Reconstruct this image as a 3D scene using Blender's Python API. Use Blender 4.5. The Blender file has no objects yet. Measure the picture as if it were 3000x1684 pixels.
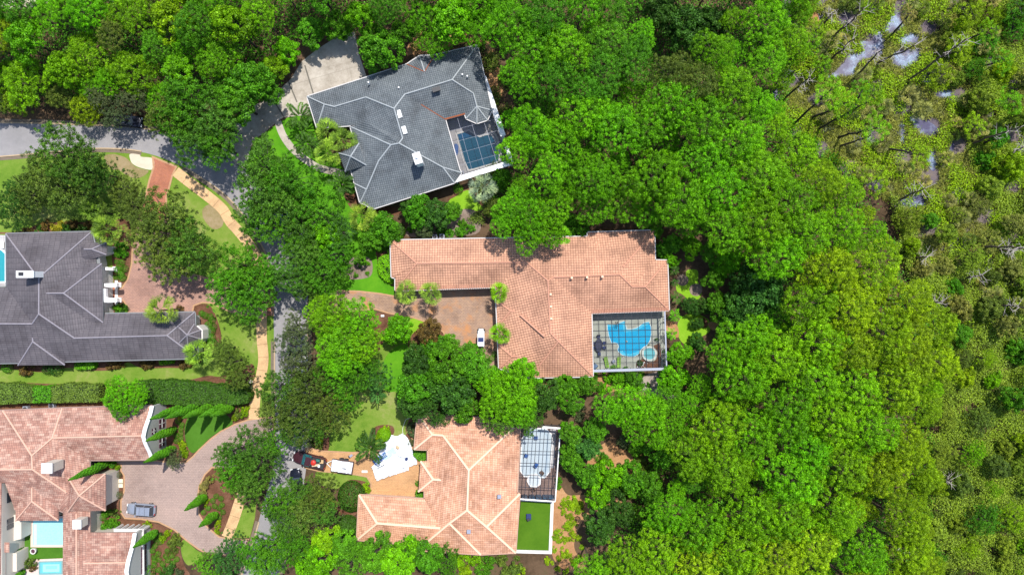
import bpy, bmesh, math, random
import numpy as np
from mathutils import Vector, Matrix
from mathutils.geometry import tessellate_polygon
C = bpy.context.scene
COL = C.collection
R_ = random.Random(7)
# ------------------------------------------------------------------ camera, sky, sun, exposure
HC = 116.0            # camera height in metres, looking straight down
SG = 0.058            # metres on the ground per photo pixel
cam_d = bpy.data.cameras.new('camera'); cam = bpy.data.objects.new('camera', cam_d); COL.objects.link(cam)
cam.location = (0, 0, HC); cam.rotation_euler = (0, 0, 0)
cam_d.sensor_width = 36; cam_d.lens = 36 * HC / (3000 * SG)
cam_d.clip_start = 1; cam_d.clip_end = 3000
C.camera = cam
C.render.resolution_x = 1024; C.render.resolution_y = 574
SUN = Vector((0.20, 0.43, 1.0)).normalized()
w = bpy.data.worlds.new('World'); C.world = w; w.use_nodes = True
nt = w.node_tree; sky = nt.nodes.new('ShaderNodeTexSky'); sky.sky_type = 'NISHITA'; sky.sun_disc = False
sky.sun_elevation = math.asin(SUN.z); sky.sun_rotation = math.atan2(SUN.x, SUN.y)
nt.links.new(sky.outputs[0], nt.nodes['Background'].inputs[0]); nt.nodes['Background'].inputs[1].default_value = 0.15
sl = bpy.data.lights.new('sun', 'SUN'); sl.energy = 4.3; sl.angle = math.radians(0.5); sl.color = (1, 0.955, 0.88)
so = bpy.data.objects.new('sun', sl); COL.objects.link(so); so.rotation_euler = SUN.to_track_quat('Z', 'Y').to_euler(); so.location = (40, 80, 200)
C.view_settings.view_transform = 'Standard'; C.view_settings.look = 'None'; C.view_settings.gamma = 1
C.view_settings.exposure = 0.47

# ------------------------------------------------------------------ where a spot of the photo lies on the land
TL = {'S': (0, 0, 1), 'v': (0, 0, 2576 / 3000), 'A': (0, 0, 2.41), 'B': (750, 80, 2.41), 'C': (0, 600, 2.41), 'D': (700, 600, 2.41),
      'E': (0, 1084, 2.41), 'F': (750, 1084, 2.41), 'G': (1400, 600, 2.41), 'H': (1450, 1084, 2.41), 'I': (500, 400, 3.213),
      'J': (400, 1180, 4.82), 'K': (1900, 780, 4.82), 'M': (1700, 880, 6.427), 'N': (1490, 1230, 3.525), 'O': (1280, 300, 5.5625),
      'Q': (0, 1370, 4.604), 'R': (840, 1270, 4.82), 'X': (2200, 0, 2.41), 'Y': (2200, 550, 2.41), 'Z': (2200, 1084, 2.41),
      'U': (270, 660, 4.82), 'L': (0, 400, 4.0175), 'c': (1360, 930, 11.125), 'W': (350, 1420, 9.64)}
def sp(t, x, y):
    o = TL[t]; return (o[0] + x / o[2], o[1] + y / o[2])
def P(t, x, y, h=0.0):
    x, y = sp(t, x, y); k = (HC - h) / HC * SG
    return Vector(((x - 1500) * k, -(y - 842) * k, h))
def where(t, x, y):
    x, y = sp(t, x, y)
    return '%d percent across and %d percent down the photo' % (max(0, min(100, round(x / 30))), max(0, min(100, round(y / 16.84))))

# ------------------------------------------------------------------ materials
MATS = {}
def nodes(name, rough=0.8, spec=0.3):
    m = bpy.data.materials.new(name); m.use_nodes = True; t = m.node_tree; b = t.nodes['Principled BSDF']
    b.inputs['Roughness'].default_value = rough; b.inputs['Specular IOR Level'].default_value = spec
    MATS[name] = m; return m, t, b
def N(t, ty, **kw):
    n = t.nodes.new(ty)
    for k, v in kw.items():
        if k.startswith('i_'): n.inputs[k[2:].replace('_', ' ')].default_value = v
        else: setattr(n, k, v)
    return n
def ramp(t, fac, stops):
    r = t.nodes.new('ShaderNodeValToRGB'); e = r.color_ramp.elements
    while len(e) < len(stops): e.new(0.5)
    for q, (p, c) in zip(e, stops): q.position = p; q.color = (*c, 1)
    t.links.new(fac, r.inputs[0]); return r.outputs[0]
def mixc(t, f, a, b, mode='MIX'):
    n = t.nodes.new('ShaderNodeMix'); n.data_type = 'RGBA'; n.blend_type = mode
    for s, v in ((n.inputs[0], f), (n.inputs[6], a), (n.inputs[7], b)):
        if isinstance(v, bpy.types.NodeSocket): t.links.new(v, s)
        elif isinstance(v, tuple): s.default_value = (*v, 1)
        else: s.default_value = v
    return n.outputs[2]
def noise(t, vec, scale, detail=4, rough=0.6):
    n = N(t, 'ShaderNodeTexNoise'); n.inputs['Scale'].default_value = scale; n.inputs['Detail'].default_value = detail; n.inputs['Roughness'].default_value = rough
    t.links.new(vec, n.inputs['Vector']); return n.outputs['Fac']
def bump(t, b, h, strength=0.5, dist=0.05):
    n = N(t, 'ShaderNodeBump'); n.inputs['Strength'].default_value = strength; n.inputs['Distance'].default_value = dist
    t.links.new(h, n.inputs['Height']); t.links.new(n.outputs[0], b.inputs['Normal'])
def plain(name, c, rough=0.5, metal=0.0, var=0.12, scale=3.0, spec=0.4):
    if name in MATS: return MATS[name]
    m, t, b = nodes(name, rough, spec); tc = N(t, 'ShaderNodeTexCoord')
    f = noise(t, tc.outputs['Object'], scale)
    t.links.new(mixc(t, f, tuple(v * (1 - var) for v in c), tuple(min(1, v * (1 + var)) for v in c)), b.inputs['Base Color'])
    b.inputs['Metallic'].default_value = metal; return m
def ground_mat(name, cols, s1=0.12, s2=1.5, s3=9, bs=0.6, bd=0.06, rough=0.95):
    m, t, b = nodes(name, rough, 0.15); tc = N(t, 'ShaderNodeTexCoord'); v = tc.outputs['Object']
    a = noise(t, v, s1, 5); c = noise(t, v, s2, 6, 0.7); f = noise(t, v, s3, 3, 0.7)
    mx = N(t, 'ShaderNodeMath', operation='MULTIPLY_ADD'); t.links.new(c, mx.inputs[0]); mx.inputs[1].default_value = 0.55; t.links.new(a, mx.inputs[2])
    m2 = N(t, 'ShaderNodeMath', operation='MULTIPLY_ADD'); t.links.new(f, m2.inputs[0]); m2.inputs[1].default_value = 0.4; t.links.new(mx.outputs[0], m2.inputs[2])
    s = N(t, 'ShaderNodeMath', operation='MULTIPLY'); t.links.new(m2.outputs[0], s.inputs[0]); s.inputs[1].default_value = 1 / 1.95
    n = len(cols); t.links.new(ramp(t, s.outputs[0], [(0.36 + 0.28 * i / (n - 1), c_) for i, c_ in enumerate(cols)]), b.inputs['Base Color'])
    bump(t, b, f, bs, bd); return m
G_litter = ground_mat('forest_litter', [(0.03, 0.022, 0.014), (0.07, 0.045, 0.025), (0.12, 0.075, 0.045), (0.05, 0.06, 0.018)])
G_straw = ground_mat('pine_straw', [(0.22, 0.10, 0.045), (0.36, 0.19, 0.09), (0.45, 0.27, 0.14)], s1=0.3, s2=3)
G_mulch = ground_mat('mulch', [(0.06, 0.028, 0.015), (0.13, 0.06, 0.035), (0.2, 0.105, 0.065)], s1=0.5, s2=4, s3=14)
G_mulch_grey = ground_mat('grey_mulch', [(0.10, 0.075, 0.055), (0.2, 0.15, 0.12), (0.3, 0.24, 0.2)], s1=0.5, s2=5, s3=14)
G_lawn = ground_mat('lawn_grass', [(0.07, 0.15, 0.014), (0.12, 0.21, 0.022), (0.17, 0.24, 0.04), (0.27, 0.26, 0.10)], s1=0.13, s2=0.9)
G_lawn2 = ground_mat('lush_lawn_grass', [(0.045, 0.17, 0.006), (0.075, 0.24, 0.008), (0.11, 0.29, 0.012)], s1=0.2, s2=1.2)
G_lime = ground_mat('lime_lawn_grass', [(0.11, 0.26, 0.01), (0.17, 0.34, 0.015), (0.22, 0.38, 0.03)], s1=0.2, s2=1.2)
G_dry = ground_mat('dry_grass', [(0.16, 0.14, 0.05), (0.25, 0.2, 0.10), (0.33, 0.25, 0.16)], s1=0.4, s2=2)
G_turf = ground_mat('artificial_turf', [(0.05, 0.125, 0.006), (0.065, 0.15, 0.008), (0.08, 0.17, 0.01)], s1=0.3, s2=2, s3=20)
G_turf2 = ground_mat('dark_turf', [(0.04, 0.12, 0.01), (0.055, 0.15, 0.012), (0.07, 0.18, 0.018)], s1=0.2, s2=2, s3=20)
G_asph = ground_mat('asphalt', [(0.2, 0.195, 0.2), (0.25, 0.24, 0.245), (0.31, 0.295, 0.295)], s1=0.08, s2=0.7, s3=25, bs=0.3, bd=0.01)
G_conc = ground_mat('weathered_concrete', [(0.22, 0.19, 0.15), (0.38, 0.34, 0.29), (0.5, 0.46, 0.4)], s1=0.25, s2=1.1, s3=10, bs=0.2, bd=0.01)
G_apron = ground_mat('clean_concrete', [(0.5, 0.44, 0.34), (0.58, 0.52, 0.42)], s1=0.5, bs=0.1)
G_gravel = ground_mat('gravel', [(0.14, 0.11, 0.1), (0.3, 0.25, 0.22), (0.42, 0.37, 0.33)], s1=0.4, s2=3, s3=12)
G_mud = ground_mat('marsh_mud', [(0.05, 0.042, 0.07), (0.11, 0.09, 0.11), (0.15, 0.12, 0.11), (0.17, 0.16, 0.06)], s1=0.15, s2=1.0)
def brick_mat(name, c1, c2, mortar, bw, bh, stain=None, uv=False, ms=0.012, off=0.5, msm=0.1, patch=0.25, bstr=0.4, tint=None):
    m, t, b = nodes(name, 0.85, 0.2); tc = N(t, 'ShaderNodeTexCoord'); v = tc.outputs['UV' if uv else 'Object']
    br = N(t, 'ShaderNodeTexBrick'); br.offset = off; t.links.new(v, br.inputs['Vector'])
    for k, x in (('Scale', 1.0), ('Mortar Size', ms), ('Mortar Smooth', msm), ('Bias', 0.0), ('Brick Width', bw), ('Row Height', bh)): br.inputs[k].default_value = x
    br.inputs['Color1'].default_value = (*c1, 1); br.inputs['Color2'].default_value = (*c2, 1); br.inputs['Mortar'].default_value = (*mortar, 1)
    col = br.outputs['Color']
    f = noise(t, tc.outputs['Object'], patch, 6, 0.65)
    r = ramp(t, f, [(0.35, (0.78, 0.76, 0.76)), (0.5, (1, 1, 1)), (0.68, (1.15, 1.12, 1.1))]); col = mixc(t, 1.0, col, r, 'MULTIPLY')
    f3 = noise(t, tc.outputs['Object'], 6.0, 4, 0.7)
    r = ramp(t, f3, [(0.3, (0.82, 0.82, 0.82)), (0.7, (1.14, 1.14, 1.14))]); col = mixc(t, 1.0, col, r, 'MULTIPLY')
    if stain:
        f2 = noise(t, tc.outputs['Object'], 0.35, 5, 0.6); r2 = ramp(t, f2, [(0.52, (0, 0, 0)), (0.66, (1, 1, 1))]); col = mixc(t, r2, col, stain)
    t.links.new(col, b.inputs['Base Color'])
    inv = N(t, 'ShaderNodeMath', operation='SUBTRACT'); inv.inputs[0].default_value = 1; t.links.new(br.outputs['Fac'], inv.inputs[1])
    bump(t, b, inv.outputs[0], bstr, 0.03); return m
G_pav_pink = brick_mat('pink_pavers', (0.38, 0.22, 0.17), (0.31, 0.185, 0.15), (0.23, 0.145, 0.115), 0.5, 0.25, ms=0.02, patch=0.2)
G_pav_red = brick_mat('red_brick', (0.42, 0.16, 0.09), (0.36, 0.14, 0.09), (0.26, 0.12, 0.08), 0.4, 0.2, ms=0.02, patch=0.25)
G_pav_tan = brick_mat('tan_pavers', (0.36, 0.235, 0.16), (0.30, 0.2, 0.15), (0.23, 0.15, 0.1), 0.5, 0.25, ms=0.02, stain=(0.42, 0.2, 0.09))
G_pav_mauve = brick_mat('mauve_pavers', (0.36, 0.265, 0.23), (0.32, 0.24, 0.21), (0.245, 0.18, 0.155), 0.28, 0.28, ms=0.025, patch=0.15)
G_pav_orange = brick_mat('orange_pavers', (0.5, 0.29, 0.14), (0.45, 0.26, 0.13), (0.36, 0.2, 0.095), 0.5, 0.25, ms=0.015, patch=0.25)
G_walk = brick_mat('sidewalk_slabs', (0.56, 0.37, 0.195), (0.52, 0.345, 0.185), (0.27, 0.16, 0.08), 2.2, 5.0, uv=True, ms=0.035, off=0, patch=0.3)
G_tile = brick_mat('pool_deck_slabs', (0.36, 0.38, 0.33), (0.34, 0.36, 0.31), (0.3, 0.31, 0.27), 1.2, 1.2, ms=0.02, off=0)
G_tile2 = brick_mat('pool_deck_brown', (0.22, 0.15, 0.13), (0.19, 0.13, 0.11), (0.14, 0.1, 0.08), 0.4, 0.4, ms=0.02)
G_tile3 = brick_mat('pool_deck_grey', (0.42, 0.41, 0.42), (0.4, 0.39, 0.4), (0.3, 0.3, 0.31), 1.2, 1.2, ms=0.02, off=0)
def roof_mat(name, c1, c2, mortar, bw, bh, bstr, patch, ms=0.03, spread=None):
    m, t, b = nodes(name, 0.75, 0.25); tc = N(t, 'ShaderNodeTexCoord'); v = tc.outputs['UV']
    br = N(t, 'ShaderNodeTexBrick'); br.offset = 0.0; t.links.new(v, br.inputs['Vector'])
    for k, x in (('Scale', 1.0), ('Mortar Size', ms), ('Mortar Smooth', 0.3), ('Bias', -0.1), ('Brick Width', bw), ('Row Height', bh)): br.inputs[k].default_value = x
    br.inputs['Color1'].default_value = (*c1, 1); br.inputs['Color2'].default_value = (*c2, 1); br.inputs['Mortar'].default_value = (*mortar, 1)
    col = br.outputs['Color']
    if spread:
        b2 = N(t, 'ShaderNodeTexBrick'); b2.offset = 0.37; t.links.new(v, b2.inputs['Vector'])
        for k, x in (('Scale', 1.0), ('Mortar Size', 0.0), ('Bias', spread[3]), ('Brick Width', spread[1]), ('Row Height', bh)): b2.inputs[k].default_value = x
        b2.inputs['Color1'].default_value = (1, 1, 1, 1); b2.inputs['Color2'].default_value = (*spread[0], 1)
        col = mixc(t, spread[2], col, b2.outputs['Color'], 'MULTIPLY')
    f = noise(t, tc.outputs['Object'], patch, 6, 0.6)
    col = mixc(t, 1.0, col, ramp(t, f, [(0.33, (0.7, 0.68, 0.68)), (0.5, (0.98, 0.97, 0.97)), (0.68, (1.18, 1.15, 1.12))]), 'MULTIPLY')
    f3 = noise(t, tc.outputs['Object'], 4.0, 4, 0.75)
    col = mixc(t, 1.0, col, ramp(t, f3, [(0.3, (0.85, 0.85, 0.85)), (0.7, (1.12, 1.12, 1.12))]), 'MULTIPLY')
    t.links.new(col, b.inputs['Base Color'])
    sx = N(t, 'ShaderNodeSeparateXYZ'); t.links.new(v, sx.inputs[0])
    a = N(t, 'ShaderNodeMath', operation='MULTIPLY'); t.links.new(sx.outputs[0], a.inputs[0]); a.inputs[1].default_value = 2 * math.pi / bw
    s = N(t, 'ShaderNodeMath', operation='COSINE'); t.links.new(a.outputs[0], s.inputs[0])
    d = N(t, 'ShaderNodeMath', operation='MULTIPLY'); t.links.new(sx.outputs[1], d.inputs[0]); d.inputs[1].default_value = 1 / bh
    fr = N(t, 'ShaderNodeMath', operation='FRACT'); t.links.new(d.outputs[0], fr.inputs[0])
    e = N(t, 'ShaderNodeMath', operation='MULTIPLY_ADD'); t.links.new(s.outputs[0], e.inputs[0]); e.inputs[1].default_value = -0.6
    e2 = N(t, 'ShaderNodeMath', operation='MULTIPLY'); t.links.new(fr.outputs[0], e2.inputs[0]); e2.inputs[1].default_value = -0.8; t.links.new(e2.outputs[0], e.inputs[2])
    bump(t, b, e.outputs[0], bstr, 0.05); return m
Rf_terra = roof_mat('terracotta_barrel_tile', (0.55, 0.305, 0.2), (0.46, 0.25, 0.165), (0.22, 0.1, 0.07), 0.42, 0.44, 0.9, 0.25, ms=0.035)
Rf_peach = roof_mat('peach_tile', (0.68, 0.405, 0.27), (0.58, 0.33, 0.215), (0.42, 0.21, 0.15), 0.3, 0.42, 0.6, 0.3, spread=((0.74, 0.66, 0.6), 0.9, 0.9, 0.0))
Rf_mott = roof_mat('mottled_pink_tile', (0.385, 0.205, 0.155), (0.305, 0.155, 0.12), (0.2, 0.105, 0.085), 0.3, 0.42, 0.5, 0.4, spread=((1.5, 1.9, 1.95), 0.8, 1.0, -0.25))
Rf_slate = roof_mat('slate_grey_tile', (0.115, 0.135, 0.15), (0.15, 0.17, 0.185), (0.05, 0.06, 0.07), 0.33, 0.36, 0.75, 0.3)
Rf_plum = roof_mat('plum_grey_tile', (0.098, 0.09, 0.1), (0.118, 0.107, 0.118), (0.05, 0.043, 0.052), 0.9, 0.38, 0.35, 0.3)
Rc_terra = plain('terracotta_ridge', (0.5, 0.25, 0.17), 0.8, scale=2); Rc_peach = plain('peach_ridge', (0.78, 0.52, 0.37), 0.8); Rc_mott = plain('pink_ridge', (0.58, 0.36, 0.27), 0.8)
Rc_slate = plain('slate_ridge', (0.30, 0.325, 0.34), 0.7, var=0.3); Rc_plum = plain('plum_ridge', (0.24, 0.22, 0.25), 0.7, var=0.3)
M_stucco = plain('white_stucco', (0.6, 0.58, 0.56), 0.9, var=0.05); M_beige = plain('beige_stucco', (0.55, 0.5, 0.43), 0.9, var=0.05); M_peachw = plain('peach_stucco', (0.6, 0.42, 0.3), 0.9, var=0.05)
M_white = plain('white_paint', (0.8, 0.8, 0.8), 0.5, var=0.04); M_fas = plain('white_fascia', (0.5, 0.48, 0.47), 0.5, var=0.05); M_fasg = plain('grey_gutter', (0.2, 0.21, 0.22), 0.5)
M_glass = plain('window_glass', (0.03, 0.04, 0.055), 0.08, var=0.2, spec=0.8); M_frame = plain('window_frame', (0.35, 0.3, 0.26), 0.6); M_shut = plain('plum_shutter', (0.08, 0.03, 0.05), 0.6)
M_bronze = plain('bronze_frame', (0.035, 0.035, 0.045), 0.4, 0.3); M_steel = plain('pale_frame', (0.35, 0.37, 0.45), 0.35, 0.3)
M_kerb = plain('kerb_concrete', (0.40, 0.30, 0.19), 0.9, var=0.25, scale=1.2); M_gutter = plain('gutter_strip', (0.16, 0.125, 0.09), 0.9, var=0.3, scale=1.5)
M_edge = plain('paver_border', (0.40, 0.235, 0.13), 0.9, var=0.25, scale=2)
M_rubber = plain('tyre_rubber', (0.015, 0.015, 0.016), 0.8); M_rim = plain('alloy_rim', (0.45, 0.45, 0.47), 0.3, 0.8)
M_lamp = plain('headlamp', (0.75, 0.77, 0.8), 0.15); M_red = plain('red_plastic', (0.5, 0.03, 0.02), 0.4); M_dark = plain('dark_plastic', (0.03, 0.03, 0.035), 0.5)
M_navy = plain('navy_cushion', (0.02, 0.035, 0.12), 0.8, var=0.3); M_limec = plain('lime_cushion', (0.22, 0.42, 0.05), 0.8); M_bluec = plain('blue_cover', (0.02, 0.09, 0.3), 0.5)
M_bark = plain('pine_bark', (0.10, 0.07, 0.055), 0.95, var=0.45, scale=4); M_barkd = plain('dark_bark', (0.045, 0.035, 0.034), 0.95, var=0.4, scale=4)
M_dead = plain('bleached_wood', (0.38, 0.34, 0.31), 0.9, var=0.3); M_copper = plain('rusty_flashing', (0.22, 0.06, 0.02), 0.8, var=0.4)
def water_mat(name, c1, c2, rough=0.06, scale=1.5, bs=0.15, metal=0.0):
    m, t, b = nodes(name, rough, 0.5); tc = N(t, 'ShaderNodeTexCoord'); f = noise(t, tc.outputs['Object'], scale, 3)
    t.links.new(mixc(t, f, c1, c2), b.inputs['Base Color']); bump(t, b, f, bs, 0.03); b.inputs['Metallic'].default_value = metal; return m
Wt_blue = water_mat('bright_pool_water', (0.0, 0.30, 0.56), (0.01, 0.36, 0.62)); Wt_step = water_mat('shallow_pool_water', (0.05, 0.42, 0.62), (0.09, 0.48, 0.66))
Wt_deep = water_mat('deep_blue_pool_water', (0.004, 0.075, 0.13), (0.008, 0.095, 0.16)); Wt_pale = water_mat('pale_pool_water', (0.22, 0.62, 0.72), (0.36, 0.74, 0.8), scale=4, bs=0.4)
Wt_spa = water_mat('spa_water', (0.10, 0.40, 0.45), (0.15, 0.45, 0.5)); Wt_teal = water_mat('teal_water', (0.02, 0.25, 0.3), (0.04, 0.3, 0.35)); Wt_grey = plain('resurfaced_pool_shell', (0.42, 0.5, 0.56), 0.7, var=0.06)
def marsh_water():
    m, t, b = nodes('marsh_water', 0.35, 0.4); tc = N(t, 'ShaderNodeTexCoord'); v = tc.outputs['Object']
    f = noise(t, v, 0.35, 5, 0.6); g = noise(t, v, 3.5, 5, 0.8)
    c = ramp(t, f, [(0.42, (0.04, 0.035, 0.09)), (0.5, (0.09, 0.10, 0.17)), (0.58, (0.14, 0.2, 0.3))])
    s = ramp(t, g, [(0.52, (0, 0, 0)), (0.64, (1, 1, 1))]); f2 = ramp(t, f, [(0.46, (0, 0, 0)), (0.58, (1, 1, 1))])
    mk = mixc(t, 1.0, s, f2, 'MULTIPLY'); t.links.new(mixc(t, mk, c, (0.42, 0.47, 0.62)), b.inputs['Base Color'])  # sky reflection and pale sun glints are painted into the water colour
    bump(t, b, g, 0.12, 0.03); return m
Wt_marsh = marsh_water()
def screen_mat(name, op, col):
    m = bpy.data.materials.new(name); m.use_nodes = True; t = m.node_tree; t.nodes.remove(t.nodes['Principled BSDF'])
    tr = N(t, 'ShaderNodeBsdfTransparent'); d = N(t, 'ShaderNodeBsdfDiffuse'); d.inputs[0].default_value = (*col, 1)
    x = N(t, 'ShaderNodeMixShader'); x.inputs[0].default_value = op; t.links.new(tr.outputs[0], x.inputs[1]); t.links.new(d.outputs[0], x.inputs[2])
    t.links.new(x.outputs[0], t.nodes['Material Output'].inputs[0]); return m
M_screen = screen_mat('insect_screen', 0.16, (0.05, 0.05, 0.06)); M_screen2 = screen_mat('dark_insect_screen', 0.3, (0.03, 0.035, 0.05))
def leaf_mat(name, trans=0.25, hue=(1.25, 1.08, 0.7), lo=0.4, hi=1.5, rough=0.55):
    m = bpy.data.materials.new(name); m.use_nodes = True; t = m.node_tree; b = t.nodes['Principled BSDF']
    oi = N(t, 'ShaderNodeObjectInfo'); at = N(t, 'ShaderNodeAttribute', attribute_name='var')
    mr = N(t, 'ShaderNodeMapRange'); t.links.new(at.outputs['Fac'], mr.inputs[0]); mr.inputs[3].default_value = lo; mr.inputs[4].default_value = hi
    cb = N(t, 'ShaderNodeCombineXYZ')
    for i in range(3): t.links.new(mr.outputs[0], cb.inputs[i])
    c = mixc(t, 1.0, oi.outputs['Color'], cb.outputs[0], 'MULTIPLY')
    h = mixc(t, 1.0, c, hue, 'MULTIPLY'); c = mixc(t, at.outputs['Fac'], c, h)
    t.links.new(c, b.inputs['Base Color']); b.inputs['Roughness'].default_value = rough; b.inputs['Specular IOR Level'].default_value = 0.25
    tr = N(t, 'ShaderNodeBsdfTranslucent'); t.links.new(c, tr.inputs[0]); x = N(t, 'ShaderNodeMixShader'); x.inputs[0].default_value = trans
    t.links.new(b.outputs[0], x.inputs[1]); t.links.new(tr.outputs[0], x.inputs[2]); t.links.new(x.outputs[0], t.nodes['Material Output'].inputs[0]); return m
M_leaf = leaf_mat('foliage')

# ------------------------------------------------------------------ object helpers
def setp(o, label=None, cat=None, group=None, kind=None):
    for k, v in (('label', label), ('category', cat), ('group', group), ('kind', kind)):
        if v: o[k] = v
    return o
def link(name, me, mat=None, parent=None, loc=(0, 0, 0), label=None, cat=None, group=None, kind=None):
    o = bpy.data.objects.new(name, me); COL.objects.link(o); o.location = loc
    if mat and me and not me.materials: me.materials.append(mat)
    if parent: o.parent = parent
    return setp(o, label, cat, group, kind)
def empty(name, loc, label, cat, group=None, rz=0):
    o = bpy.data.objects.new(name, None); COL.objects.link(o); o.location = loc; o.rotation_euler = (0, 0, rz); o.empty_display_size = 0.3
    return setp(o, label, cat, group)
class MB:
    def __init__(s): s.v = []; s.f = []
    def add(s, vs, fs):
        n = len(s.v); s.v += [tuple(v) for v in vs]; s.f += [tuple(i + n for i in f) for f in fs]; return s
    def box(s, c, d, rz=0, top=1.0):
        cs, sn = math.cos(rz), math.sin(rz); vs = []
        for z in (-.5, .5):
            k = top if z > 0 else 1
            for x, y in ((-.5, -.5), (.5, -.5), (.5, .5), (-.5, .5)):
                a, b = x * d[0] * k, y * d[1] * k; vs.append((c[0] + a * cs - b * sn, c[1] + a * sn + b * cs, c[2] + z * d[2]))
        return s.add(vs, [(3, 2, 1, 0), (4, 5, 6, 7), (0, 1, 5, 4), (1, 2, 6, 5), (2, 3, 7, 6), (3, 0, 4, 7)])
    def rod(s, a, b, r, r2=None, n=6):
        a, b = Vector(a), Vector(b); d = (b - a)
        if d.length < 1e-5: return s
        q = d.to_track_quat('Z', 'Y'); r2 = r if r2 is None else r2; vs = []
        for p, rr in ((a, r), (b, r2)):
            for i in range(n):
                t = 2 * math.pi * i / n; vs.append(p + q @ Vector((math.cos(t) * rr, math.sin(t) * rr, 0)))
        return s.add(vs, [(i, (i + 1) % n, n + (i + 1) % n, n + i) for i in range(n)] + [tuple(range(n - 1, -1, -1)), tuple(range(n, 2 * n))])
    def bar(s, a, b, wd, ht):
        a, b = Vector(a), Vector(b); d = (b - a).normalized(); u = Vector((0, 0, 1)) if abs(d.z) < 0.9 else Vector((1, 0, 0))
        x = d.cross(u).normalized() * wd / 2; y = x.cross(d).normalized() * ht / 2
        vs = [p + i * x + j * y for p in (a, b) for i, j in ((-1, -1), (1, -1), (1, 1), (-1, 1))]
        return s.add(vs, [(3, 2, 1, 0), (4, 5, 6, 7), (0, 1, 5, 4), (1, 2, 6, 5), (2, 3, 7, 6), (3, 0, 4, 7)])
    def prism(s, pts, z0, z1, top=True, bot=False):
        n = len(pts); vs = [(p[0], p[1], z0) for p in pts] + [(p[0], p[1], z1) for p in pts]
        fs = [(i, (i + 1) % n, n + (i + 1) % n, n + i) for i in range(n)]
        tri = tessellate_polygon([[Vector((p[0], p[1], 0)) for p in pts]])
        if top: fs += [tuple(n + i for i in t) for t in tri]
        if bot: fs += [tuple(reversed(t)) for t in tri]
        return s.add(vs, fs)
    def lathe(s, c, prof, n=16):
        vs = []; fs = []
        for r, z in prof:
            for i in range(n): t = 2 * math.pi * i / n; vs.append((c[0] + r * math.cos(t), c[1] + r * math.sin(t), c[2] + z))
        for k in range(len(prof) - 1):
            for i in range(n): fs.append((k * n + i, k * n + (i + 1) % n, (k + 1) * n + (i + 1) % n, (k + 1) * n + i))
        fs.append(tuple((len(prof) - 1) * n + i for i in range(n)))
        return s.add(vs, fs)
    def ball(s, c, r, sq=1.0, n=10):
        return s.lathe(c, [(r * math.sin(math.pi * (k + .02) / 8.05), -r * sq * math.cos(math.pi * (k + .02) / 8.05)) for k in range(9)], n)
    def mesh(s, name):
        me = bpy.data.meshes.new(name); me.from_pydata(s.v, [], s.f); me.update()
        b = bmesh.new(); b.from_mesh(me); bmesh.ops.recalc_face_normals(b, faces=b.faces); b.to_mesh(me); b.free(); return me
    def make(s, name, mat, parent=None, loc=(0, 0, 0), **k): return link(name, s.mesh(name), mat, parent, loc, **k)
def bevel(o, wd=0.03, seg=2):
    m = o.modifiers.new('b', 'BEVEL'); m.width = wd; m.segments = seg; m.limit_method = 'ANGLE'; return o
def cat_rom(pts, closed=True, seg=6):
    n = len(pts); out = []
    for i in range(n if closed else n - 1):
        if closed: p0, p1, p2, p3 = pts[i - 1], pts[i], pts[(i + 1) % n], pts[(i + 2) % n]
        else: p0, p1, p2, p3 = pts[max(i - 1, 0)], pts[i], pts[i + 1], pts[min(i + 2, n - 1)]
        for k in range(seg):
            t = k / seg
            out.append(tuple(0.5 * (2 * p1[j] + (p2[j] - p0[j]) * t + (2 * p0[j] - 5 * p1[j] + 4 * p2[j] - p3[j]) * t * t + (3 * p1[j] - p0[j] - 3 * p2[j] + p3[j]) * t ** 3) for j in range(2)))
    if not closed: out.append(tuple(pts[-1][:2]))
    return out
def ccw(p):
    a = sum(p[i][0] * p[(i + 1) % len(p)][1] - p[(i + 1) % len(p)][0] * p[i][1] for i in range(len(p)))
    return list(p) if a > 0 else list(reversed(p))
def wpts(t, pts, h=0): return [tuple(P(t, x, y, h)[:2]) for x, y in pts]
def sheet_mesh(name, p, z):
    p = ccw(p); me = bpy.data.meshes.new(name); tri = tessellate_polygon([[Vector((a[0], a[1], 0)) for a in p]])
    me.from_pydata([(a[0], a[1], z) for a in p], [], [tuple(t) for t in tri]); me.update()
    b = bmesh.new(); b.from_mesh(me)
    for f in b.faces:
        f.normal_update()
        if f.normal.z < 0: f.normal_flip()
    b.to_mesh(me); b.free(); return me
def sheet(name, mat, t, pts, z, smooth=True, kind='structure', parent=None, **k):
    p = wpts(t, pts)
    if smooth: p = cat_rom(p)
    return link(name, sheet_mesh(name, p, z), mat, parent, kind=kind, **k)
def offset(line, d, closed=False):
    out = []; n = len(line)
    for i in range(n):
        a = Vector(line[i - 1] if (i or closed) else line[0]); b = Vector(line[i]); c = Vector(line[(i + 1) % n] if (i < n - 1 or closed) else line[-1])
        d1 = (b - a); d2 = (c - b)
        if d1.length < 1e-6: d1 = d2
        if d2.length < 1e-6: d2 = d1
        d1 = d1.normalized(); d2 = d2.normalized(); n1 = Vector((-d1.y, d1.x)); n2 = Vector((-d2.y, d2.x)); m = n1 + n2
        if m.length < 0.3: m = n1
        else: m = m / max(0.35, (m.length ** 2) / 2)
        out.append((b.x + m.x * d, b.y + m.y * d))
    return out
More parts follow.
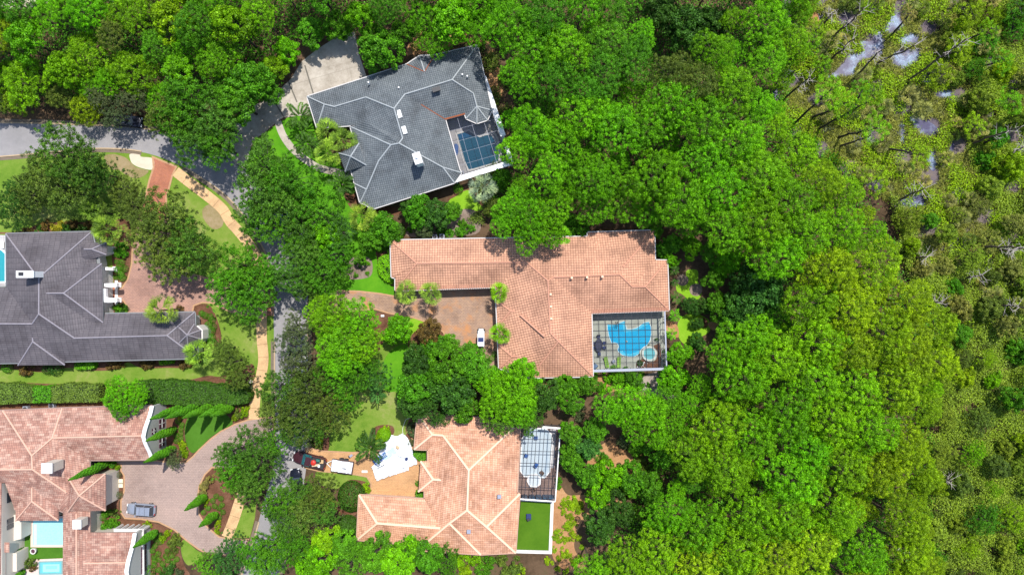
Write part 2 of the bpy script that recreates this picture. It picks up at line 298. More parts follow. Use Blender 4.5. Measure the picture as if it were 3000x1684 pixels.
def strip(name, mat, line, d0, d1, z, h=None, parent=None, kind='structure', **k):
    """a band between two offsets of a line, UV u metres along it; with h it becomes a raised kerb"""
    a = offset(line, d0); b = offset(line, d1); n = len(line); me = bpy.data.meshes.new(name)
    if h is None:
        vs = [(*p, z) for p in a] + [(*p, z) for p in b]; fs = [(i, i + 1, n + i + 1, n + i) for i in range(n - 1)]
    else:
        vs = [(*p, z) for p in a] + [(*p, h) for p in a] + [(*p, h) for p in b] + [(*p, z) for p in b]; fs = []
        for i in range(n - 1):
            for q in range(3): fs.append((q * n + i, q * n + i + 1, (q + 1) * n + i + 1, (q + 1) * n + i))
    me.from_pydata(vs, [], fs); uv = me.uv_layers.new(name='UVMap'); L = [0]
    for i in range(1, n): L.append(L[-1] + (Vector(line[i]) - Vector(line[i - 1])).length)
    for p in me.polygons:
        for li in p.loop_indices:
            vi = me.loops[li].vertex_index; uv.data[li].uv = (L[vi % n], 0.5 + (vi // n) * abs(d1 - d0) * 0.9)
    b = bmesh.new(); b.from_mesh(me); bmesh.ops.recalc_face_normals(b, faces=b.faces)
    if h is None:
        for f in b.faces:
            if f.normal.z < 0: f.normal_flip()
    b.to_mesh(me); b.free(); return link(name, me, mat, parent, kind=kind, **k)

# ------------------------------------------------------------------ the setting: ground, road, lawns, drives
gm = bpy.data.meshes.new('ground'); gm.from_pydata([(-700, -700, 0), (700, -700, 0), (700, 700, 0), (-700, 700, 0)], [], [(0, 1, 2, 3)]); link('ground', gm, G_litter, kind='structure')
RL = [(-300, 480), (0, 461), (150, 448), (290, 437), (415, 446), (519, 481), (602, 531), (664, 577), (720, 642), (762, 712), (792, 790), (800, 880), (803, 1000), (803, 1100), (806, 1200), (806, 1300), (800, 1370), (786, 1425), (770, 1480), (748, 1560), (722, 1640), (700, 1710), (690, 1800), (680, 2000)]
RR = [(-300, 352), (0, 358), (200, 363), (410, 374), (520, 397), (620, 435), (700, 487), (770, 557), (830, 632), (872, 710), (896, 800), (903, 900), (903, 1000), (903, 1100), (905, 1200), (905, 1290), (897, 1370), (885, 1450), (865, 1530), (840, 1610), (815, 1700), (805, 1800), (795, 2000)]
rl = cat_rom(wpts('S', RL), False, 5); rr = cat_rom(wpts('S', RR), False, 5)
link('road', sheet_mesh('road', rl + rr[::-1], 0.024), G_asph, kind='structure')
lawnL = [(-300, 470)] + RL[1:16] + [(806, 1225), (700, 1240), (560, 1130), (0, 1150), (-300, 1150)]
link('lawn', sheet_mesh('lawn', rl[5:76] + wpts('S', [(700, 1240), (600, 1180), (400, 1150), (0, 1160), (-300, 1160)]), 0.008), G_lawn, kind='structure')
sheet('lawn', G_lawn2, 'S', [(800, 372), (865, 338), (925, 360), (960, 430), (1010, 500), (1060, 570), (1080, 640), (1100, 700), (1165, 760), (1160, 870), (1060, 860), (960, 870), (905, 860), (896, 800), (872, 710), (830, 632), (770, 557), (712, 492), (728, 450), (755, 412)], 0.008)
sheet('lawn', G_lawn, 'S', [(985, 1350), (960, 1330), (965, 1220), (985, 1160), (1060, 1080), (1110, 960), (1200, 930), (1230, 1000), (1180, 1120), (1200, 1240), (1215, 1330), (1120, 1325)], 0.008)
sheet('lawn', G_lawn2, 'S', [(1130, 1045), (1190, 1010), (1225, 1090), (1160, 1145), (1120, 1130)], 0.014)
sheet('lawn', G_lime, 'S', [(1200, 940), (1245, 935), (1240, 990), (1205, 1010)], 0.014)
sheet('lawn', G_lime, 'K', [(540, 60), (690, 60), (700, 210), (740, 300), (740, 420), (640, 500), (560, 470), (480, 400), (400, 350), (400, 250), (520, 200)], 0.02)
sheet('lawn', G_lime, 'K', [(420, 780), (480, 710), (620, 650), (760, 700), (860, 780), (860, 920), (740, 1000), (640, 1090), (500, 1090), (430, 1010), (405, 900)], 0.02)
sheet('lawn', G_lime, 'B', [(1360, 1230), (1450, 1160), (1500, 1150), (1570, 1230), (1600, 1290), (1480, 1300), (1390, 1290)], 0.02)
sheet('lawn', G_lawn, 'F', [(430, 715), (600, 725), (740, 735), (800, 760), (790, 810), (650, 790), (560, 840), (450, 800)], 0.014)
sheet('lawn', G_lawn, 'E', [(1705, 990), (1812, 920), (1800, 1040), (1765, 1180), (1630, 1182)], 0.014, False)
sheet('lawn', G_lawn, 'E', [(1300, 1195), (1380, 1260), (1430, 1300), (1390, 1345), (1330, 1375), (1290, 1320), (1278, 1240)], 0.03)
sheet('lawn', G_lawn2, 'H', [(1180, 60), (1300, 80), (1310, 0), (1330, 40), (1290, 110)], 0.014)
# dry patches of the lawns
for t, pts in (('I', [(300, 690), (370, 640), (460, 700), (500, 770), (480, 850), (400, 870), (320, 790)]), ('L', [(1230, 230), (1350, 210), (1480, 260), (1560, 340), (1450, 380), (1330, 390), (1260, 330)]), ('A', [(780, 1100), (880, 1110), (960, 1180), (1050, 1210), (960, 1260), (840, 1200)])):
    sheet('dry_patch', G_dry, t, pts, 0.0125 + 0.0008 * len(pts) + (0.0012 if t == 'A' else 0))
# mulch and pine straw
BZ = [0]
def bed(t, pts, m=None, z=0.016):
    BZ[0] += 1; sheet('mulch_bed', m or G_mulch, t, pts, z + (0 if z > 0.03 else BZ[0] * 0.0004))
bed('D', [(760, 440), (800, 375), (870, 360), (930, 385), (945, 450), (925, 505), (850, 525), (770, 525), (735, 500)], G_mulch_grey)
bed('D', [(970, 310), (1060, 260), (1085, 340), (1100, 560), (1040, 540), (985, 480), (980, 400)], G_mulch)
bed('D', [(940, 780), (1060, 770), (1050, 880), (1000, 1010), (960, 1040), (930, 900)]); bed('D', [(1210, 930), (1300, 870), (1440, 900), (1500, 1000), (1480, 1100), (1300, 1100), (1205, 1030)])
bed('C', [(1355, 760), (1360, 715), (1440, 697), (1490, 720), (1530, 800), (1560, 900), (1560, 970), (1520, 1000), (1420, 990), (1380, 850)])
bed('C', [(800, 270), (925, 280), (925, 400), (900, 510), (855, 578), (810, 580), (795, 430)]); bed('C', [(800, 660), (850, 655), (895, 700), (900, 763), (800, 766)])
bed('C', [(-200, 1110), (400, 1112), (1000, 1095), (1400, 1085), (1380, 1130), (1280, 1150), (1200, 1150), (1000, 1150), (900, 1110), (820, 1160), (660, 1170), (480, 1150), (300, 1180), (100, 1160), (-200, 1150)])
bed('C', [(-200, 190), (140, 190), (300, 130), (640, 120), (860, 100), (920, 140), (900, 290), (640, 200), (60, 205), (-200, 210)])
bed('C', [(1200, 1240), (1330, 1235), (1470, 1205), (1560, 1210), (1700, 1150), (1790, 1130), (1790, 1290), (1750, 1400), (1500, 1420), (-200, 1420), (-200, 1260), (700, 1270)])
bed('E', [(-100, 250), (700, 235), (1150, 240), (1760, 210), (1750, 340), (1640, 370), (1560, 290), (1450, 280), (1340, 320), (1305, 420), (1310, 520), (1360, 590), (1290, 640), (1180, 640), (1100, 500), (1080, 260), (-100, 300)])
bed('E', [(640, 640), (860, 640), (850, 700), (872, 760), (870, 880), (840, 930), (850, 1010), (880, 1050), (1050, 1070), (1180, 1110), (1300, 1190), (1270, 1250), (1300, 1370), (1340, 1460), (1200, 1500), (1000, 1500), (900, 1200), (640, 1150)])
bed('E', [(1480, 700), (1700, 640), (1720, 900), (1650, 980), (1560, 1160), (1500, 1150), (1430, 1060), (1400, 930), (1405, 850), (1440, 770)])
bed('F', [(805, 440), (850, 395), (920, 385), (970, 400), (970, 450), (900, 480), (820, 480)], z=0.04); bed('F', [(640, 785), (700, 772), (780, 790), (805, 830), (805, 870), (720, 880), (720, 1000), (640, 1040), (580, 1020), (580, 880)], z=0.04)
bed('F', [(500, 300), (540, 310), (520, 450), (510, 565), (440, 570), (470, 420)], z=0.04); bed('F', [(1060, 440), (1150, 290), (1300, 280), (1560, 320), (1560, 280), (1400, 270), (1150, 270), (1080, 350)], z=0.04)
bed('F', [(1080, 420), (1140, 300), (1130, 560), (1060, 470)], z=0.037)
bed('B', [(1060, 180), (1150, 20), (1270, 0), (1620, 60), (1720, 300), (1750, 460), (1650, 480), (1600, 120), (1150, 190)], G_straw); bed('B', [(620, 1180), (700, 1160), (760, 1250), (1000, 1270), (1060, 1300), (900, 1340), (700, 1300)])
bed('B', [(1060, 1420), (1200, 1340), (1420, 1350), (1440, 1290), (1550, 1300), (1580, 1440), (1420, 1480), (1100, 1480)], G_mulch_grey); bed('B', [(1430, 1150), (1460, 1120), (1560, 1150), (1600, 1260), (1570, 1240), (1500, 1150), (1400, 1200), (1350, 1220)], G_mulch)
bed('K', [(410, 150), (480, 115), (555, 160), (550, 240), (480, 275), (410, 240)], G_mulch_grey, 0.05); bed('K', [(590, 280), (660, 245), (740, 270), (755, 350), (700, 415), (620, 405), (580, 350)], G_mulch_grey, 0.05)
bed('K', [(240, 780), (400, 830), (420, 1000), (300, 960), (240, 900)], G_straw, 0.018); bed('K', [(840, 800), (1020, 760), (1030, 860), (900, 900)], G_straw, 0.018)
bed('K', [(700, 740), (780, 725), (830, 780), (820, 860), (700, 850), (660, 800)], G_mulch, 0.05)
bed('H', [(990, 120), (1060, 40), (1170, 10), (1200, 100), (1280, 190), (1130, 190), (1040, 150)], G_gravel); bed('H', [(640, 120), (700, 60), (760, 100), (760, 160), (640, 165)], G_straw); bed('H', [(350, 80), (430, 60), (440, 150), (350, 170)], G_straw)
bed('H', [(660, 620), (800, 500), (900, 560), (1030, 580), (1040, 720), (900, 720), (760, 690), (680, 700)], G_straw); bed('H', [(400, 900), (460, 820), (520, 880), (660, 880), (900, 930), (920, 1020), (700, 1000), (600, 1100), (560, 1250), (640, 1400), (520, 1420), (400, 1290)], G_straw)
bed('G', [(1000, 1250), (1010, 1180), (1130, 1180), (1140, 1260)], G_gravel, 0.02); bed('G', [(480, 1240), (800, 1220), (1000, 1180), (1010, 1300), (760, 1340), (480, 1340)], G_straw, 0.018)
bed('v', [(2000, 10), (2040, 0), (2060, 60), (2010, 60)], G_straw)
# drives and paths, each with its border
def drive(name, mat, t, pts, z=0.03, border=0.25, smooth=False, bm=None):
    p = wpts(t, pts)
    if smooth: p = cat_rom(p)
    p = ccw(p); link(name, sheet_mesh(name, p, z), mat, kind='structure')
    if border: strip('paving_border', bm or M_edge, p + [p[0]], 0, border, z + 0.005)
drive('driveway', G_conc, 'S', [(1000, 100), (1040, 95), (1052, 160), (1075, 228), (1040, 262), (905, 302), (918, 335), (830, 345), (808, 360), (780, 385), (752, 405), (735, 430), (722, 500), (640, 443), (668, 398), (700, 345), (745, 310), (795, 285), (850, 235), (885, 180), (930, 145)], 0.044, 0.0)
for a, b in (((230, 385), (290, 530)), ((345, 270), (405, 470)), ((140, 540), (200, 640))):
    strip('expansion_strip', plain('dark_joint', (0.13, 0.12, 0.1), 0.9, var=0.4), [tuple(P('B', *a)[:2]), tuple(P('B', *b)[:2])], -0.12, 0.12, 0.048)
for a, b in (((250, 410), (560, 320)), ((560, 320), (740, 270)), ((510, 330), (540, 420)), ((640, 190), (680, 380)), ((440, 170), (460, 280))):
    strip('expansion_strip', plain('thin_joint', (0.27, 0.24, 0.2), 0.9), [tuple(P('B', *a)[:2]), tuple(P('B', *b)[:2])], -0.035, 0.035, 0.0475)
drive('driveway', G_pav_pink, 'S', [(386, 729), (402, 660), (440, 600), (500, 650), (500, 740), (560, 800), (640, 820), (802, 850), (803, 925), (700, 925), (640, 900), (627, 890), (593, 888), (570, 896), (565, 919), (374, 920), (373, 900), (361, 882), (342, 875), (342, 845), (357, 841), (373, 816), (384, 774)], 0.04)
drive('driveway', G_pav_red, 'A', [(1072, 1100), (1255, 1175), (1225, 1235), (1205, 1310), (1180, 1400), (1190, 1560), (960, 1560), (1020, 1400), (1050, 1270), (1080, 1180)], 0.045, 0.3)
drive('driveway', G_pav_tan, 'D', [(480, 690), (620, 640), (700, 600), (850, 605), (1000, 622), (1100, 640), (1105, 590), (1815, 570), (1830, 1150), (1700, 1160), (1500, 1120), (1480, 1000), (1440, 900), (1350, 840), (1230, 800), (1060, 770), (960, 740), (700, 760), (500, 760)], 0.04)
drive('driveway', G_pav_orange, 'F', [(345, 545), (385, 545), (480, 565), (680, 575), (900, 560), (1060, 500), (1115, 470), (1170, 600), (1170, 890), (1130, 905), (780, 885), (806, 860), (808, 800), (780, 755), (700, 740), (440, 715), (380, 700), (340, 690)], 0.044)
drive('driveway', G_pav_mauve, 'E', [(1928, 325), (1835, 332), (1750, 345), (1660, 375), (1560, 425), (1480, 485), (1400, 560), (1360, 605), (1310, 645), (1180, 642), (1090, 632), (790, 638), (852, 670), (850, 710), (872, 745), (872, 850), (850, 920), (850, 1005), (880, 1048), (1000, 1055), (1120, 1075), (1230, 1130), (1310, 1200), (1400, 1265), (1470, 1300), (1600, 1310), (1730, 1300), (1760, 1190), (1640, 1186), (1550, 1170), (1460, 1095), (1410, 1010), (1402, 900), (1412, 820), (1450, 740), (1500, 690), (1640, 700), (1950, 500)], 0.047)
drive('driveway_apron', G_apron, 'A', [(920, 1088), (985, 1093), (1000, 1108), (1082, 1122), (1080, 1196), (1000, 1188), (940, 1160), (920, 1125)], 0.047, 0, True)
def walk(mat, pts, t, wd, z, name='sidewalk'):
    l = cat_rom(wpts(t, pts), False, 6); return strip(name, mat, l, -wd / 2, wd / 2, z)
walk(G_walk, [(514, 502), (547, 528), (584, 556), (631, 593), (656, 618), (674, 649), (699, 677), (724, 708), (748, 745), (762, 800), (766, 870), (767, 930), (767, 990), (772, 1048), (766, 1095), (752, 1139), (746, 1190), (744, 1227)], 'S', 1.75, 0.056)
walk(G_walk, [(712, 1440), (700, 1475), (682, 1530), (664, 1573)], 'S', 1.8, 0.056)
walk(G_conc, [(814, 357), (830, 398), (858, 437), (898, 470), (935, 492), (990, 505), (1030, 515)], 'S', 1.2, 0.05, 'garden_path')
strip('sidewalk', plain('brick_crossing', (0.3, 0.12, 0.07), 0.9), [tuple(P('S', 778, 862)[:2]), tuple(P('S', 780, 925)[:2])], -1.4, 0.9, 0.052)
turf = cat_rom(wpts('E', [(1310, 380), (1345, 320), (1440, 285), (1560, 290), (1645, 372), (1560, 425), (1480, 480), (1400, 560), (1355, 582), (1322, 530), (1306, 450)]))
link('turf_lawn', sheet_mesh('turf_lawn', turf, 0.052), G_turf2, kind='structure')
# gutters and kerbs along both road edges, broken at the drives
def kerb(line, lo, hi, s):
    seg = line[lo:hi]; strip('gutter', M_gutter, seg, 0, -0.55 * s, 0.03); strip('kerb', M_kerb, seg, 0, 0.2 * s, 0.0, 0.13)
for lo, hi in ((0, 21), (26, 54), (60, 70), (93, 106)): kerb(rl, lo, hi, 1)
for lo, hi in ((0, 26), (34, 50), (56, 78), (84, 110)): kerb(rr, lo, hi, -1)
# marsh ground and open water
sheet('marsh', G_mud, 'v', [(2010, -80), (2330, -80), (2460, 60), (2640, 250), (2640, 880), (2480, 860), (2360, 760), (2290, 640), (2250, 520), (2100, 420), (1960, 310), (1960, 180)], 0.006)
for pts in ([(520, 550), (600, 500), (660, 440), (700, 380), (790, 360), (740, 290), (850, 290), (880, 215), (945, 270), (930, 400), (830, 410), (750, 450), (740, 530), (640, 540)], [(350, 120), (430, 60), (540, 110), (480, 170), (390, 160)], [(820, 180), (860, 150), (880, 200), (840, 215)], [(930, 230), (1000, 90), (1060, 80), (1080, 190), (980, 250)], [(1030, 270), (1130, 230), (1200, 260), (1180, 310), (1060, 320)], [(990, 400), (1060, 360), (1200, 350), (1180, 440), (1040, 490)], [(1100, 830), (1180, 820), (1290, 880), (1320, 920), (1280, 970), (1180, 950)], [(1030, 870), (1080, 860), (1080, 1000), (1040, 1010)], [(1240, 1080), (1300, 1040), (1320, 1140), (1290, 1210), (1240, 1150)], [(1280, 660), (1350, 630), (1410, 640), (1400, 690), (1320, 700)], [(1060, 580), (1110, 570), (1100, 620)], [(160, 640), (230, 590), (240, 680), (180, 700)], [(510, 920), (560, 890), (640, 940), (600, 960)], [(800, 980), (850, 960), (880, 1030), (830, 1050)], [(1090, 150), (1170, 70), (1220, 90), (1150, 160)], [(1090, 630), (1260, 560), (1300, 600), (1190, 680)], [(1060, 1380), (1200, 1340), (1240, 1446), (1180, 1500), (1080, 1460)], [(1240, 20), (1310, 0), (1340, 60), (1280, 90)], [(640, 210), (690, 205), (680, 245), (650, 250)], [(1350, 1020), (1420, 980), (1430, 1060), (1360, 1080)], [(310, 690), (360, 680), (350, 740), (320, 745)]):
    sheet('water', Wt_marsh, 'X', pts, 0.014)
# a pale slab of neighbouring drive in the top left corner
sheet('road', G_apron, 'A', [(-400, -200), (380, -200), (360, 20), (200, 60), (0, 70), (-400, 70)], 0.03, False); sheet('road', G_apron, 'A', [(740, -60), (800, -60), (830, 60), (780, 40)], 0.03, False)
sheet('road', G_apron, 'A', [(470, -30), (520, -30), (510, 60), (485, 50)], 0.03, False)

exec_marker = 1
# ------------------------------------------------------------------ roofs and houses
def uv_roof(me):
    uv = me.uv_layers.new(name='UVMap')
    for p in me.polygons:
        n = p.normal; e = Vector((0, 0, 1)).cross(n)
        if e.length < 1e-4: e = Vector((1, 0, 0))
        e.normalize(); u = n.cross(e)
        for li in p.loop_indices:
            v = me.vertices[me.loops[li].vertex_index].co; uv.data[li].uv = (v.dot(e), v.dot(u) + 100)
def roof_obj(name, faces, mat, parent):
    """faces: lists of world points. One mesh with UVs that run along each eave and up each slope."""
    mb = MB(); mb2 = bpy.data.meshes.new(name); vs = []; fs = []; idx = {}
    for f in faces:
        q = []
        for p in f:
            k = (round(p.x, 3), round(p.y, 3), round(p.z, 3))
            if k not in idx: idx[k] = len(vs); vs.append(tuple(p))
            q.append(idx[k])
        nn = Vector((0, 0, 0))
        for i in range(len(f)): nn += f[i].cross(f[(i + 1) % len(f)])
        if nn.z < 0: q.reverse()
        fs.append(q)
    mb2.from_pydata(vs, [], fs); mb2.update(); uv_roof(mb2); return link(name, mb2, mat, parent)
def solve(t, V, F, eave, slope):
    h = {}; fixed = set()
    for k, v in V.items():
        if len(v) > 2 and v[2] == 'e': h[k] = eave; fixed.add(k)
        elif len(v) > 2: h[k] = v[2]; fixed.add(k)
        else: h[k] = eave + 2
    for _ in range(5):
        pos = {k: P(t, v[0], v[1], h[k]) for k, v in V.items()}; acc = {}
        for f in F:
            if f[0] == '*': continue
            a, b = pos[f[0]], pos[f[1]]; d = (b - a).xy.normalized()
            for k in f[2:]:
                if k in fixed: continue
                r = (pos[k] - a).xy; acc.setdefault(k, []).append(abs(d.x * r.y - d.y * r.x))
        for k, l in acc.items(): h[k] = eave + slope * sum(l) / len(l)
    return {k: P(t, v[0], v[1], h[k]) for k, v in V.items()}
def windows(parent, wall, h, fr, trim=None, step=4.2, z=1.5, sz=(1.3, 1.5), skip=()):
    n = len(wall)
    for i in range(n):
        if i in skip: continue
        a, b = Vector(wall[i]), Vector(wall[(i + 1) % n]); L = (b - a).length
        if L < 2.6: continue
        d = (b - a) / L; nn = Vector((d.y, -d.x)); k = max(1, int(L / step)); ang = math.atan2(d.y, d.x)
        for j in range(k):
            c = a + d * L * (j + 0.5) / k + nn * 0.03
            w_ = MB(); hw, hh = sz[0] / 2, sz[1] / 2
            for s in (-1, 1): w_.box((c.x + d.x * hw * s, c.y + d.y * hw * s, z), (0.09, 0.14, sz[1] + 0.09), ang); w_.box((c.x, c.y, z + hh * s), (sz[0] - 0.1, 0.136, 0.085), ang)
            w_.box((c.x, c.y, z), (0.05, 0.12, sz[1] - 0.1), ang)
            o = w_.make('window', fr, parent); g = MB(); g.box((c.x, c.y, z), (sz[0] - 0.04, 0.08, sz[1] - 0.04), ang); g.make('pane', M_glass, o)
def caps(name, segs, mat, parent, r=0.13):
    m = MB()
    for a, b in segs: m.rod(a + Vector((0, 0, 0.02)), b + Vector((0, 0, 0.02)), r, n=6)
    return m.make(name, mat, parent)
def house(label, name, t, V, F, ridges, outline, eave, slope, rm, rc, wallm, fasm, hips=(), group=None, inset=0.65, cat='house', gables=(), winskip=(), rr=0.13):
    pos = solve(t, V, F, eave, slope)
    ox = sum(pos[k].x for k in outline) / len(outline); oy = sum(pos[k].y for k in outline) / len(outline)
    root = empty(name, (0, 0, 0), label, cat, group)
    faces = [[pos[k] for k in (f[1:] if f[0] == '*' else f)] for f in F]; segs = [(pos[a], pos[b]) for a, b in ridges]
    for hp in hips:
        pts = [P(t, *c, hp['e']) for c in hp['c']]; sl_ = hp.get('s', slope)
        def ap(a, others):
            p = P(t, *a, hp['e'] + 1)
            for _ in range(3):
                dd = min(abs(((q2 - q1).xy.normalized().x * (p - q1).y - (q2 - q1).xy.normalized().y * (p - q1).x)) for q1, q2 in others); hz = hp['e'] + sl_ * dd; p = P(t, *a, hz)
            return p
        if 'fan' in hp:
            p = P(t, *hp['fan'], hp['z']); n = len(pts)
            for i in range(n): faces.append([pts[i], pts[(i + 1) % n], p]); segs.append((pts[i], p))
        else:
            A = ap(hp['A'], [(pts[0], pts[1])]); B = P(t, *hp['B'], A.z)
            faces += [[pts[0], pts[1], A], [pts[1], pts[2], B, A], [pts[2], pts[3], B], [pts[3], pts[0], A, B]]; segs += [(pts[0], A), (pts[1], A), (A, B)]
    rf = roof_obj('roof', faces, rm, root); caps('ridge_cap', segs, rc, rf, rr)
    out = [pos[k] for k in outline]; o2 = ccw([(p.x, p.y) for p in out]); fl = o2 + [o2[0]]
    m = MB(); m.prism(o2, eave - 0.22, eave - 0.02, top=False, bot=True)
    for hp in hips:
        if hp.get('wall'): q = ccw([tuple(P(t, *c, hp['e'])[:2]) for c in hp['c']]); m.prism(q, hp['e'] - 0.22, hp['e'] - 0.01, top=False, bot=True)
    m.make('fascia', fasm, rf)
    g = MB()
    for i in range(len(o2)):
        a, b = Vector((*o2[i], eave - 0.08)), Vector((*o2[(i + 1) % len(o2)], eave - 0.08)); d = (b - a).normalized(); nn = Vector((d.y, -d.x, 0)) * 0.09; g.bar(a + nn, b + nn, 0.14, 0.13)
    g.make('gutter', fasm, rf)
    wl = offset(o2 , inset, True); wl = [tuple(p) for p in wl]; m = MB(); m.prism(wl, 0, eave - 0.2, top=False); wo = m.make('wall', wallm, root)
    for hp in hips:
        if hp.get('wall'): q = ccw([tuple(P(t, *c, hp['e'])[:2]) for c in hp['c']]); q = offset(q, 0.5, True); mm = MB(); mm.prism(q, 0, hp['e'] - 0.2, top=False); mm.make('bay_wall', wallm, root)
    windows(root, wl, eave, M_frame, skip=winskip); return root, pos, rf
def roofbox(name, t, x, y, h, d, rz, mat, parent, lip=0.0, top=None):
    p = P(t, x, y, h); m = MB(); m.box((p.x, p.y, h - d[2] / 2), d, rz)
    if lip: m.box((p.x, p.y, h + 0.06), (d[0] + lip, d[1] + lip, 0.12), rz)
    return m.make(name, mat, parent)

# house one: slate grey, turned about 18 degrees
rz1 = math.radians(17.5)
V = dict(a=(362, 490, 'e'), b=(1065, 262, 'e'), bn=(1190, 315), b1=(1155, 203, 'e'), b2=(1262, 198, 'e'), d=(1562, 128, 'e'), t1=(1665, 588, 'e'), R6=(1385, 372), R7=(1535, 468), R8=(1560, 560),
         t2=(1632, 655, 'e'), t3=(1560, 678, 'e'), t4=(1485, 645, 'e'), p0=(1475, 612, 'e'), p1=(1335, 650, 'e'), p2=(1436, 1003, 'e'), p2b=(1450, 1028, 'e'), s1=(1400, 1098, 'e'), s2=(820, 1283, 'e'), s3=(768, 1248, 'e'), s4=(735, 1238, 'e'),
         w1=(697, 1105, 'e'), w2=(672, 1010, 'e'), g2=(700, 830, 'e'), g0=(668, 704, 'e'), g00=(700, 692, 'e'), gv=(775, 668, 4.6), h1=(430, 710, 'e'), R1=(482, 545), R2=(553, 562), R3=(775, 495), R4=(975, 575), R5=(1050, 475), R9=(1035, 785), R10=(1010, 820), R11=(952, 832), R12=(865, 945), R13=(780, 1145), R14=(1320, 990))
F = [['a', 'b', 'bn', 'b2', 'd', 'R6', 'R5', 'R4', 'R3', 'R2', 'R1'], ['b', 'b1', 'bn'], ['b1', 'b2', 'bn'], ['d', 't1', 'R8', 'R7', 'R6'], ['t1', 't2', 'R8'], ['t2', 't3', 'R8'], ['t3', 't4', 'R8'], ['t4', 'p0', 'R8'],
     ['p0', 'p1', 'R5', 'R6', 'R7', 'R8'], ['p1', 'p2', 'p2b', 'R14', 'R10', 'R9', 'R4', 'R5'], ['p2b', 's1', 'R14'], ['s1', 's2', 's3', 'R13', 'R12', 'R11', 'R10', 'R14'], ['s3', 's4', 'R13'], ['s4', 'w1', 'R13'],
     ['g2', 'g0', 'R11', 'R12'], ['w1', 'w2', 'g2', 'R12', 'R13'], ['g0', 'g00', 'gv', 'R9', 'R10', 'R11'], ['g00', 'h1', 'R1', 'R2', 'R3', 'gv'], ['*', 'gv', 'R3', 'R4', 'R9'], ['h1', 'a', 'R1']]
rid = [('a', 'R1'), ('R1', 'h1'), ('R1', 'R2'), ('R2', 'R3'), ('R3', 'R4'), ('R4', 'R5'), ('R5', 'R6'), ('R6', 'd'), ('R6', 'R7'), ('R7', 'R8'), ('R8', 't1'), ('R8', 't2'), ('R8', 't3'), ('R8', 't4'), ('R4', 'R9'), ('R9', 'R10'), ('R10', 'R11'), ('R11', 'g0'), ('R11', 'R12'), ('R12', 'R13'), ('R13', 's4'), ('R13', 'w1'), ('R10', 'R14'), ('R14', 's1'), ('R14', 'p2b'), ('b1', 'bn')]
out = ['a', 'b', 'b1', 'b2', 'd', 't1', 't2', 't3', 't4', 'p0', 'p1', 'p2', 'p2b', 's1', 's2', 's3', 's4', 'w1', 'w2', 'g2', 'g0', 'g00', 'h1']
H1, p1_, r1_ = house('sprawling slate grey hip roofed house with a caged deep blue pool on its right side', 'grey_roof_house', 'B', V, F, rid, out, 3.3, 0.38, Rf_slate, Rc_slate, M_stucco, M_fas,
    hips=[dict(c=[(585, 890), (630, 1018), (778, 974), (728, 820)], e=4.3, fan=(668, 913), z=6.3, wall=1)])
c = roofbox('chimney', 'B', 1140, 925, 8.0, (1.1, 1.7, 2.6), rz1, M_white, r1_, 0.12); q = P('B', 1135, 912, 8.3); mm = MB(); mm.lathe(q, [(0.22, -0.3), (0.22, 0.1), (0.3, 0.1), (0.3, 0.2)], 12); mm.make('flue_cap', M_white, c)
for x, y in ((1012, 612), (1047, 726)):
    c = roofbox('skylight', 'B', x, y, 5.9, (0.65, 1.25, 0.5), rz1, M_white, r1_)
c = roofbox('roof_vent', 'B', 1272, 438, 5.9, (1.3, 0.7, 0.4), rz1, M_dark, r1_)
for x, y in ((793, 388), (1007, 425), (1492, 344), (1457, 332)):
    q = P('B', x, y, 5.2); mm = MB(); mm.rod(q - Vector((0, 0, .8)), q, 0.13, n=8); mm.make('vent_pipe', M_white, r1_)
mm = MB(); mm.bar(p1_['p0'] + Vector((0, 0, .03)), p1_['p1'] + Vector((0, 0, .03)), 0.25, 0.12); mm.make('rusty_gutter', M_copper, r1_)
for a, b in (('p1', 'R5'), ('b', 'bn'), ('b2', 'bn')):
    mm = MB(); A_, B_ = p1_[a], p1_[b]; mm.bar(A_ + Vector((0, 0, .02)), A_.lerp(B_, .6 if a == 'p1' else 1) + Vector((0, 0, .02)), 0.14, 0.05); mm.make('rusty_valley', M_copper, r1_)
mm = MB(); a, b = P('B', 1606, 352, 3.0), P('B', 1745, 768, 3.0); mm.bar(a, b, 0.9, 0.35); a2, b2 = P('B', 1410, 1078, 3.0), P('B', 1805, 955, 3.0); mm.bar(a2, b2, 0.85, 0.35); mm.bar(b2, P('B', 1768, 842, 3.0), 0.6, 0.35)
mm.make('white_beam', M_white, H1)
mm = MB()
for a, b in (((1606, 352), (1745, 768)), ((1410, 1078), (1805, 955)), ((1805, 955), (1768, 842))):
    pa, pb = P('B', *a, 3.0), P('B', *b, 3.0)
    for k in range(5 if a[0] != 1805 else 1): q = pa.lerp(pb, k / 4); mm = MB(); mm.box((q.x, q.y, 1.4), (0.35, 0.35, 2.8), rz1); mm.make('column', M_white, H1)

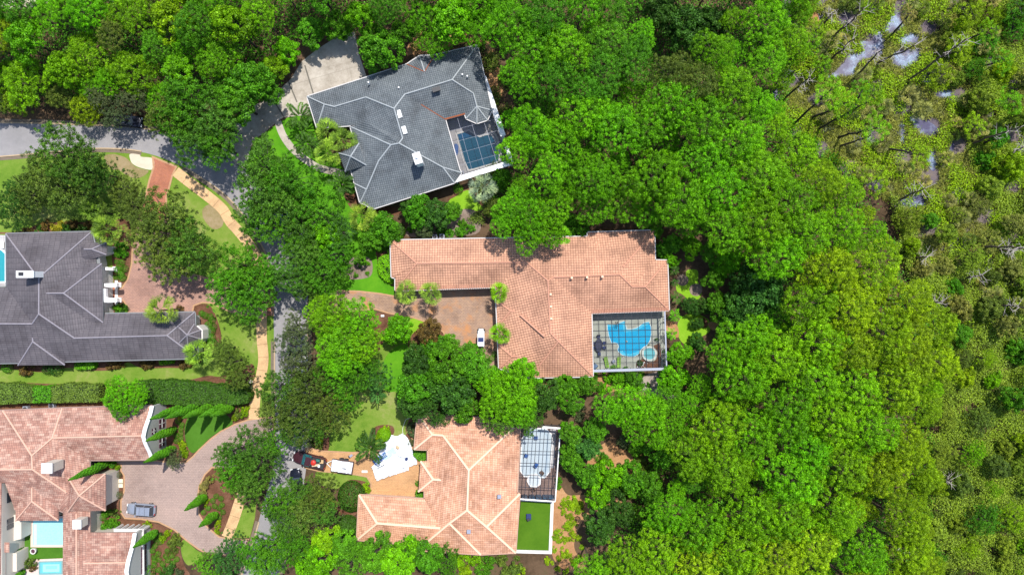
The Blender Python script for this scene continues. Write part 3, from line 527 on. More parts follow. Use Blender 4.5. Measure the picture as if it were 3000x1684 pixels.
# house two: terracotta barrel tile with the bright blue caged pool
V = dict(nw=(1144, 704, 'e'), n1=(1722, 693, 'e'), n1b=(1722, 681, 'e'), ne=(1917, 675, 'e'), e1=(1919, 762, 'e'), e2=(1955, 763, 'e'), se=(1960, 909, 'e'), pc=(1733, 917, 'e'), s1=(1737, 1102, 'e'), s2=(1553, 1106, 'e'), l1=(1462, 1078, 'e'), w1=(1452, 841, 'e'),
         w2=(1158, 851, 'e'), w3=(1158, 814, 'e'), w4=(1147, 812, 'e'), W1=(1221, 772), Y=(1543, 768), Z=(1605, 822), Zb=(1622, 812), U=(1815, 804), Vv=(1825, 782), X2=(1860, 834), V2=(1852, 840), T=(1890, 840), Q=(1612, 975), Q2=(1636, 1000))
F = [['nw', 'n1', 'Vv', 'U', 'Zb', 'Z', 'Y', 'W1'], ['n1b', 'ne', 'Vv', 'n1'], ['ne', 'e1', 'X2', 'V2', 'U', 'Vv'], ['e1', 'e2', 'T', 'V2', 'X2'], ['e2', 'se', 'T'], ['se', 'pc', 'Zb', 'U', 'V2', 'T'], ['pc', 's1', 'Q2', 'Q', 'Z', 'Zb'], ['s1', 's2', 'Q2'],
     ['l1', 'w1', 'Y', 'Z', 'Q', 'Q2', 's2'], ['w1', 'w2', 'W1', 'Y'], ['w4', 'nw', 'W1', 'w2', 'w3']]
rid = [('nw', 'W1'), ('W1', 'Y'), ('Y', 'Z'), ('Z', 'Zb'), ('Zb', 'U'), ('U', 'V2'), ('V2', 'T'), ('T', 'se'), ('T', 'e2'), ('Vv', 'ne'), ('Z', 'Q'), ('Q', 'Q2'), ('Q2', 's1'), ('Q2', 's2'), ('W1', 'w2')]
out = ['nw', 'n1', 'n1b', 'ne', 'e1', 'e2', 'se', 'pc', 's1', 's2', 'l1', 'w1', 'w2', 'w3', 'w4']
H2, p2_, r2_ = house('long terracotta barrel tiled house around a tan paver court, bright blue pool at its corner', 'terracotta_roof_house', 'S', V, F, rid, out, 3.2, 0.36, Rf_terra, Rc_terra, M_peachw, M_fas,
    hips=[dict(c=[(1463, 950), (1457, 882), (1580, 882), (1580, 950)], A=(1495, 911), B=(1560, 911), e=3.3, s=0.36), dict(c=[(1463, 1078), (1461, 1011), (1570, 1011), (1570, 1078)], A=(1500, 1044), B=(1560, 1044), e=3.35, s=0.36)])
mm = MB(); mm.rod(P('S', 1524, 923, 4.62), P('S', 1595, 986, 6.1), 0.16); mm.make('ridge_cap', Rc_terra, r2_)
for x, y in ((663, 515), (772, 511), (880, 507), (514, 631), (516, 717), (519, 803)):
    c = roofbox('roof_vent', 'G', x, y, 6.2, (0.33, 0.33, 0.8), 0, Rc_peach, r2_)
# ribs of real barrel tile along the eaves that show largest
mm = MB(); a, b = p2_['se'], p2_['pc']; n = 48
for k in range(n): q = a.lerp(b, (k + .5) / n); mm.rod(q + Vector((0, -0.07, 0.0)), q + Vector((0, 0.5, 0.2)), 0.11, n=6)
mm.make('eave_tile', Rc_terra, r2_); mm = MB(); a, b = p2_['w1'], p2_['w2']; n = 46
for k in range(n): q = a.lerp(b, (k + .5) / n); mm.rod(q + Vector((0, -0.07, 0.0)), q + Vector((0, 0.5, 0.2)), 0.11, n=6)
mm.make('eave_tile', Rc_terra, r2_)

# house four: peach tile
V = dict(nw=(1140, 303, 'e'), ne=(1868, 358, 'e'), e1=(1843, 868, 'e'), e2=(1862, 872, 'e'), se=(1832, 1288, 'e'), s1=(1585, 1300, 'e'), s2=(1140, 1270, 'e'), s3=(1136, 1236, 'e'), sw=(712, 1197, 'e'), w1=(728, 880, 'e'), w2=(1190, 908, 'e'), w3=(1190, 856, 'e'),
         w4=(1200, 820, 'e'), w6=(1213, 642, 'e'), w7=(1213, 560, 'e'), w8=(1118, 558, 'e'), A=(1245, 455), B=(1320, 460), C=(1502, 705), D=(1490, 988), E=(1365, 1080), Fp=(1628, 1105), Wr=(855, 1080), We=(1300, 1115))
F = [['nw', 'ne', 'C', 'B', 'A'], ['w8', 'nw', 'A'], ['w7', 'w8', 'A', 'B'], ['w3', 'w6', 'w7', 'B', 'C', 'D', 'E', 'We', 'w2'], ['ne', 'e1', 'e2', 'Fp', 'D', 'C'], ['e2', 'se', 'Fp'], ['se', 's1', 'E', 'D', 'Fp'], ['s1', 's2', 'E'], ['w1', 'w2', 'We', 'Wr'], ['sw', 'w1', 'Wr'], ['s3', 'sw', 'Wr', 'We', 'E', 's2']]
rid = [('nw', 'A'), ('A', 'w8'), ('A', 'B'), ('B', 'C'), ('C', 'ne'), ('C', 'D'), ('D', 'E'), ('D', 'Fp'), ('Fp', 'e2'), ('Fp', 'se'), ('E', 's1'), ('E', 's2'), ('w1', 'Wr'), ('Wr', 'sw'), ('Wr', 'We')]
out = ['nw', 'ne', 'e1', 'e2', 'se', 's1', 's2', 's3', 'sw', 'w1', 'w2', 'w3', 'w4', 'w6', 'w7', 'w8']
H4, p4_, r4_ = house('peach tiled hip roofed house with pale ridges beside a white tarp and a turf rectangle', 'peach_roof_house', 'F', V, F, rid, out, 3.2, 0.34, Rf_peach, Rc_peach, M_peachw, plain('peach_gutter', (0.45, 0.28, 0.2), .7),
    hips=[dict(c=[(1147, 855), (1162, 642), (1420, 642), (1420, 855)], A=(1250, 770), B=(1342, 778), e=3.25, s=0.34, wall=1)], rr=0.2)
for x, y in ((1718, 893), (1502, 1140)):
    c = roofbox('skylight', 'F', x, y, 5.2, (0.6, 0.6, 0.35), 0, M_steel, r4_)
mm = MB(); mm.box((P('F', 900, 885)[0], P('F', 900, 885)[1] - 0.0, 1.3), (4.5, 0.15, 2.3), math.radians(-3.4)); mm.make('garage_door', M_white, H4)

# house three: plum grey, its left end runs out of the photo
V = dict(nw=(42, 205, 'e'), ne=(648, 190, 'e'), t1=(750, 268, 'e'), t2=(752, 350, 'e'), t3=(712, 408, 'e'), g1=(718, 415, 'e'), g4=(728, 760, 'e'), n3=(735, 769, 'e'), n4=(1375, 757, 'e'), n5=(1378, 850, 'e'), n7=(1398, 960, 'e'), se=(1395, 1082, 'e'), s1=(460, 1105, 'e'), s4=(126, 1114, 'e'), sw=(-300, 1122, 'e'),
         wp=(-300, 580, 'e'), w1=(45, 580, 'e'), A=(240, 475), B=(275, 515), Cc=(275, 770), Dd=(228, 840), Dw=(-300, 838), Ee=(525, 940), Ff=(1180, 922))
F = [['nw', 'ne', 'B', 'A'], ['n3', 'ne', 'B', 'Cc', 'Ee'], ['n3', 'n4', 'Ff', 'Ee'], ['n4', 'n5', 'n7', 'se', 'Ff'], ['se', 'sw', 'Dw', 'Dd', 'Cc', 'Ee', 'Ff'], ['w1', 'nw', 'A', 'B', 'Cc', 'Dd'], ['wp', 'w1', 'Dd', 'Dw']]
rid = [('nw', 'A'), ('A', 'B'), ('B', 'ne'), ('B', 'Cc'), ('Cc', 'Dd'), ('Dd', 'Dw'), ('Cc', 'Ee'), ('Ee', 'Ff'), ('Ff', 'n4'), ('Ff', 'se')]
out = ['nw', 'ne', 'g1', 'g4', 'n3', 'n4', 'n5', 'n7', 'se', 's1', 's4', 'sw', 'wp', 'w1']
V['g1'] = (700, 400, 'e')
H3, p3_, r3_ = house('plum grey hip roofed house with a white columned porch facing the pink paver court', 'plum_roof_house', 'C', V, F, rid, out, 3.3, 0.34, Rf_plum, Rc_plum, M_stucco, M_fasg,
    hips=[dict(c=[(128, 1132), (458, 1130), (458, 800), (128, 800)], A=(232, 965), B=(232, 850), e=3.35, s=0.3), dict(c=[(728, 830), (720, 415), (420, 415), (420, 830)], A=(450, 624), B=(330, 624), e=3.9, s=0.3, wall=1),
          dict(c=[(752, 352), (750, 266), (560, 266), (560, 408)], A=(648, 313), B=(594, 313), e=3.6, s=0.42, wall=1), dict(c=[(1420, 948), (1418, 884), (1372, 842), (1240, 842), (1240, 1000), (1330, 1020)], fan=(1322, 918), z=5.2, e=3.4)], rr=0.12)
c = roofbox('chimney', 'C', 178, 490, 8.0, (2.6, 0.95, 2.6), 0, M_white, r3_, 0.15)
q = P('C', 148, 488, 8.15); mm = MB(); mm.box(q, (0.8, 0.6, 0.1)); mm.make('flue', M_dark, c)
# porch: white arched parapet, columns, beams, steps
for pp, z0, z1 in (([(695, 590), (745, 590), (748, 650), (768, 665), (765, 690), (735, 685), (700, 650)], 2.9, 3.5), ([(735, 555), (822, 553), (824, 578), (790, 582), (735, 578)], 2.6, 3.2), ([(765, 658), (826, 658), (826, 685), (735, 692)], 2.6, 3.2), ([(755, 443), (795, 443), (797, 462), (770, 462)], 2.6, 3.0)):
    mm = MB(); mm.prism(ccw(wpts('C', pp, z1)), z0, z1, bot=True); mm.make('porch_beam', M_white, H3)
for x, y in ((812, 565), (814, 672), (786, 452)):
    q = P('C', x, y, 1.3); mm = MB(); mm.box((q.x, q.y, 0.15), (0.8, 0.8, 0.3)); mm.box((q.x, q.y, 1.4), (0.5, 0.5, 2.4)); mm.make('porch_column', M_white, H3)
link('porch_floor', sheet_mesh('porch_floor', wpts('C', [(740, 570), (822, 575), (822, 668), (740, 668)]), 0.12), G_pav_red, H3)
mm = MB(); q = P('C', 822, 620, 0.1); mm.box((q.x, q.y, 0.08), (0.45, 4.2, 0.16)); mm.make('porch_step', M_white, H3)
# bay front of the garage end
mm = MB(); mm.prism(ccw(wpts('C', [(1390, 848), (1430, 848), (1462, 880), (1462, 940), (1425, 970), (1390, 960)], 1.5)), 0, 3.1); mm.make('bay_wall', M_stucco, H3)
mm = MB(); mm.prism(ccw(wpts('C', [(1378, 776), (1412, 778), (1412, 846), (1378, 846)], 0)), 0, 2.2); mm.make('side_wall', M_fasg, H3)

# house five: mottled pink tile, a second storey and a courtyard pool at the photo's corner
V = dict(nL=(20, 285, 'e'), nK=(-350, 292, 'e'), nM=(440, 268, 'e'), nB=(1075, 250, 'e'), Rg=(1012, 462), sB=(1070, 630, 'e'), sA=(632, 634, 'e'), N1=(370, 478), N2=(225, 603), N3=(230, 700), tc=(470, 862), Wr0=(-350, 705),
         sE=(412, 985, 'e'), sF=(105, 985, 'e'), sH=(35, 795, 5.2), Wr=(-350, 795, 5.2), sx=(632, 740, 'e'), c1=(636, 1000, 'e'), c2=(445, 1000, 'e'))
F = [['nL', 'nM', 'N1', 'N2'], ['nM', 'nB', 'Rg', 'N1'], ['sB', 'sA', 'N1', 'Rg'], ['sA', 'sx', 'tc', 'N3', 'N2', 'N1'], ['nK', 'nL', 'N2', 'N3', 'Wr0'], ['sE', 'sF', 'sH', 'Wr', 'Wr0', 'N3', 'tc'], ['c1', 'c2', 'sE', 'tc', 'sx']]
rid = [('nL', 'N2'), ('N1', 'nM'), ('N1', 'Rg'), ('N1', 'N2'), ('N2', 'N3'), ('N3', 'Wr0'), ('N3', 'tc')]
out = ['nL', 'nM', 'nB', 'sB', 'sA', 'sx', 'c1', 'c2', 'sE', 'sF', 'sH', 'Wr', 'nK']
H5, p5_, r5_ = house('mottled pink tiled house with white curved gables and a courtyard pool', 'pink_roof_house', 'E', V, F, rid, out, 4.0, 0.34, Rf_mott, Rc_mott, M_beige, plain('brown_gutter', (0.3, 0.2, 0.17), .7),
    hips=[dict(c=[(745, 990), (745, 730), (475, 748), (480, 997)], e=4.7, fan=(560, 885), z=7.2, wall=1), dict(c=[(110, 1062), (412, 1060), (412, 800), (110, 800)], A=(225, 925), B=(225, 830), e=4.1, s=0.34, wall=1),
          dict(c=[(444, 1600), (640, 1600), (636, 960), (444, 960)], A=(540, 1500), B=(540, 1010), e=4.05, s=0.28, wall=1), dict(c=[(950, 1600), (950, 1145), (520, 1145), (520, 1600)], A=(930, 1355), B=(515, 1365), e=4.2, s=0.34, wall=1)])
def gable(nm, t, a, r, b, eave, rh, wx, par):
    """thick gable wall with a raised white coping that curves up to its ridge"""
    A, B = P(t, *a, eave), P(t, *b, eave); R = P(t, *r, rh); x = (A.x + B.x) / 2; y0, y1 = B.y, A.y; th = 0.35; pr = []
    for k in range(17):
        f = k / 16; s = 1 - abs(2 * f - 1); z = eave + 0.25 + (rh - eave) * (s ** 1.0) + 0.25 * math.sin(math.pi * s * 2) * -1 * 0.6; pr.append((y0 + (y1 - y0) * f, z))
    vs = []; n = len(pr)
    for xx in (x, x + th): vs += [(xx, y, 0) for y, z in pr] + [(xx, y, z) for y, z in pr]
    fs = []
    for i in range(n - 1): fs += [(i, i + 1, n + i + 1, n + i), (2 * n + i, 2 * n + i + 1, 3 * n + i + 1, 3 * n + i), (n + i, n + i + 1, 3 * n + i + 1, 3 * n + i)]
    fs += [(0, n, 3 * n, 2 * n), (n - 1, 2 * n - 1, 4 * n - 1, 3 * n - 1)]
    m = MB(); m.add(vs, fs); o = m.make('gable_wall', plain('grey_stucco', (0.45, 0.45, 0.42), 0.9, var=0.05), par); m = MB()
    for i in range(n - 1): m.bar((x + th / 2, pr[i][0], pr[i][1] + .06), (x + th / 2, pr[i + 1][0], pr[i + 1][1] + .06), 0.6, 0.14)
    m.make('coping', M_white, o); return x + th
gx = gable('n', 'E', (1078, 250), (1012, 462), (1068, 632), 4.0, 6.6, 0, H5)
for yy, z, w_, h_ in ((375, 1.6, 1.5, 1.7), (510, 1.6, 1.5, 1.7), (430, 4.2, 0.9, 1.1)):
    q = P('E', 1130, yy, z); mm = MB(); o = mm.box((gx + 0.04, q.y, z), (0.08, w_, h_)).make('window', M_shut, H5); mm = MB(); mm.box((gx + 0.1, q.y, z), (0.05, 0.09, h_)); mm.box((gx + 0.1, q.y, z), (0.05, w_, 0.09)); mm.make('glazing_bar', M_white, o)
gx2 = gable('s', 'E', (952, 1145), (912, 1355), (952, 1600), 4.2, 6.6, 0, H5)
for k in range(5):
    q = P('E', 985, 1255 + 38 * k, 2.2); mm = MB(); o = mm.box((gx2 + 0.04, q.y, 2.2), (0.08, 0.8, 1.6)).make('window', M_shut, H5); mm = MB(); mm.box((gx2 + 0.1, q.y, 2.2), (0.05, 0.8, 0.09)); mm.make('glazing_bar', M_white, o)
mm = MB(); q = P('E', 336, 690, 8.3); mm.box((q.x, q.y, 7.0), (1.5, 1.4, 2.8)); c = mm.make('chimney', M_beige, r5_); mm = MB(); mm.box((q.x, q.y, 8.45), (1.7, 1.6, 0.15)); mm.make('chimney_cap', M_white, c)
mm = MB(); q = P('E', 548, 1085, 6.6); mm.box((q.x, q.y, 5.8), (1.2, 1.3, 1.8)); c = mm.make('chimney', M_beige, r5_); mm = MB(); mm.box((q.x, q.y, 6.75), (1.35, 1.45, 0.12)); mm.make('chimney_cap', M_white, c)
# its second storey block on the left edge
mm = MB(); mm.prism(ccw([tuple(P('E', -300, 800, 5.2)[:2]), tuple(P('E', 14, 800, 5.2)[:2]), tuple(P('E', 14, 1500, 5.2)[:2]), tuple(P('E', -300, 1500, 5.2)[:2])]), 0, 5.2); tw = mm.make('upper_storey_wall', M_beige, H5)
x0 = P('E', 14, 900, 5.2).x
roof_obj('upper_roof', [[P('E', -330, 790, 5.3), P('E', 12, 795, 5.3), P('E', -60, 1000, 6.4), P('E', -330, 1000, 6.4)], [P('E', 12, 795, 5.3), P('E', 6, 1500, 5.3), P('E', -60, 1500, 6.4), P('E', -60, 1000, 6.4)]], Rf_mott, H5)
roof_obj('lower_roof', [[P('E', 66, 1214, 4.4), P('E', 66, 1286, 4.4), P('E', 0, 1286, 4.9), P('E', 0, 1214, 4.9)], [P('E', 42, 1286, 4.38), P('E', 42, 1600, 4.38), P('E', -60, 1600, 4.95), P('E', -60, 1286, 4.95)]], Rf_mott, H5)
for yy in (875, 910, 1060, 1100):
    q = P('E', 40, yy, 3.4); mm = MB(); o = mm.box((x0 + 0.03, q.y, 3.4), (0.06, 0.8, 1.5)).make('window', M_glass, H5)
mm = MB(); mm.prism(ccw(wpts('E', [(20, 1020), (150, 1020), (150, 1190), (70, 1210), (20, 1210)], 2.6)), 0, 2.6); mm.make('side_wall', M_beige, H5); mm = MB(); mm.prism(ccw(wpts('E', [(44, 1290), (118, 1290), (118, 1420), (44, 1420)], 2.8)), 0, 2.8); mm.make('side_wall', M_beige, H5)
mm = MB(); a, b = P('E', 805, 1128, 2.6), P('E', 1008, 1128, 2.6); mm.bar(a, b, 0.5, 0.2); mm.bar(P('E', 1008, 1128, 2.6), P('E', 1012, 1440, 2.6), 0.35, 0.2)
for k in range(6): q = a.lerp(b, k / 5); mm.box((q.x, q.y, 1.25), (0.25, 0.3, 2.5))
mm.make('pergola', M_stucco, H5)
# courtyard: turf, pool, spa
sheet('turf_lawn', G_turf2, 'E', [(60, 1050), (445, 1040), (445, 1600), (-60, 1600), (60, 1250)], 0.042, False)
def coping(name, t, pts, mat, par, wd=0.45, z=0.1, inward=False):
    l = wpts(t, pts); l = ccw(l); m = MB(); inn = offset(l, -wd if not inward else wd, True); n = len(l)
    for i in range(n):
        j = (i + 1) % n; m.add([(*l[i], z), (*l[j], z), (*inn[j], z), (*inn[i], z), (*l[i], 0), (*l[j], 0), (*inn[j], 0), (*inn[i], 0)], [(0, 1, 2, 3), (0, 4, 5, 1), (3, 2, 6, 7)])
    return m.make(name, mat, par)
def pool(label, t, pts, wm, z=0.075, smooth=False, name='swimming_pool', cop=None, cw=0.4, cat='pool'):
    q = P(t, *pts[0]); root = empty(name, (0, 0, 0), label, cat); p = wpts(t, pts)
    if smooth: p = cat_rom(p)
    link('water_surface', sheet_mesh('water', p, z), wm, root)
    if cop:
        l = ccw(p); inn = offset(l, -cw, True); n = len(l); m = MB(); zz = z + 0.06
        for i in range(n):
            j = (i + 1) % n; m.add([(*l[i], zz), (*l[j], zz), (*inn[j], zz), (*inn[i], zz), (*l[i], 0), (*l[j], 0), (*inn[j], 0), (*inn[i], 0)], [(0, 1, 2, 3), (0, 4, 5, 1), (3, 2, 6, 7)])
        m.make('coping', cop, root)
    return root
def part_sheet(nm, t, pts, mat, par, z, smooth=False):
    p = wpts(t, pts); p = cat_rom(p) if smooth else p; return link(nm, sheet_mesh(nm, p, z), mat, par)
pl = pool('pale turquoise rippled pool in the courtyard of the pink roofed house', 'E', [(236, 1058), (462, 1040), (462, 1230), (236, 1230)], Wt_pale, cop=plain('pink_stone', (0.62, 0.47, 0.4), 0.8), cw=0.4)
part_sheet('shallow_ledge', 'E', [(240, 1085), (262, 1085), (262, 1228), (240, 1228)], plain('ledge_water', (0.45, 0.7, 0.75), 0.1), pl, 0.08)
sheet('patio', plain('pink_stone_paving', (0.6, 0.46, 0.42), 0.9), 'E', [(130, 1338), (450, 1325), (450, 1600), (120, 1600)], 0.05, False)
pl = pool('square stepped teal spa below the courtyard pool at the photo bottom left', 'E', [(285, 1355), (436, 1350), (436, 1430), (285, 1432)], Wt_spa, name='spa', cat='spa', cop=plain('teal_tile', (0.18, 0.33, 0.33), 0.3), cw=0.2)
part_sheet('spa_seat', 'E', [(305, 1368), (422, 1366), (422, 1420), (305, 1422)], plain('spa_shallow', (0.28, 0.62, 0.6), 0.1), pl, 0.08); part_sheet('spa_bench', 'E', [(325, 1378), (405, 1376), (405, 1400), (325, 1402)], plain('spa_bench', (0.2, 0.5, 0.5), 0.1), pl, 0.084)
t_ = P('E', 236, 1275, 0.6); u = empty('garden_urn', (t_.x, t_.y, 0.05), 'round white rimmed urn on the courtyard turf beside the pale pool', 'urn'); mm = MB(); mm.lathe((0, 0, 0), [(0.3, 0), (0.42, .3), (0.5, .6), (0.5, .7), (0.36, .7), (0.36, .5)], 20); mm.make('bowl', M_stucco, u); mm = MB(); mm.lathe((0, 0, 0), [(0.36, 0.55), (0.02, 0.58)], 16); mm.make('soil', M_shut, u)

# pools and cages of the other houses
def cage(label, t, quad, h, nx, ny, mat, scr, parent_cat='pool enclosure', roofz=None, thick=0.06, wallm=None, name='pool_cage'):
    a, b, c, d = [P(t, *p, h) for p in quad]; root = empty(name, (0, 0, 0), label, parent_cat); m = MB()
    for i in range(nx + 1): f = i / nx; m.bar(a.lerp(b, f), d.lerp(c, f), thick, thick * 1.6)
    for j in range(ny + 1): f = j / ny; m.bar(a.lerp(d, f), b.lerp(c, f), thick * 0.8, thick * 1.3)
    m.make('roof_frame', mat, root); m = MB()
    ed = [(a, b, nx), (b, c, ny), (c, d, nx), (d, a, ny)]
    for p, q, n in ed:
        for i in range(n): r = p.lerp(q, i / n); m.bar(r, Vector((r.x, r.y, 0)), thick, thick)
        m.bar(p - Vector((0, 0, h - 1.0)), q - Vector((0, 0, h - 1.0)), thick, thick)
    m.make('post_frame', wallm or mat, root)
    m = MB(); m.add([a, b, c, d], [(0, 1, 2, 3)]); m.make('roof_screen', scr, root, loc=(0, 0, 0.05)); return root
sheet('pool_deck', G_tile3, 'B', [(1320, 640), (1490, 600), (1640, 560), (1745, 770), (1800, 950), (1430, 1080), (1400, 900)], 0.04, False)
p1 = pool('deep blue pool under the cage of the slate grey house', 'O', [(335, 525), (520, 470), (620, 540), (700, 575), (780, 545), (880, 528), (930, 600), (990, 760), (1010, 880), (1000, 960), (930, 985), (600, 1080), (520, 1095), (460, 960)], Wt_deep, cop=G_tile3 and plain('white_coping', (0.6, 0.58, 0.56), 0.8), cw=0.3)
part_sheet('pool_step', 'O', [(345, 535), (515, 482), (560, 560), (365, 615)], plain('step_water', (0.01, 0.09, 0.2), 0.08), p1, 0.08)
l = cat_rom(wpts('O', [(790, 460), (840, 400), (840, 470), (900, 510), (950, 560), (990, 680), (1020, 800), (1055, 900)]), False); cu = strip('raised_wall', plain('cream_wall', (0.6, 0.55, 0.48), 0.8), l, 0, 0.35, 0, 0.5, kind=None); setp(cu, 'curved cream planter wall along the deep blue pool', 'low wall')
cage('grey framed screen cage over the deep blue pool of the slate house', 'O', [(140, 285), (905, 100), (1200, 985), (385, 1225)], 2.9, 4, 5, M_steel, M_screen2, thick=.04)
o = empty('towel_float', P('O', 318, 775, 0.1), 'curved blue float lying on the deck by the deep blue pool', 'pool float'); mm = MB(); mm.prism([(-.35, 1.0), (.15, 1.0), (.35, .5), (.3, -.6), (.0, -1.1), (-.25, -1.0)][::-1], 0, 0.16, bot=True); bevel(mm.make('float_body', M_bluec, o), 0.06); mm = MB(); mm.box((0, -.4, .19), (.35, .3, .06)); mm.make('float_pillow', M_bluec, o)

sheet('pool_deck', G_tile, 'M', [(205, 230), (1600, 190), (1630, 1300), (240, 1320)], 0.04, False)
p2 = pool('bright blue free form pool caged behind the terracotta house', 'M', [(510, 452), (690, 455), (735, 425), (835, 388), (850, 470), (868, 548), (960, 545), (1060, 520), (1130, 470), (1200, 420), (1290, 405), (1325, 500), (1330, 620), (1310, 740), (1260, 830), (1190, 870), (1130, 930), (1100, 1000), (1010, 1050), (900, 1052), (790, 1020), (720, 960), (705, 930), (725, 860), (700, 800), (640, 785), (590, 795), (545, 680), (515, 540)], Wt_blue, cop=plain('pale_blue_coping', (0.5, 0.6, 0.6), 0.7), cw=0.12)
part_sheet('shallow_ledge', 'M', [(735, 430), (832, 393), (848, 470), (866, 552), (960, 550), (1060, 525), (1140, 468), (1210, 425), (1285, 410), (1290, 450), (1180, 490), (1060, 570), (900, 590), (830, 597), (805, 520), (800, 440)], Wt_step, p2, 0.08)
part_sheet('shallow_ledge', 'M', [(790, 1018), (725, 955), (760, 940), (850, 1000), (950, 1005), (1050, 970), (1135, 925), (1100, 998), (1010, 1046), (900, 1048)], Wt_step, p2, 0.08)
part_sheet('pool_step', 'M', [(512, 455), (640, 458), (630, 490), (514, 490)], Wt_step, p2, 0.08)
q = P('M', 870, 770, 0.12); mm = MB(); mm.ball((q.x, q.y, 0.15), 0.18); mm.make('chlorine_float', plain('float_grey', (0.4, 0.38, 0.3)), p2); mm = MB()
for dx in (0, 30):
    pts = [P('M', 655 + dx, 530, 0.1), P('M', 655 + dx, 450, 0.9), P('M', 668 + dx, 400, 0.95), P('M', 690 + dx, 480, 0.3)]
    for i in range(3): mm.rod(pts[i], pts[i + 1], 0.035)
mm.make('handrail', M_bronze, p2)
p2s = pool('small round turquoise spa beside the bright blue pool', 'M', [(1195, 940), (1250, 895), (1330, 895), (1385, 940), (1398, 1000), (1375, 1070), (1310, 1105), (1240, 1090), (1195, 1040)], Wt_spa, z=0.3, smooth=True, name='spa', cat='spa', cop=plain('pale_coping', (0.5, 0.54, 0.5), 0.7), cw=0.3)
bed('M', [(1380, 850), (1430, 830), (1500, 820), (1500, 1260), (1230, 1265), (1150, 1100), (1110, 1060), (1180, 1100), (1300, 1160), (1400, 1130), (1440, 1060), (1450, 960), (1400, 900)], G_mulch, 0.05)
bed('M', [(1060, 1150), (1120, 1110), (1200, 1140), (1220, 1220), (1180, 1265), (1060, 1260)], G_mulch, 0.055)
cage('dark bronze screen cage over the bright blue free form pool', 'M', [(200, 205), (1590, 190), (1625, 1290), (245, 1330)], 2.9, 11, 9, M_bronze, M_screen)
mm = MB(); a, b, c = P('M', 245, 1325, 3.0), P('M', 1625, 1285, 3.0), P('M', 1590, 200, 3.0); mm.bar(a, b, 0.42, 0.2); mm.bar(b, c, 0.2, 0.2); mm.make('cage_beam', M_steel, [o for o in COL.objects if o.name.startswith('pool_cage')][-1] if False else bpy.data.objects['pool_cage.001'])

sheet('pool_deck', G_tile2, 'N', [(90, 60), (540, 60), (480, 840), (80, 830)], 0.04, False)
sheet('pool_deck', G_tile3, 'N', [(430, 95), (490, 95), (470, 490), (430, 495)], 0.046, False)
p3 = pool('empty pale blue pool shell with clipped corners behind the peach house', 'N', [(205, 90), (385, 90), (440, 150), (445, 240), (420, 530), (370, 590), (165, 575), (125, 520), (140, 200)], Wt_grey, cop=M_white, cw=0.15)
part_sheet('pool_bench', 'N', [(215, 110), (375, 112), (412, 160), (400, 520), (350, 560), (300, 560), (350, 520), (385, 470), (395, 170), (365, 130), (215, 130)], plain('bench_shell', (0.33, 0.42, 0.5), 0.6), p3, 0.08)
p3s = pool('octagonal pale spa at the lower end of the empty blue pool', 'N', [(215, 570), (290, 562), (322, 600), (318, 650), (280, 678), (225, 668), (200, 620)], plain('spa_shell', (0.5, 0.56, 0.6), 0.6), z=0.35, name='spa', cat='spa', cop=M_white, cw=0.2)
cage('dark framed screen cage over the empty pale blue pool', 'N', [(130, 75), (535, 75), (480, 830), (85, 810)], 2.9, 5, 6, M_bronze, screen_mat('clear_screen', 0.1, (0.06, 0.06, 0.08)), thick=0.09)
mm = MB(); a, b, c, d = P('N', 345, 70, 2.9), P('N', 535, 85, 2.9), P('N', 482, 838, 2.9), P('N', 110, 812, 2.9); mm.bar(a, b, 0.3, 0.2); mm.bar(b, c, 0.16, 0.2); mm.bar(c, d, 0.2, 0.2); mm.make('cage_beam', M_white, bpy.data.objects['pool_cage.002'])
mm = MB()
for x in (165, 240, 310, 380, 440): q = P('N', x, 790, 1.3); mm.box((q.x, q.y, 1.3), (0.9, 0.08, 2.2))
mm.make('glass_panel', plain('blue_glass', (0.05, 0.12, 0.2), 0.1), bpy.data.objects['pool_cage.002'])
for i, (x, y, lab) in enumerate(((282, 180, 'blue folded chair standing at the upper end of the empty pool shell'), (183, 362, 'dark blue folded chair on the left side of the empty pool shell'), (285, 455, 'dark blue chair in the middle of the empty pool shell'), (340, 535, 'brown chair standing by the lower corner of the empty pool shell'), (252, 712, 'dark brown stool on the deck below the octagonal spa'))):
    o = empty('patio_chair', P('N', x, y, 0.1), lab, 'chair', 'chairs around the empty pool', rz=i * 1.3); mt = M_bluec if i < 3 else plain('brown_weave', (0.1, 0.06, 0.04), 0.8)
    mm = MB(); mm.box((0, 0, 0.42), (0.6, 0.6, 0.08)); bevel(mm.make('seat', mt, o)); mm = MB(); mm.box((0, 0.3, 0.7), (0.6, 0.08, 0.5)); mm.make('backrest', mt, o)
    for sx in (-1, 1):
        for sy in (-1, 1): mm = MB(); mm.rod((sx * .26, sy * .26, 0), (sx * .26, sy * .26, .42), 0.025); mm.make('leg', M_dark, o)
tf = wpts('H', [(183, 920), (392, 928), (378, 1268), (153, 1262)]); link('turf_lawn', sheet_mesh('turf', tf, 0.15), G_turf, kind='structure')
l = wpts('H', [(398, 925), (384, 1274), (148, 1268)]); o = strip('turf_curb', M_stucco, l, -0.12, 0.42, 0, 0.28, kind=None); setp(o, 'white low curb wall edging the rectangular artificial turf', 'low wall')
o = strip('turf_back_wall', M_stucco, wpts('H', [(165, 908), (405, 920)]), -0.15, 0.15, 0, 0.6, kind=None); setp(o, 'white low wall between the caged pool and the turf rectangle', 'low wall')
o = empty('lounge_cube', P('H', 238, 1030, 0.16), 'dark blue padded stool lying on the rectangular artificial turf', 'stool'); mm = MB(); mm.box((0, 0, 0.25), (0.85, 1.0, 0.3)); bevel(mm.make('cushion', M_navy, o), 0.1, 3); mm = MB(); mm.box((-.05, -.45, 0.45), (0.5, 0.45, 0.3), 0.4); bevel(mm.make('headrest', M_dark, o), 0.08)
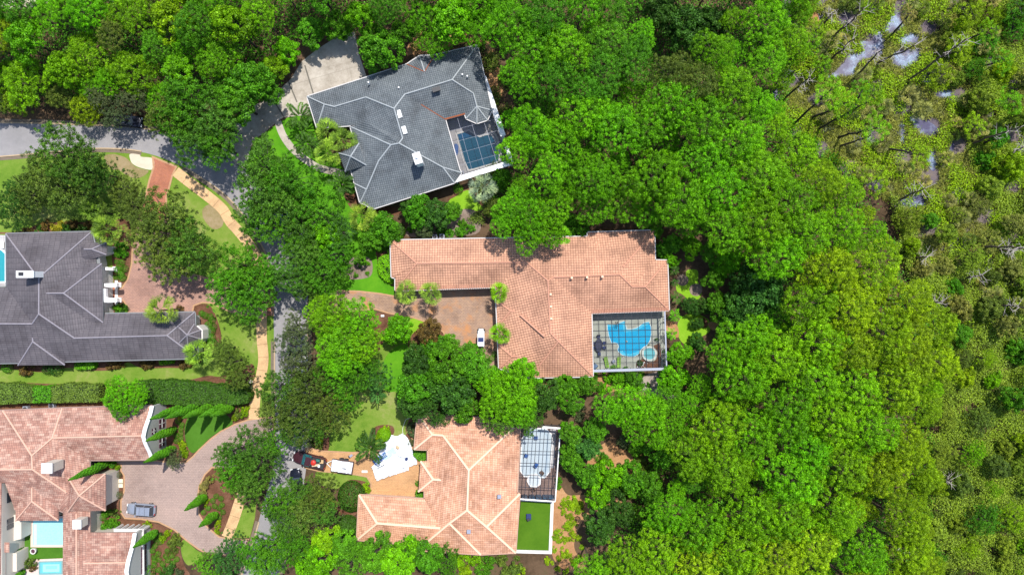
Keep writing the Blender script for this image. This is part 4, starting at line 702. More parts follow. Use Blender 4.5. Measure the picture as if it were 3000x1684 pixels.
# furniture by the bright blue pool
def lounger(x, y, rz, lab):
    o = empty('sun_lounger', P('M', x, y, 0.05), lab, 'sun lounger', 'lime sun loungers', rz); mm = MB(); mm.box((0, -0.35, 0.32), (0.62, 1.25, 0.1)); bevel(mm.make('seat', M_limec, o), 0.04)
    mm = MB(); mm.add([(-.31, .28, .28), (.31, .28, .28), (.31, .95, .62), (-.31, .95, .62), (-.31, .28, .38), (.31, .28, .38), (.31, .95, .72), (-.31, .95, .72)], [(0, 1, 2, 3), (4, 5, 6, 7), (0, 1, 5, 4), (1, 2, 6, 5), (2, 3, 7, 6), (3, 0, 4, 7)]); bevel(mm.make('backrest', M_limec, o), 0.03)
    for sx in (-1, 1):
        for sy in (-.85, .3): mm = MB(); mm.rod((sx * .27, sy, 0), (sx * .27, sy, .28), 0.03); mm.make('leg', M_dark, o)
lounger(488, 1155, math.radians(12), 'lime green sun lounger turned askew, left one below the bright blue pool'); lounger(722, 1155, 0, 'lime green sun lounger standing straight, right one below the bright blue pool')
o = empty('side_table', P('M', 622, 1140, 0.05), 'small grey side table between the two lime sun loungers', 'table'); mm = MB(); mm.lathe((0, 0, .45), [(.3, 0), (.32, .03), (.3, .06)], 12); mm.make('tabletop', M_steel, o)
for k in range(4): a = k * 1.57 + .6; mm = MB(); mm.rod((.22 * math.cos(a), .22 * math.sin(a), 0), (.2 * math.cos(a), .2 * math.sin(a), .45), 0.02); mm.make('leg', M_dark, o)
q = P('M', 350, 840, 0.7); o = empty('dining_table', (q.x, q.y, 0.05), 'long dark navy dining table on the pale deck by the bright blue pool', 'table'); mm = MB(); mm.lathe((0, 0, 0), [(1, 0.68), (1.0, 0.73), (.97, .75)], 28); tt = mm.make('tabletop', plain('navy_table', (0.02, 0.025, 0.06), 0.35), o); tt.scale = (0.6, 1.15, 1)
for sx, sy in ((-.3, -.6), (.3, -.6), (-.3, .6), (.3, .6)): mm = MB(); mm.rod((sx, sy, 0), (sx, sy, .7), .03); mm.make('leg', M_dark, o)
for i, (dx, dy, rz, lab) in enumerate(((0.95, .35, -1.57, 'upper right navy patio chair at the long dark dining table'), (0.95, -.45, -1.57, 'lower right navy patio chair at the long dark dining table'), (0, 1.45, 0, 'navy patio chair at the head of the dining table'), (0.1, -1.45, 3.14, 'navy patio chair at the foot of the dining table'), (-0.9, .3, 1.57, 'upper left navy patio chair at the dining table near the tiled eave'), (-.9, -.5, 1.57, 'lower left navy patio chair at the dining table near the tiled eave'))):
    c = empty('patio_chair', (q.x + dx, q.y + dy, 0.05), lab, 'chair', 'navy dining chairs by the pool', rz); mm = MB(); mm.box((0, 0, .42), (.5, .5, .09)); bevel(mm.make('seat', M_navy, c), .04); mm = MB(); mm.box((0, .27, .7), (.5, .07, .5)); bevel(mm.make('backrest', M_navy, c), .03)
    for sx in (-1, 1):
        for sy in (-1, 1): mm = MB(); mm.rod((sx * .21, sy * .21, 0), (sx * .21, sy * .21, .4), .02); mm.make('leg', M_dark, c)
c = empty('patio_chair', P('M', 272, 1225, 0.05), 'pale blue armchair in the lower left corner of the pool deck', 'chair', None, 2.4); mm = MB(); mm.box((0, 0, .4), (.75, .75, .14)); bevel(mm.make('seat', plain('pale_blue_cloth', (0.12, 0.2, 0.33), 0.8), c), .05); mm = MB(); mm.box((0, .4, .65), (.75, .12, .55)); bevel(mm.make('backrest', MATS['pale_blue_cloth'], c), .04)
for sx in (-1, 1): mm = MB(); mm.box((sx * .4, 0, .5), (.1, .75, .2)); mm.make('armrest', M_dark, c)
# left edge pool terrace of the plum house
sheet('pool_deck', G_tile3, 'C', [(-300, 205), (43, 215), (43, 578), (-300, 578)], 0.04, False)
pool('teal pool glimpsed on the left edge beside the plum grey roof', 'C', [(-250, 330), (10, 320), (38, 345), (38, 540), (-250, 545)], Wt_teal, cop=M_white, cw=0.25)
o = strip('terrace_slab', M_white, wpts('C', [(-200, 285), (36, 285)]), -.6, .6, 0.2, 0.35, kind=None); setp(o, 'white slab roof edge beside the teal pool at the left edge', 'slab')
# ------------------------------------------------------------------ foliage meshes
rng = np.random.default_rng(11)
def unit(v): return v / np.maximum(np.linalg.norm(v, axis=1, keepdims=True), 1e-6)
def leaves(name, pos, nrm, size, var, aspect=0.55, mat=None, dirv=None):
    """one mesh of small leaf faces; var is a per-leaf tone"""
    n = len(pos); nrm = unit(nrm); r = unit(rng.normal(size=(n, 3))) if dirv is None else unit(dirv)
    t = r - nrm * np.sum(r * nrm, axis=1, keepdims=True); t = unit(t); b = np.cross(nrm, t); s = np.asarray(size).reshape(-1, 1) * np.ones((n, 1))
    v = np.stack([pos + t * s, pos + b * s * aspect, pos - t * s, pos - b * s * aspect], axis=1).reshape(-1, 3)
    me = bpy.data.meshes.new(name); me.vertices.add(4 * n); me.vertices.foreach_set('co', v.astype(np.float32).ravel())
    me.loops.add(4 * n); me.loops.foreach_set('vertex_index', np.arange(4 * n, dtype=np.int32)); me.polygons.add(n); me.polygons.foreach_set('loop_start', np.arange(0, 4 * n, 4, dtype=np.int32))
    me.update(calc_edges=True); at = me.attributes.new('var', 'FLOAT', 'FACE'); at.data.foreach_set('value', np.clip(var, 0, 1).astype(np.float32)); me.materials.append(mat or M_leaf); return me
def clump_pts(cen, rad, per, up=0.25, jit=0.5, shell=0.25, flat=0.85):
    """scatter leaves over the outsides of clumps"""
    k = len(cen); d = unit(rng.normal(size=(k * per, 3)) + np.array([0, 0, up])); c = np.repeat(cen, per, axis=0); r = np.repeat(rad, per)[:, None]
    rr = r * (1 - shell * rng.random((k * per, 1)) ** 1.5); p = c + d * rr * np.array([1, 1, flat]); n = unit(d + jit * rng.normal(size=d.shape)); return p, n
def outline_fn():
    a = [rng.uniform(0, 6.28) for _ in range(4)]; m = [0.13, 0.09, 0.07, 0.05]
    return lambda th: 1 + sum(m[i] * np.sin((i + 2) * th + a[i]) for i in range(4))
def dome_centres(R, n, H, sep, zn=0.3, fn=None, inner=0.25):
    fn = fn or outline_fn(); out = []; tries = 0
    while len(out) < n and tries < n * 40:
        tries += 1; th = rng.uniform(0, 6.283); r = math.sqrt(rng.random()); rr = R * fn(th) * r
        z = H * (1 - r ** 2.2) + rng.normal() * zn - (rng.random() < inner) * rng.uniform(0.3, 1.0) * H * 0.6
        p = (rr * math.cos(th), rr * math.sin(th), z)
        if all((p[0] - q[0]) ** 2 + (p[1] - q[1]) ** 2 + (p[2] - q[2]) ** 2 > sep * sep for q in out): out.append(p)
    return np.array(out)
CR = {}
def crown_pine(i):
    R = 4.4; fn = outline_fn(); c = dome_centres(R, 250, 3.3, 0.5, 0.38, fn, 0.28); rad = rng.uniform(0.26, 0.56, len(c)); tone = np.repeat(rng.random(len(c)) * 0.6 + 0.12, 62)
    p, n = clump_pts(c, rad, 62, 0.35, 0.6, 0.45, 0.85)
    d = p - np.repeat(c, 62, axis=0); var = tone + rng.normal(size=len(p)) * 0.16
    return leaves('pine_crown', p, n, rng.uniform(0.09, 0.2, len(p)), var, 0.3, dirv=d + 0.5 * rng.normal(size=d.shape)), 4.4, c
def crown_oak(i):
    R = 5.0 if i % 2 else 5.2; fn = outline_fn(); c0 = dome_centres(R * 0.93, 46, 3.4, 1.1, 0.5, fn, 0.3)
    c = np.concatenate([q + rng.normal(size=(6, 3)) * np.array([.75, .75, .5]) for q in c0]); rad = rng.uniform(0.3, 0.62, len(c)); per = 52
    p, n = clump_pts(c, rad, per, 0.3, 0.8, 0.8, 0.8); tone = np.repeat(np.repeat(rng.random(len(c0)), 6) * 0.35 + rng.random(len(c)) * 0.25 + 0.1, per)
    m = p[:, 2] > -2.4; return leaves('oak_crown', p[m], n[m], rng.uniform(0.08, 0.19, m.sum()), (tone + rng.normal(size=len(p)) * 0.2)[m], 0.5), 5.0, c0
def crown_broad(i):
    R = 4.0; fn = outline_fn(); c = dome_centres(R * 0.92, 60, 3.0, 0.85, 0.5, fn, 0.25); rad = rng.uniform(0.5, 1.0, len(c)); per = 170
    p, n = clump_pts(c, rad, per, 0.3, 0.7, 0.4, 0.85); tone = np.repeat(rng.random(len(c)) * 0.45 + 0.15, per)
    return leaves('broadleaf_crown', p, n, rng.uniform(0.1, 0.24, len(p)), tone + rng.normal(size=len(p)) * 0.2, 0.6), 4.0, c
def crown_shrub(i):
    R = 1.0; c = dome_centres(R * 0.8, 16, 0.7, 0.22, 0.12, None, 0.2); rad = rng.uniform(0.2, 0.4, len(c)); p, n = clump_pts(c, rad, 90, 0.3, 0.8, 0.5, 0.9); return leaves('shrub_leaves', p + np.array([0, 0, .25]), n, rng.uniform(0.05, 0.12, len(p)), np.repeat(rng.random(len(c)) * .5 + .15, 90) + rng.normal(size=len(p)) * .2, 0.5), 1.0, c
def crown_ball(i):
    n_ = 900; d = unit(rng.normal(size=(n_, 3)) + np.array([0, 0, .35])); p = d * (0.96 + .07 * rng.random((n_, 1))) * np.array([1, 1, .8]) + np.array([0, 0, .55]); return leaves('clipped_leaves', p, d + .45 * rng.normal(size=d.shape), rng.uniform(0.05, 0.1, n_), .35 + rng.normal(size=n_) * .18, .6), 1.0, None
def crown_thin(i):
    R = 3.2; c = dome_centres(R, 42, 1.6, 0.75, 0.4, None, 0.3); rad = rng.uniform(0.4, 0.75, len(c)); p, n = clump_pts(c, rad, 75, 0.4, .6, .5, .7); return leaves('thin_pine_crown', p, n, rng.uniform(0.09, 0.2, len(p)), np.repeat(rng.random(len(c)) * .5 + .2, 75) + rng.normal(size=len(p)) * .15, .4), 3.2, c
for key, fn_, k in (('P', crown_pine, 9), ('O', crown_oak, 6), ('B', crown_broad, 5), ('s', crown_shrub, 5), ('c', crown_ball, 2), ('T', crown_thin, 4)): CR[key] = [fn_(i) for i in range(k)]
TRK = {}
def trunk_mesh(key, i):
    """trunk with limbs: origin at the crown's foot, trunk runs down; height is set by scaling a separate unit trunk"""
    _, R, c = CR[key][i]; m = MB(); top = Vector((0, 0, .3)); base = Vector((0, 0, -1.6)); r0 = 0.16 if key in 'PT' else 0.24
    m.rod(base, top, r0, r0 * .7, 7); cs = list(c); R_.shuffle(cs)
    for q in cs[:14 if key != 'O' else 20]:
        q = Vector(q); z0 = R_.uniform(-1.4, .2); mid = Vector((q.x * .5, q.y * .5, z0 * .4 + q.z * .5 - .15)); m.rod((0, 0, z0), mid, r0 * .45, r0 * .3, 5); m.rod(mid, q, r0 * .3, r0 * .1, 5)
    return m.mesh('limbs')
for key in 'POBT': TRK[key] = [trunk_mesh(key, i) for i in range(len(CR[key]))]
stem = MB(); stem.rod((0, 0, 0), (0, 0, 1), 1.0, .72, 8); STEM = stem.mesh('trunk'); STEM.materials.append(M_bark)
STEM2 = STEM.copy(); STEM2.materials.clear(); STEM2.materials.append(M_barkd)
for key in TRK:
    for q in TRK[key]: q.materials.append(M_bark if key in 'PT' else M_barkd)
GREEN = {'dk': (0.05, 0.16, 0.018), 'ol': (0.125, 0.21, 0.03), 'ok': (0.08, 0.22, 0.02), 'md': (0.09, 0.31, 0.01), 'br': (0.135, 0.43, 0.003), 'ye': (0.24, 0.43, 0.005), 'li': (0.18, 0.44, 0.003), 'gy': (0.11, 0.165, 0.07), 'rd': (0.16, 0.115, 0.035), 'go': (0.42, 0.44, 0.03), 'tn': (0.3, 0.29, 0.09), 'bl': (0.075, 0.235, 0.04), 'sv': (0.3, 0.42, 0.3), 'yo': (0.23, 0.37, 0.03), 'to': (0.28, 0.33, 0.07), 'yp': (0.2, 0.36, 0.04), 'bu': (0.05, 0.15, 0.012)}
KN = {'P': ('pine_tree', 'pine'), 'O': ('oak_tree', 'oak'), 'B': ('broadleaf_tree', 'tree'), 'T': ('thin_pine_tree', 'pine')}
TONE = {'dk': 'dark green', 'ol': 'olive green', 'ok': 'deep green', 'md': 'mid green', 'br': 'vivid green', 'ye': 'yellow-green', 'li': 'lime green', 'gy': 'grey-green', 'rd': 'reddish brown', 'go': 'golden yellow', 'tn': 'tan', 'bl': 'blue-green', 'yo': 'yellow olive', 'to': 'tan olive', 'sv': 'silvery', 'yp': 'yellowish', 'bu': 'glossy green'}
LAND = [('slate grey house', 1010, 310), ('deep blue pool', 1410, 380), ('terracotta house', 1300, 720), ('bright blue pool', 1580, 850), ('peach tiled house', 1130, 1230), ('turf rectangle', 1345, 1320), ('empty pool shell', 1350, 1130), ('plum grey house', 150, 750), ('pink tiled house', 150, 1180), ('courtyard pool', 120, 1340), ('mauve paver drive', 450, 1200), ('pink paver court', 400, 700), ('tan paver court', 1150, 800), ('red brick drive', 405, 440),
    ('concrete parking pad', 810, 190), ('top left road', 130, 350), ('road bend', 520, 390), ('curving slab sidewalk', 560, 540), ('straight slab sidewalk', 650, 880), ('white tarp', 1000, 1150), ('box trailer', 860, 1165), ('open marsh water', 2230, 120), ('purple marsh pools', 2330, 390), ('twin mulch circles', 1735, 710), ('straw clearing', 1555, 1150), ('top left corner', 0, 0), ('photo top edge', 1500, 0), ('bottom right corner', 2576, 1446), ('photo bottom edge', 900, 1446), ('photo right edge', 2576, 750), ('top right corner', 2576, 0), ('heart shaped bed', 905, 680), ('long clipped hedge', 450, 990), ('half round turf', 550, 1080), ('lime garden lawn', 1740, 820), ('pale front lawn', 1080, 1090), ('plain wood centre', 1950, 620), ('gravel strip', 1640, 970), ('lower wood', 1900, 1150), ('upper wood', 1700, 300)]
LAB = []
def near(x, y):
    """x, y on the 2576 wide photo: words for where it stands"""
    l = min(LAND, key=lambda q: math.hypot(x - q[1], y - q[2])); dx, dy = x - l[1], y - l[2]; d = math.hypot(dx, dy)
    if d < 35: return f'at the {l[0]}'
    a = (math.degrees(math.atan2(dy, dx)) + 360) % 360; w_ = ['right of', 'lower right of', 'below', 'lower left of', 'left of', 'upper left of', 'above', 'upper right of'][int((a + 22.5) // 45) % 8]
    return ('just ' if d < 80 else ('' if d < 150 else 'far ')) + w_ + ' the ' + l[0]
def settle():
    """labels that would read alike are told apart by their order in the photo, or shared within one group"""
    by = {}
    for o, l, x, y, g in LAB: by.setdefault(l, []).append((x, y, o, g))
    names = ['leftmost', 'second from left', 'third from left', 'fourth from left', 'fifth from left', 'sixth from left', 'seventh from left', 'eighth from left'] + [q + ' from left' for q in 'ninth tenth eleventh twelfth thirteenth fourteenth fifteenth sixteenth seventeenth eighteenth nineteenth twentieth'.split()]
    vn = ['upper', 'lower']
    for l, q in by.items():
        if len(q) == 1: q[0][2]['label'] = l; continue
        if len(q) == 2:
            v = abs(q[0][1] - q[1][1]) > abs(q[0][0] - q[1][0]); q.sort(key=lambda e: e[1] if v else e[0])
            for e, n_ in zip(q, ('upper', 'lower') if v else ('left', 'right')): e[2]['label'] = f'{l}, {n_} one'
        elif len(q) <= 20:
            q.sort(key=lambda e: e[0])
            for i, e in enumerate(q): e[2]['label'] = f'{l}, ' + (names[i] if i < len(q) - 1 else 'rightmost')
        else:
            for e in q: e[2]['label'] = l; e[2]['group'] = e[3] or l
def tone(c, j=0.17):
    g = GREEN[c] if isinstance(c, str) else c; k = R_.uniform(1 - j, 1 + j); return (g[0] * k * R_.uniform(.9, 1.1), g[1] * k, g[2] * k, 1)
TREES = []
def tree(key, t, x, y, r, h, c, desc=None, group=None, lean=0, cn=None):
    """x, y, r: the crown in the photo; h: height of the crown's foot"""
    i = R_.randrange(len(CR[key])); me, R, _ = CR[key][i]; hc = h + (1.3 if key in 'PT' else 1.8); p = P(t, x, y, hc); rm = r / TL[t][2] * SG * (HC - hc) / HC; s = rm / R
    nm, cat = KN[key]; cn = cn or (TONE[c] if isinstance(c, str) else 'green'); big = 'broad' if rm > 5.2 else ('small' if rm < 2.6 else 'medium')
    vx, vy = sp(t, x, y); vx *= TL['v'][2]; vy *= TL['v'][2]; lab = desc or f'{big} {cn} {cat} {near(vx, vy)}'
    o = empty(nm, (p.x, p.y, 0), lab, cat, group, R_.uniform(0, 6.28))
    if not desc: LAB.append((o, lab, vx, vy, group))
    cr = link('crown', me, None, o, (0, 0, h)); cr.scale = (s, s, s * R_.uniform(.85, 1.1)); cr.color = tone(c)
    tr = link('trunk', STEM if key in 'PT' else STEM2, None, o); tr.scale = (.24 * max(.6, s), .24 * max(.6, s), h + .2)
    lb = link('branches', TRK[key][i], None, o, (0, 0, h)); lb.scale = (s, s, s); TREES.append((p.x, p.y, rm)); return o
def spot(t, x, y): return P(t, x, y, 0)
OAKS = [('O', 145, 380, 78, 6.5, 'ok'), ('O', 195, 420, 75, 6.5, 'ok'), ('O', 90, 450, 70, 6, 'ol'), ('O', 165, 480, 75, 5.5, 'ol'), ('O', 235, 430, 45, 5, 'ok'), ('O', 60, 500, 45, 3.5, 'ol'), ('O', 300, 470, 45, 3, 'ol'), ('O', 330, 520, 50, 3.2, 'ol'), ('O', 240, 530, 38, 3, 'ol'), ('O', 20, 480, 40, 5, 'dk'), ('O', 10, 530, 42, 4, 'dk'),
    ('O', 410, 545, 78, 6, 'ol'), ('O', 380, 610, 72, 6, 'ol'), ('O', 465, 625, 78, 6.5, 'ok'), ('O', 430, 650, 70, 6, 'ol'), ('O', 350, 560, 45, 5, 'ol'),
    ('O', 600, 670, 70, 6, 'md'), ('O', 640, 720, 72, 6, 'md'), ('O', 570, 725, 68, 6, 'md'), ('O', 625, 765, 55, 5.5, 'md'), ('O', 670, 680, 50, 5.5, 'md'),
    ('O', 470, 250, 82, 8, 'md'), ('O', 440, 300, 72, 7.5, 'md'), ('O', 530, 300, 80, 8, 'ok'), ('O', 480, 350, 65, 7, 'ok'), ('O', 540, 360, 62, 7, 'md'), ('O', 410, 285, 60, 7, 'ol'), ('B', 590, 250, 60, 7.5, 'md'), ('B', 620, 200, 58, 7.5, 'md'),
    ('O', 660, 420, 75, 7, 'ok'), ('O', 720, 450, 75, 7, 'md'), ('O', 650, 480, 66, 7, 'ok'), ('O', 700, 510, 80, 7, 'ok'), ('O', 630, 540, 60, 6.5, 'ok'), ('O', 760, 510, 58, 6.5, 'md'), ('O', 670, 560, 55, 6.5, 'md'), ('O', 755, 560, 62, 6.5, 'ok'), ('O', 810, 530, 62, 6.5, 'md'), ('O', 840, 580, 50, 6, 'bl'), ('O', 740, 605, 50, 6, 'md'), ('B', 815, 590, 42, 6, 'br'), ('O', 760, 640, 60, 6.5, 'ok'), ('O', 835, 635, 50, 6, 'md'), ('O', 730, 695, 62, 6.5, 'ok'), ('O', 800, 690, 65, 6.5, 'md'), ('O', 770, 720, 50, 6, 'ok'), ('O', 850, 690, 30, 5, 'md'),
    ('O', 740, 820, 45, 6, 'gy'), ('O', 730, 870, 50, 6, 'gy'), ('O', 750, 920, 52, 6, 'gy'), ('P', 830, 800, 62, 9, 'li'), ('P', 900, 800, 55, 9, 'br'), ('P', 860, 860, 75, 9.5, 'br'), ('P', 910, 870, 50, 9, 'li'), ('P', 850, 910, 52, 9, 'br'), ('P', 790, 780, 34, 8, 'li'),
    ('B', 996, 832, 42, 3.5, 'br'), ('B', 1076, 840, 38, 2.5, 'rd'), ('B', 1090, 880, 42, 2.8, 'md'), ('B', 1130, 870, 32, 2.5, 'md'),
    ('O', 700, 980, 62, 6.5, 'ok'), ('O', 770, 970, 65, 6.5, 'ol'), ('O', 840, 960, 62, 6.5, 'md'), ('O', 900, 940, 58, 6.5, 'md'), ('O', 940, 950, 45, 6, 'bl'), ('O', 690, 1040, 55, 6.5, 'ol'), ('O', 750, 1050, 72, 6.5, 'ol'), ('O', 820, 1030, 62, 6, 'ol'), ('O', 730, 1085, 48, 6, 'ok'), ('O', 790, 1080, 42, 6, 'ok'), ('O', 860, 1010, 40, 5.5, 'md'),
    ('B', 1050, 920, 50, 5, 'dk'), ('B', 1120, 930, 60, 5.5, 'md'), ('B', 1190, 925, 52, 5.5, 'md'), ('B', 1050, 980, 62, 6, 'md'), ('B', 1130, 990, 62, 6, 'dk'), ('B', 1180, 890, 32, 3, 'md'), ('O', 1065, 1025, 52, 6, 'dk'), ('B', 1040, 1010, 50, 6, 'dk'), ('B', 1235, 960, 45, 6, 'br'), ('P', 1290, 990, 72, 8.5, 'br'), ('P', 1250, 1010, 58, 8, 'br'), ('P', 1310, 1030, 52, 8, 'br'), ('O', 1260, 1060, 48, 7, 'ok'), ('O', 1330, 1060, 42, 7, 'ok'), ('B', 1170, 1030, 40, 5, 'md'), ('B', 1320, 940, 42, 6, 'br'), ('O', 1100, 1055, 28, 5, 'dk'), ('B', 1365, 1000, 48, 6, 'dk'),
    ('O', 610, 1130, 62, 6, 'ok'), ('O', 575, 1190, 55, 5.5, 'md'), ('O', 650, 1170, 62, 6, 'ok'), ('O', 620, 1220, 58, 5.5, 'ok'), ('O', 560, 1150, 40, 5, 'ok'), ('O', 680, 1120, 38, 5.5, 'md'),
    ('O', 740, 1245, 48, 6, 'ok'), ('O', 800, 1250, 52, 6, 'ol'), ('O', 700, 1270, 50, 6, 'md'), ('O', 770, 1300, 66, 6, 'ol'), ('O', 720, 1320, 58, 6, 'ok'), ('O', 810, 1290, 45, 6, 'ok'), ('O', 680, 1290, 35, 5.5, 'ok'),
    ('O', 570, 1410, 55, 5, 'bl'), ('O', 520, 1430, 42, 4, 'md'), ('O', 630, 1400, 50, 5.5, 'md'), ('O', 680, 1380, 55, 6, 'md'), ('O', 660, 1440, 55, 6, 'md'), ('O', 740, 1385, 55, 6, 'md'), ('B', 810, 1370, 40, 6, 'li'), ('B', 790, 1420, 55, 6.5, 'br'), ('B', 860, 1380, 42, 6, 'md'), ('O', 880, 1420, 55, 6, 'md'), ('B', 940, 1400, 50, 6, 'md'), ('B', 1000, 1420, 55, 6, 'br'), ('B', 1070, 1410, 45, 5.5, 'md'), ('O', 1120, 1420, 42, 4.5, 'md'), ('O', 1030, 1390, 38, 5, 'md'),
    ('B', 960, 115, 58, 5.5, 'md'), ('B', 930, 90, 40, 5, 'md'), ('B', 775, 72, 40, 3.5, 'md'), ('B', 845, 55, 42, 3.5, 'md'), ('B', 712, 120, 38, 3.5, 'br'), ('B', 675, 165, 40, 4, 'li'), ('B', 665, 225, 36, 5, 'md'), ('B', 1010, 70, 32, 5, 'md'), ('O', 240, 240, 40, 6, 'gy'), ('O', 275, 285, 38, 5, 'gy'), ('O', 320, 245, 40, 6.5, 'gy'),
    ('O', 570, 915, 45, 4.5, 'ol'), ('O', 555, 880, 32, 4, 'ol'), ('O', 595, 950, 40, 4.5, 'ol'), ('P', 300, 1000, 52, 6, 'br'), ('P', 335, 990, 32, 6, 'br'), ('P', 290, 1030, 32, 6, 'md'), ('P', 275, 980, 25, 6, 'br'),
    ('B', 965, 575, 45, 3, 'md'), ('B', 930, 600, 35, 3, 'md'), ('B', 900, 650, 18, 2, 'md'), ('B', 1050, 530, 45, 3.2, 'md'), ('B', 1090, 540, 45, 3, 'dk'), ('B', 1025, 520, 25, 2.5, 'dk'), ('B', 1130, 530, 30, 2.5, 'md'), ('B', 1060, 575, 30, 2, 'gy'),
    ('O', 425, 1160, 26, 2.4, 'gy')]
for k in OAKS: tree(k[0], 'v', k[1], k[2], k[3] * (.86 if k[0] == 'O' else .92), *k[4:])
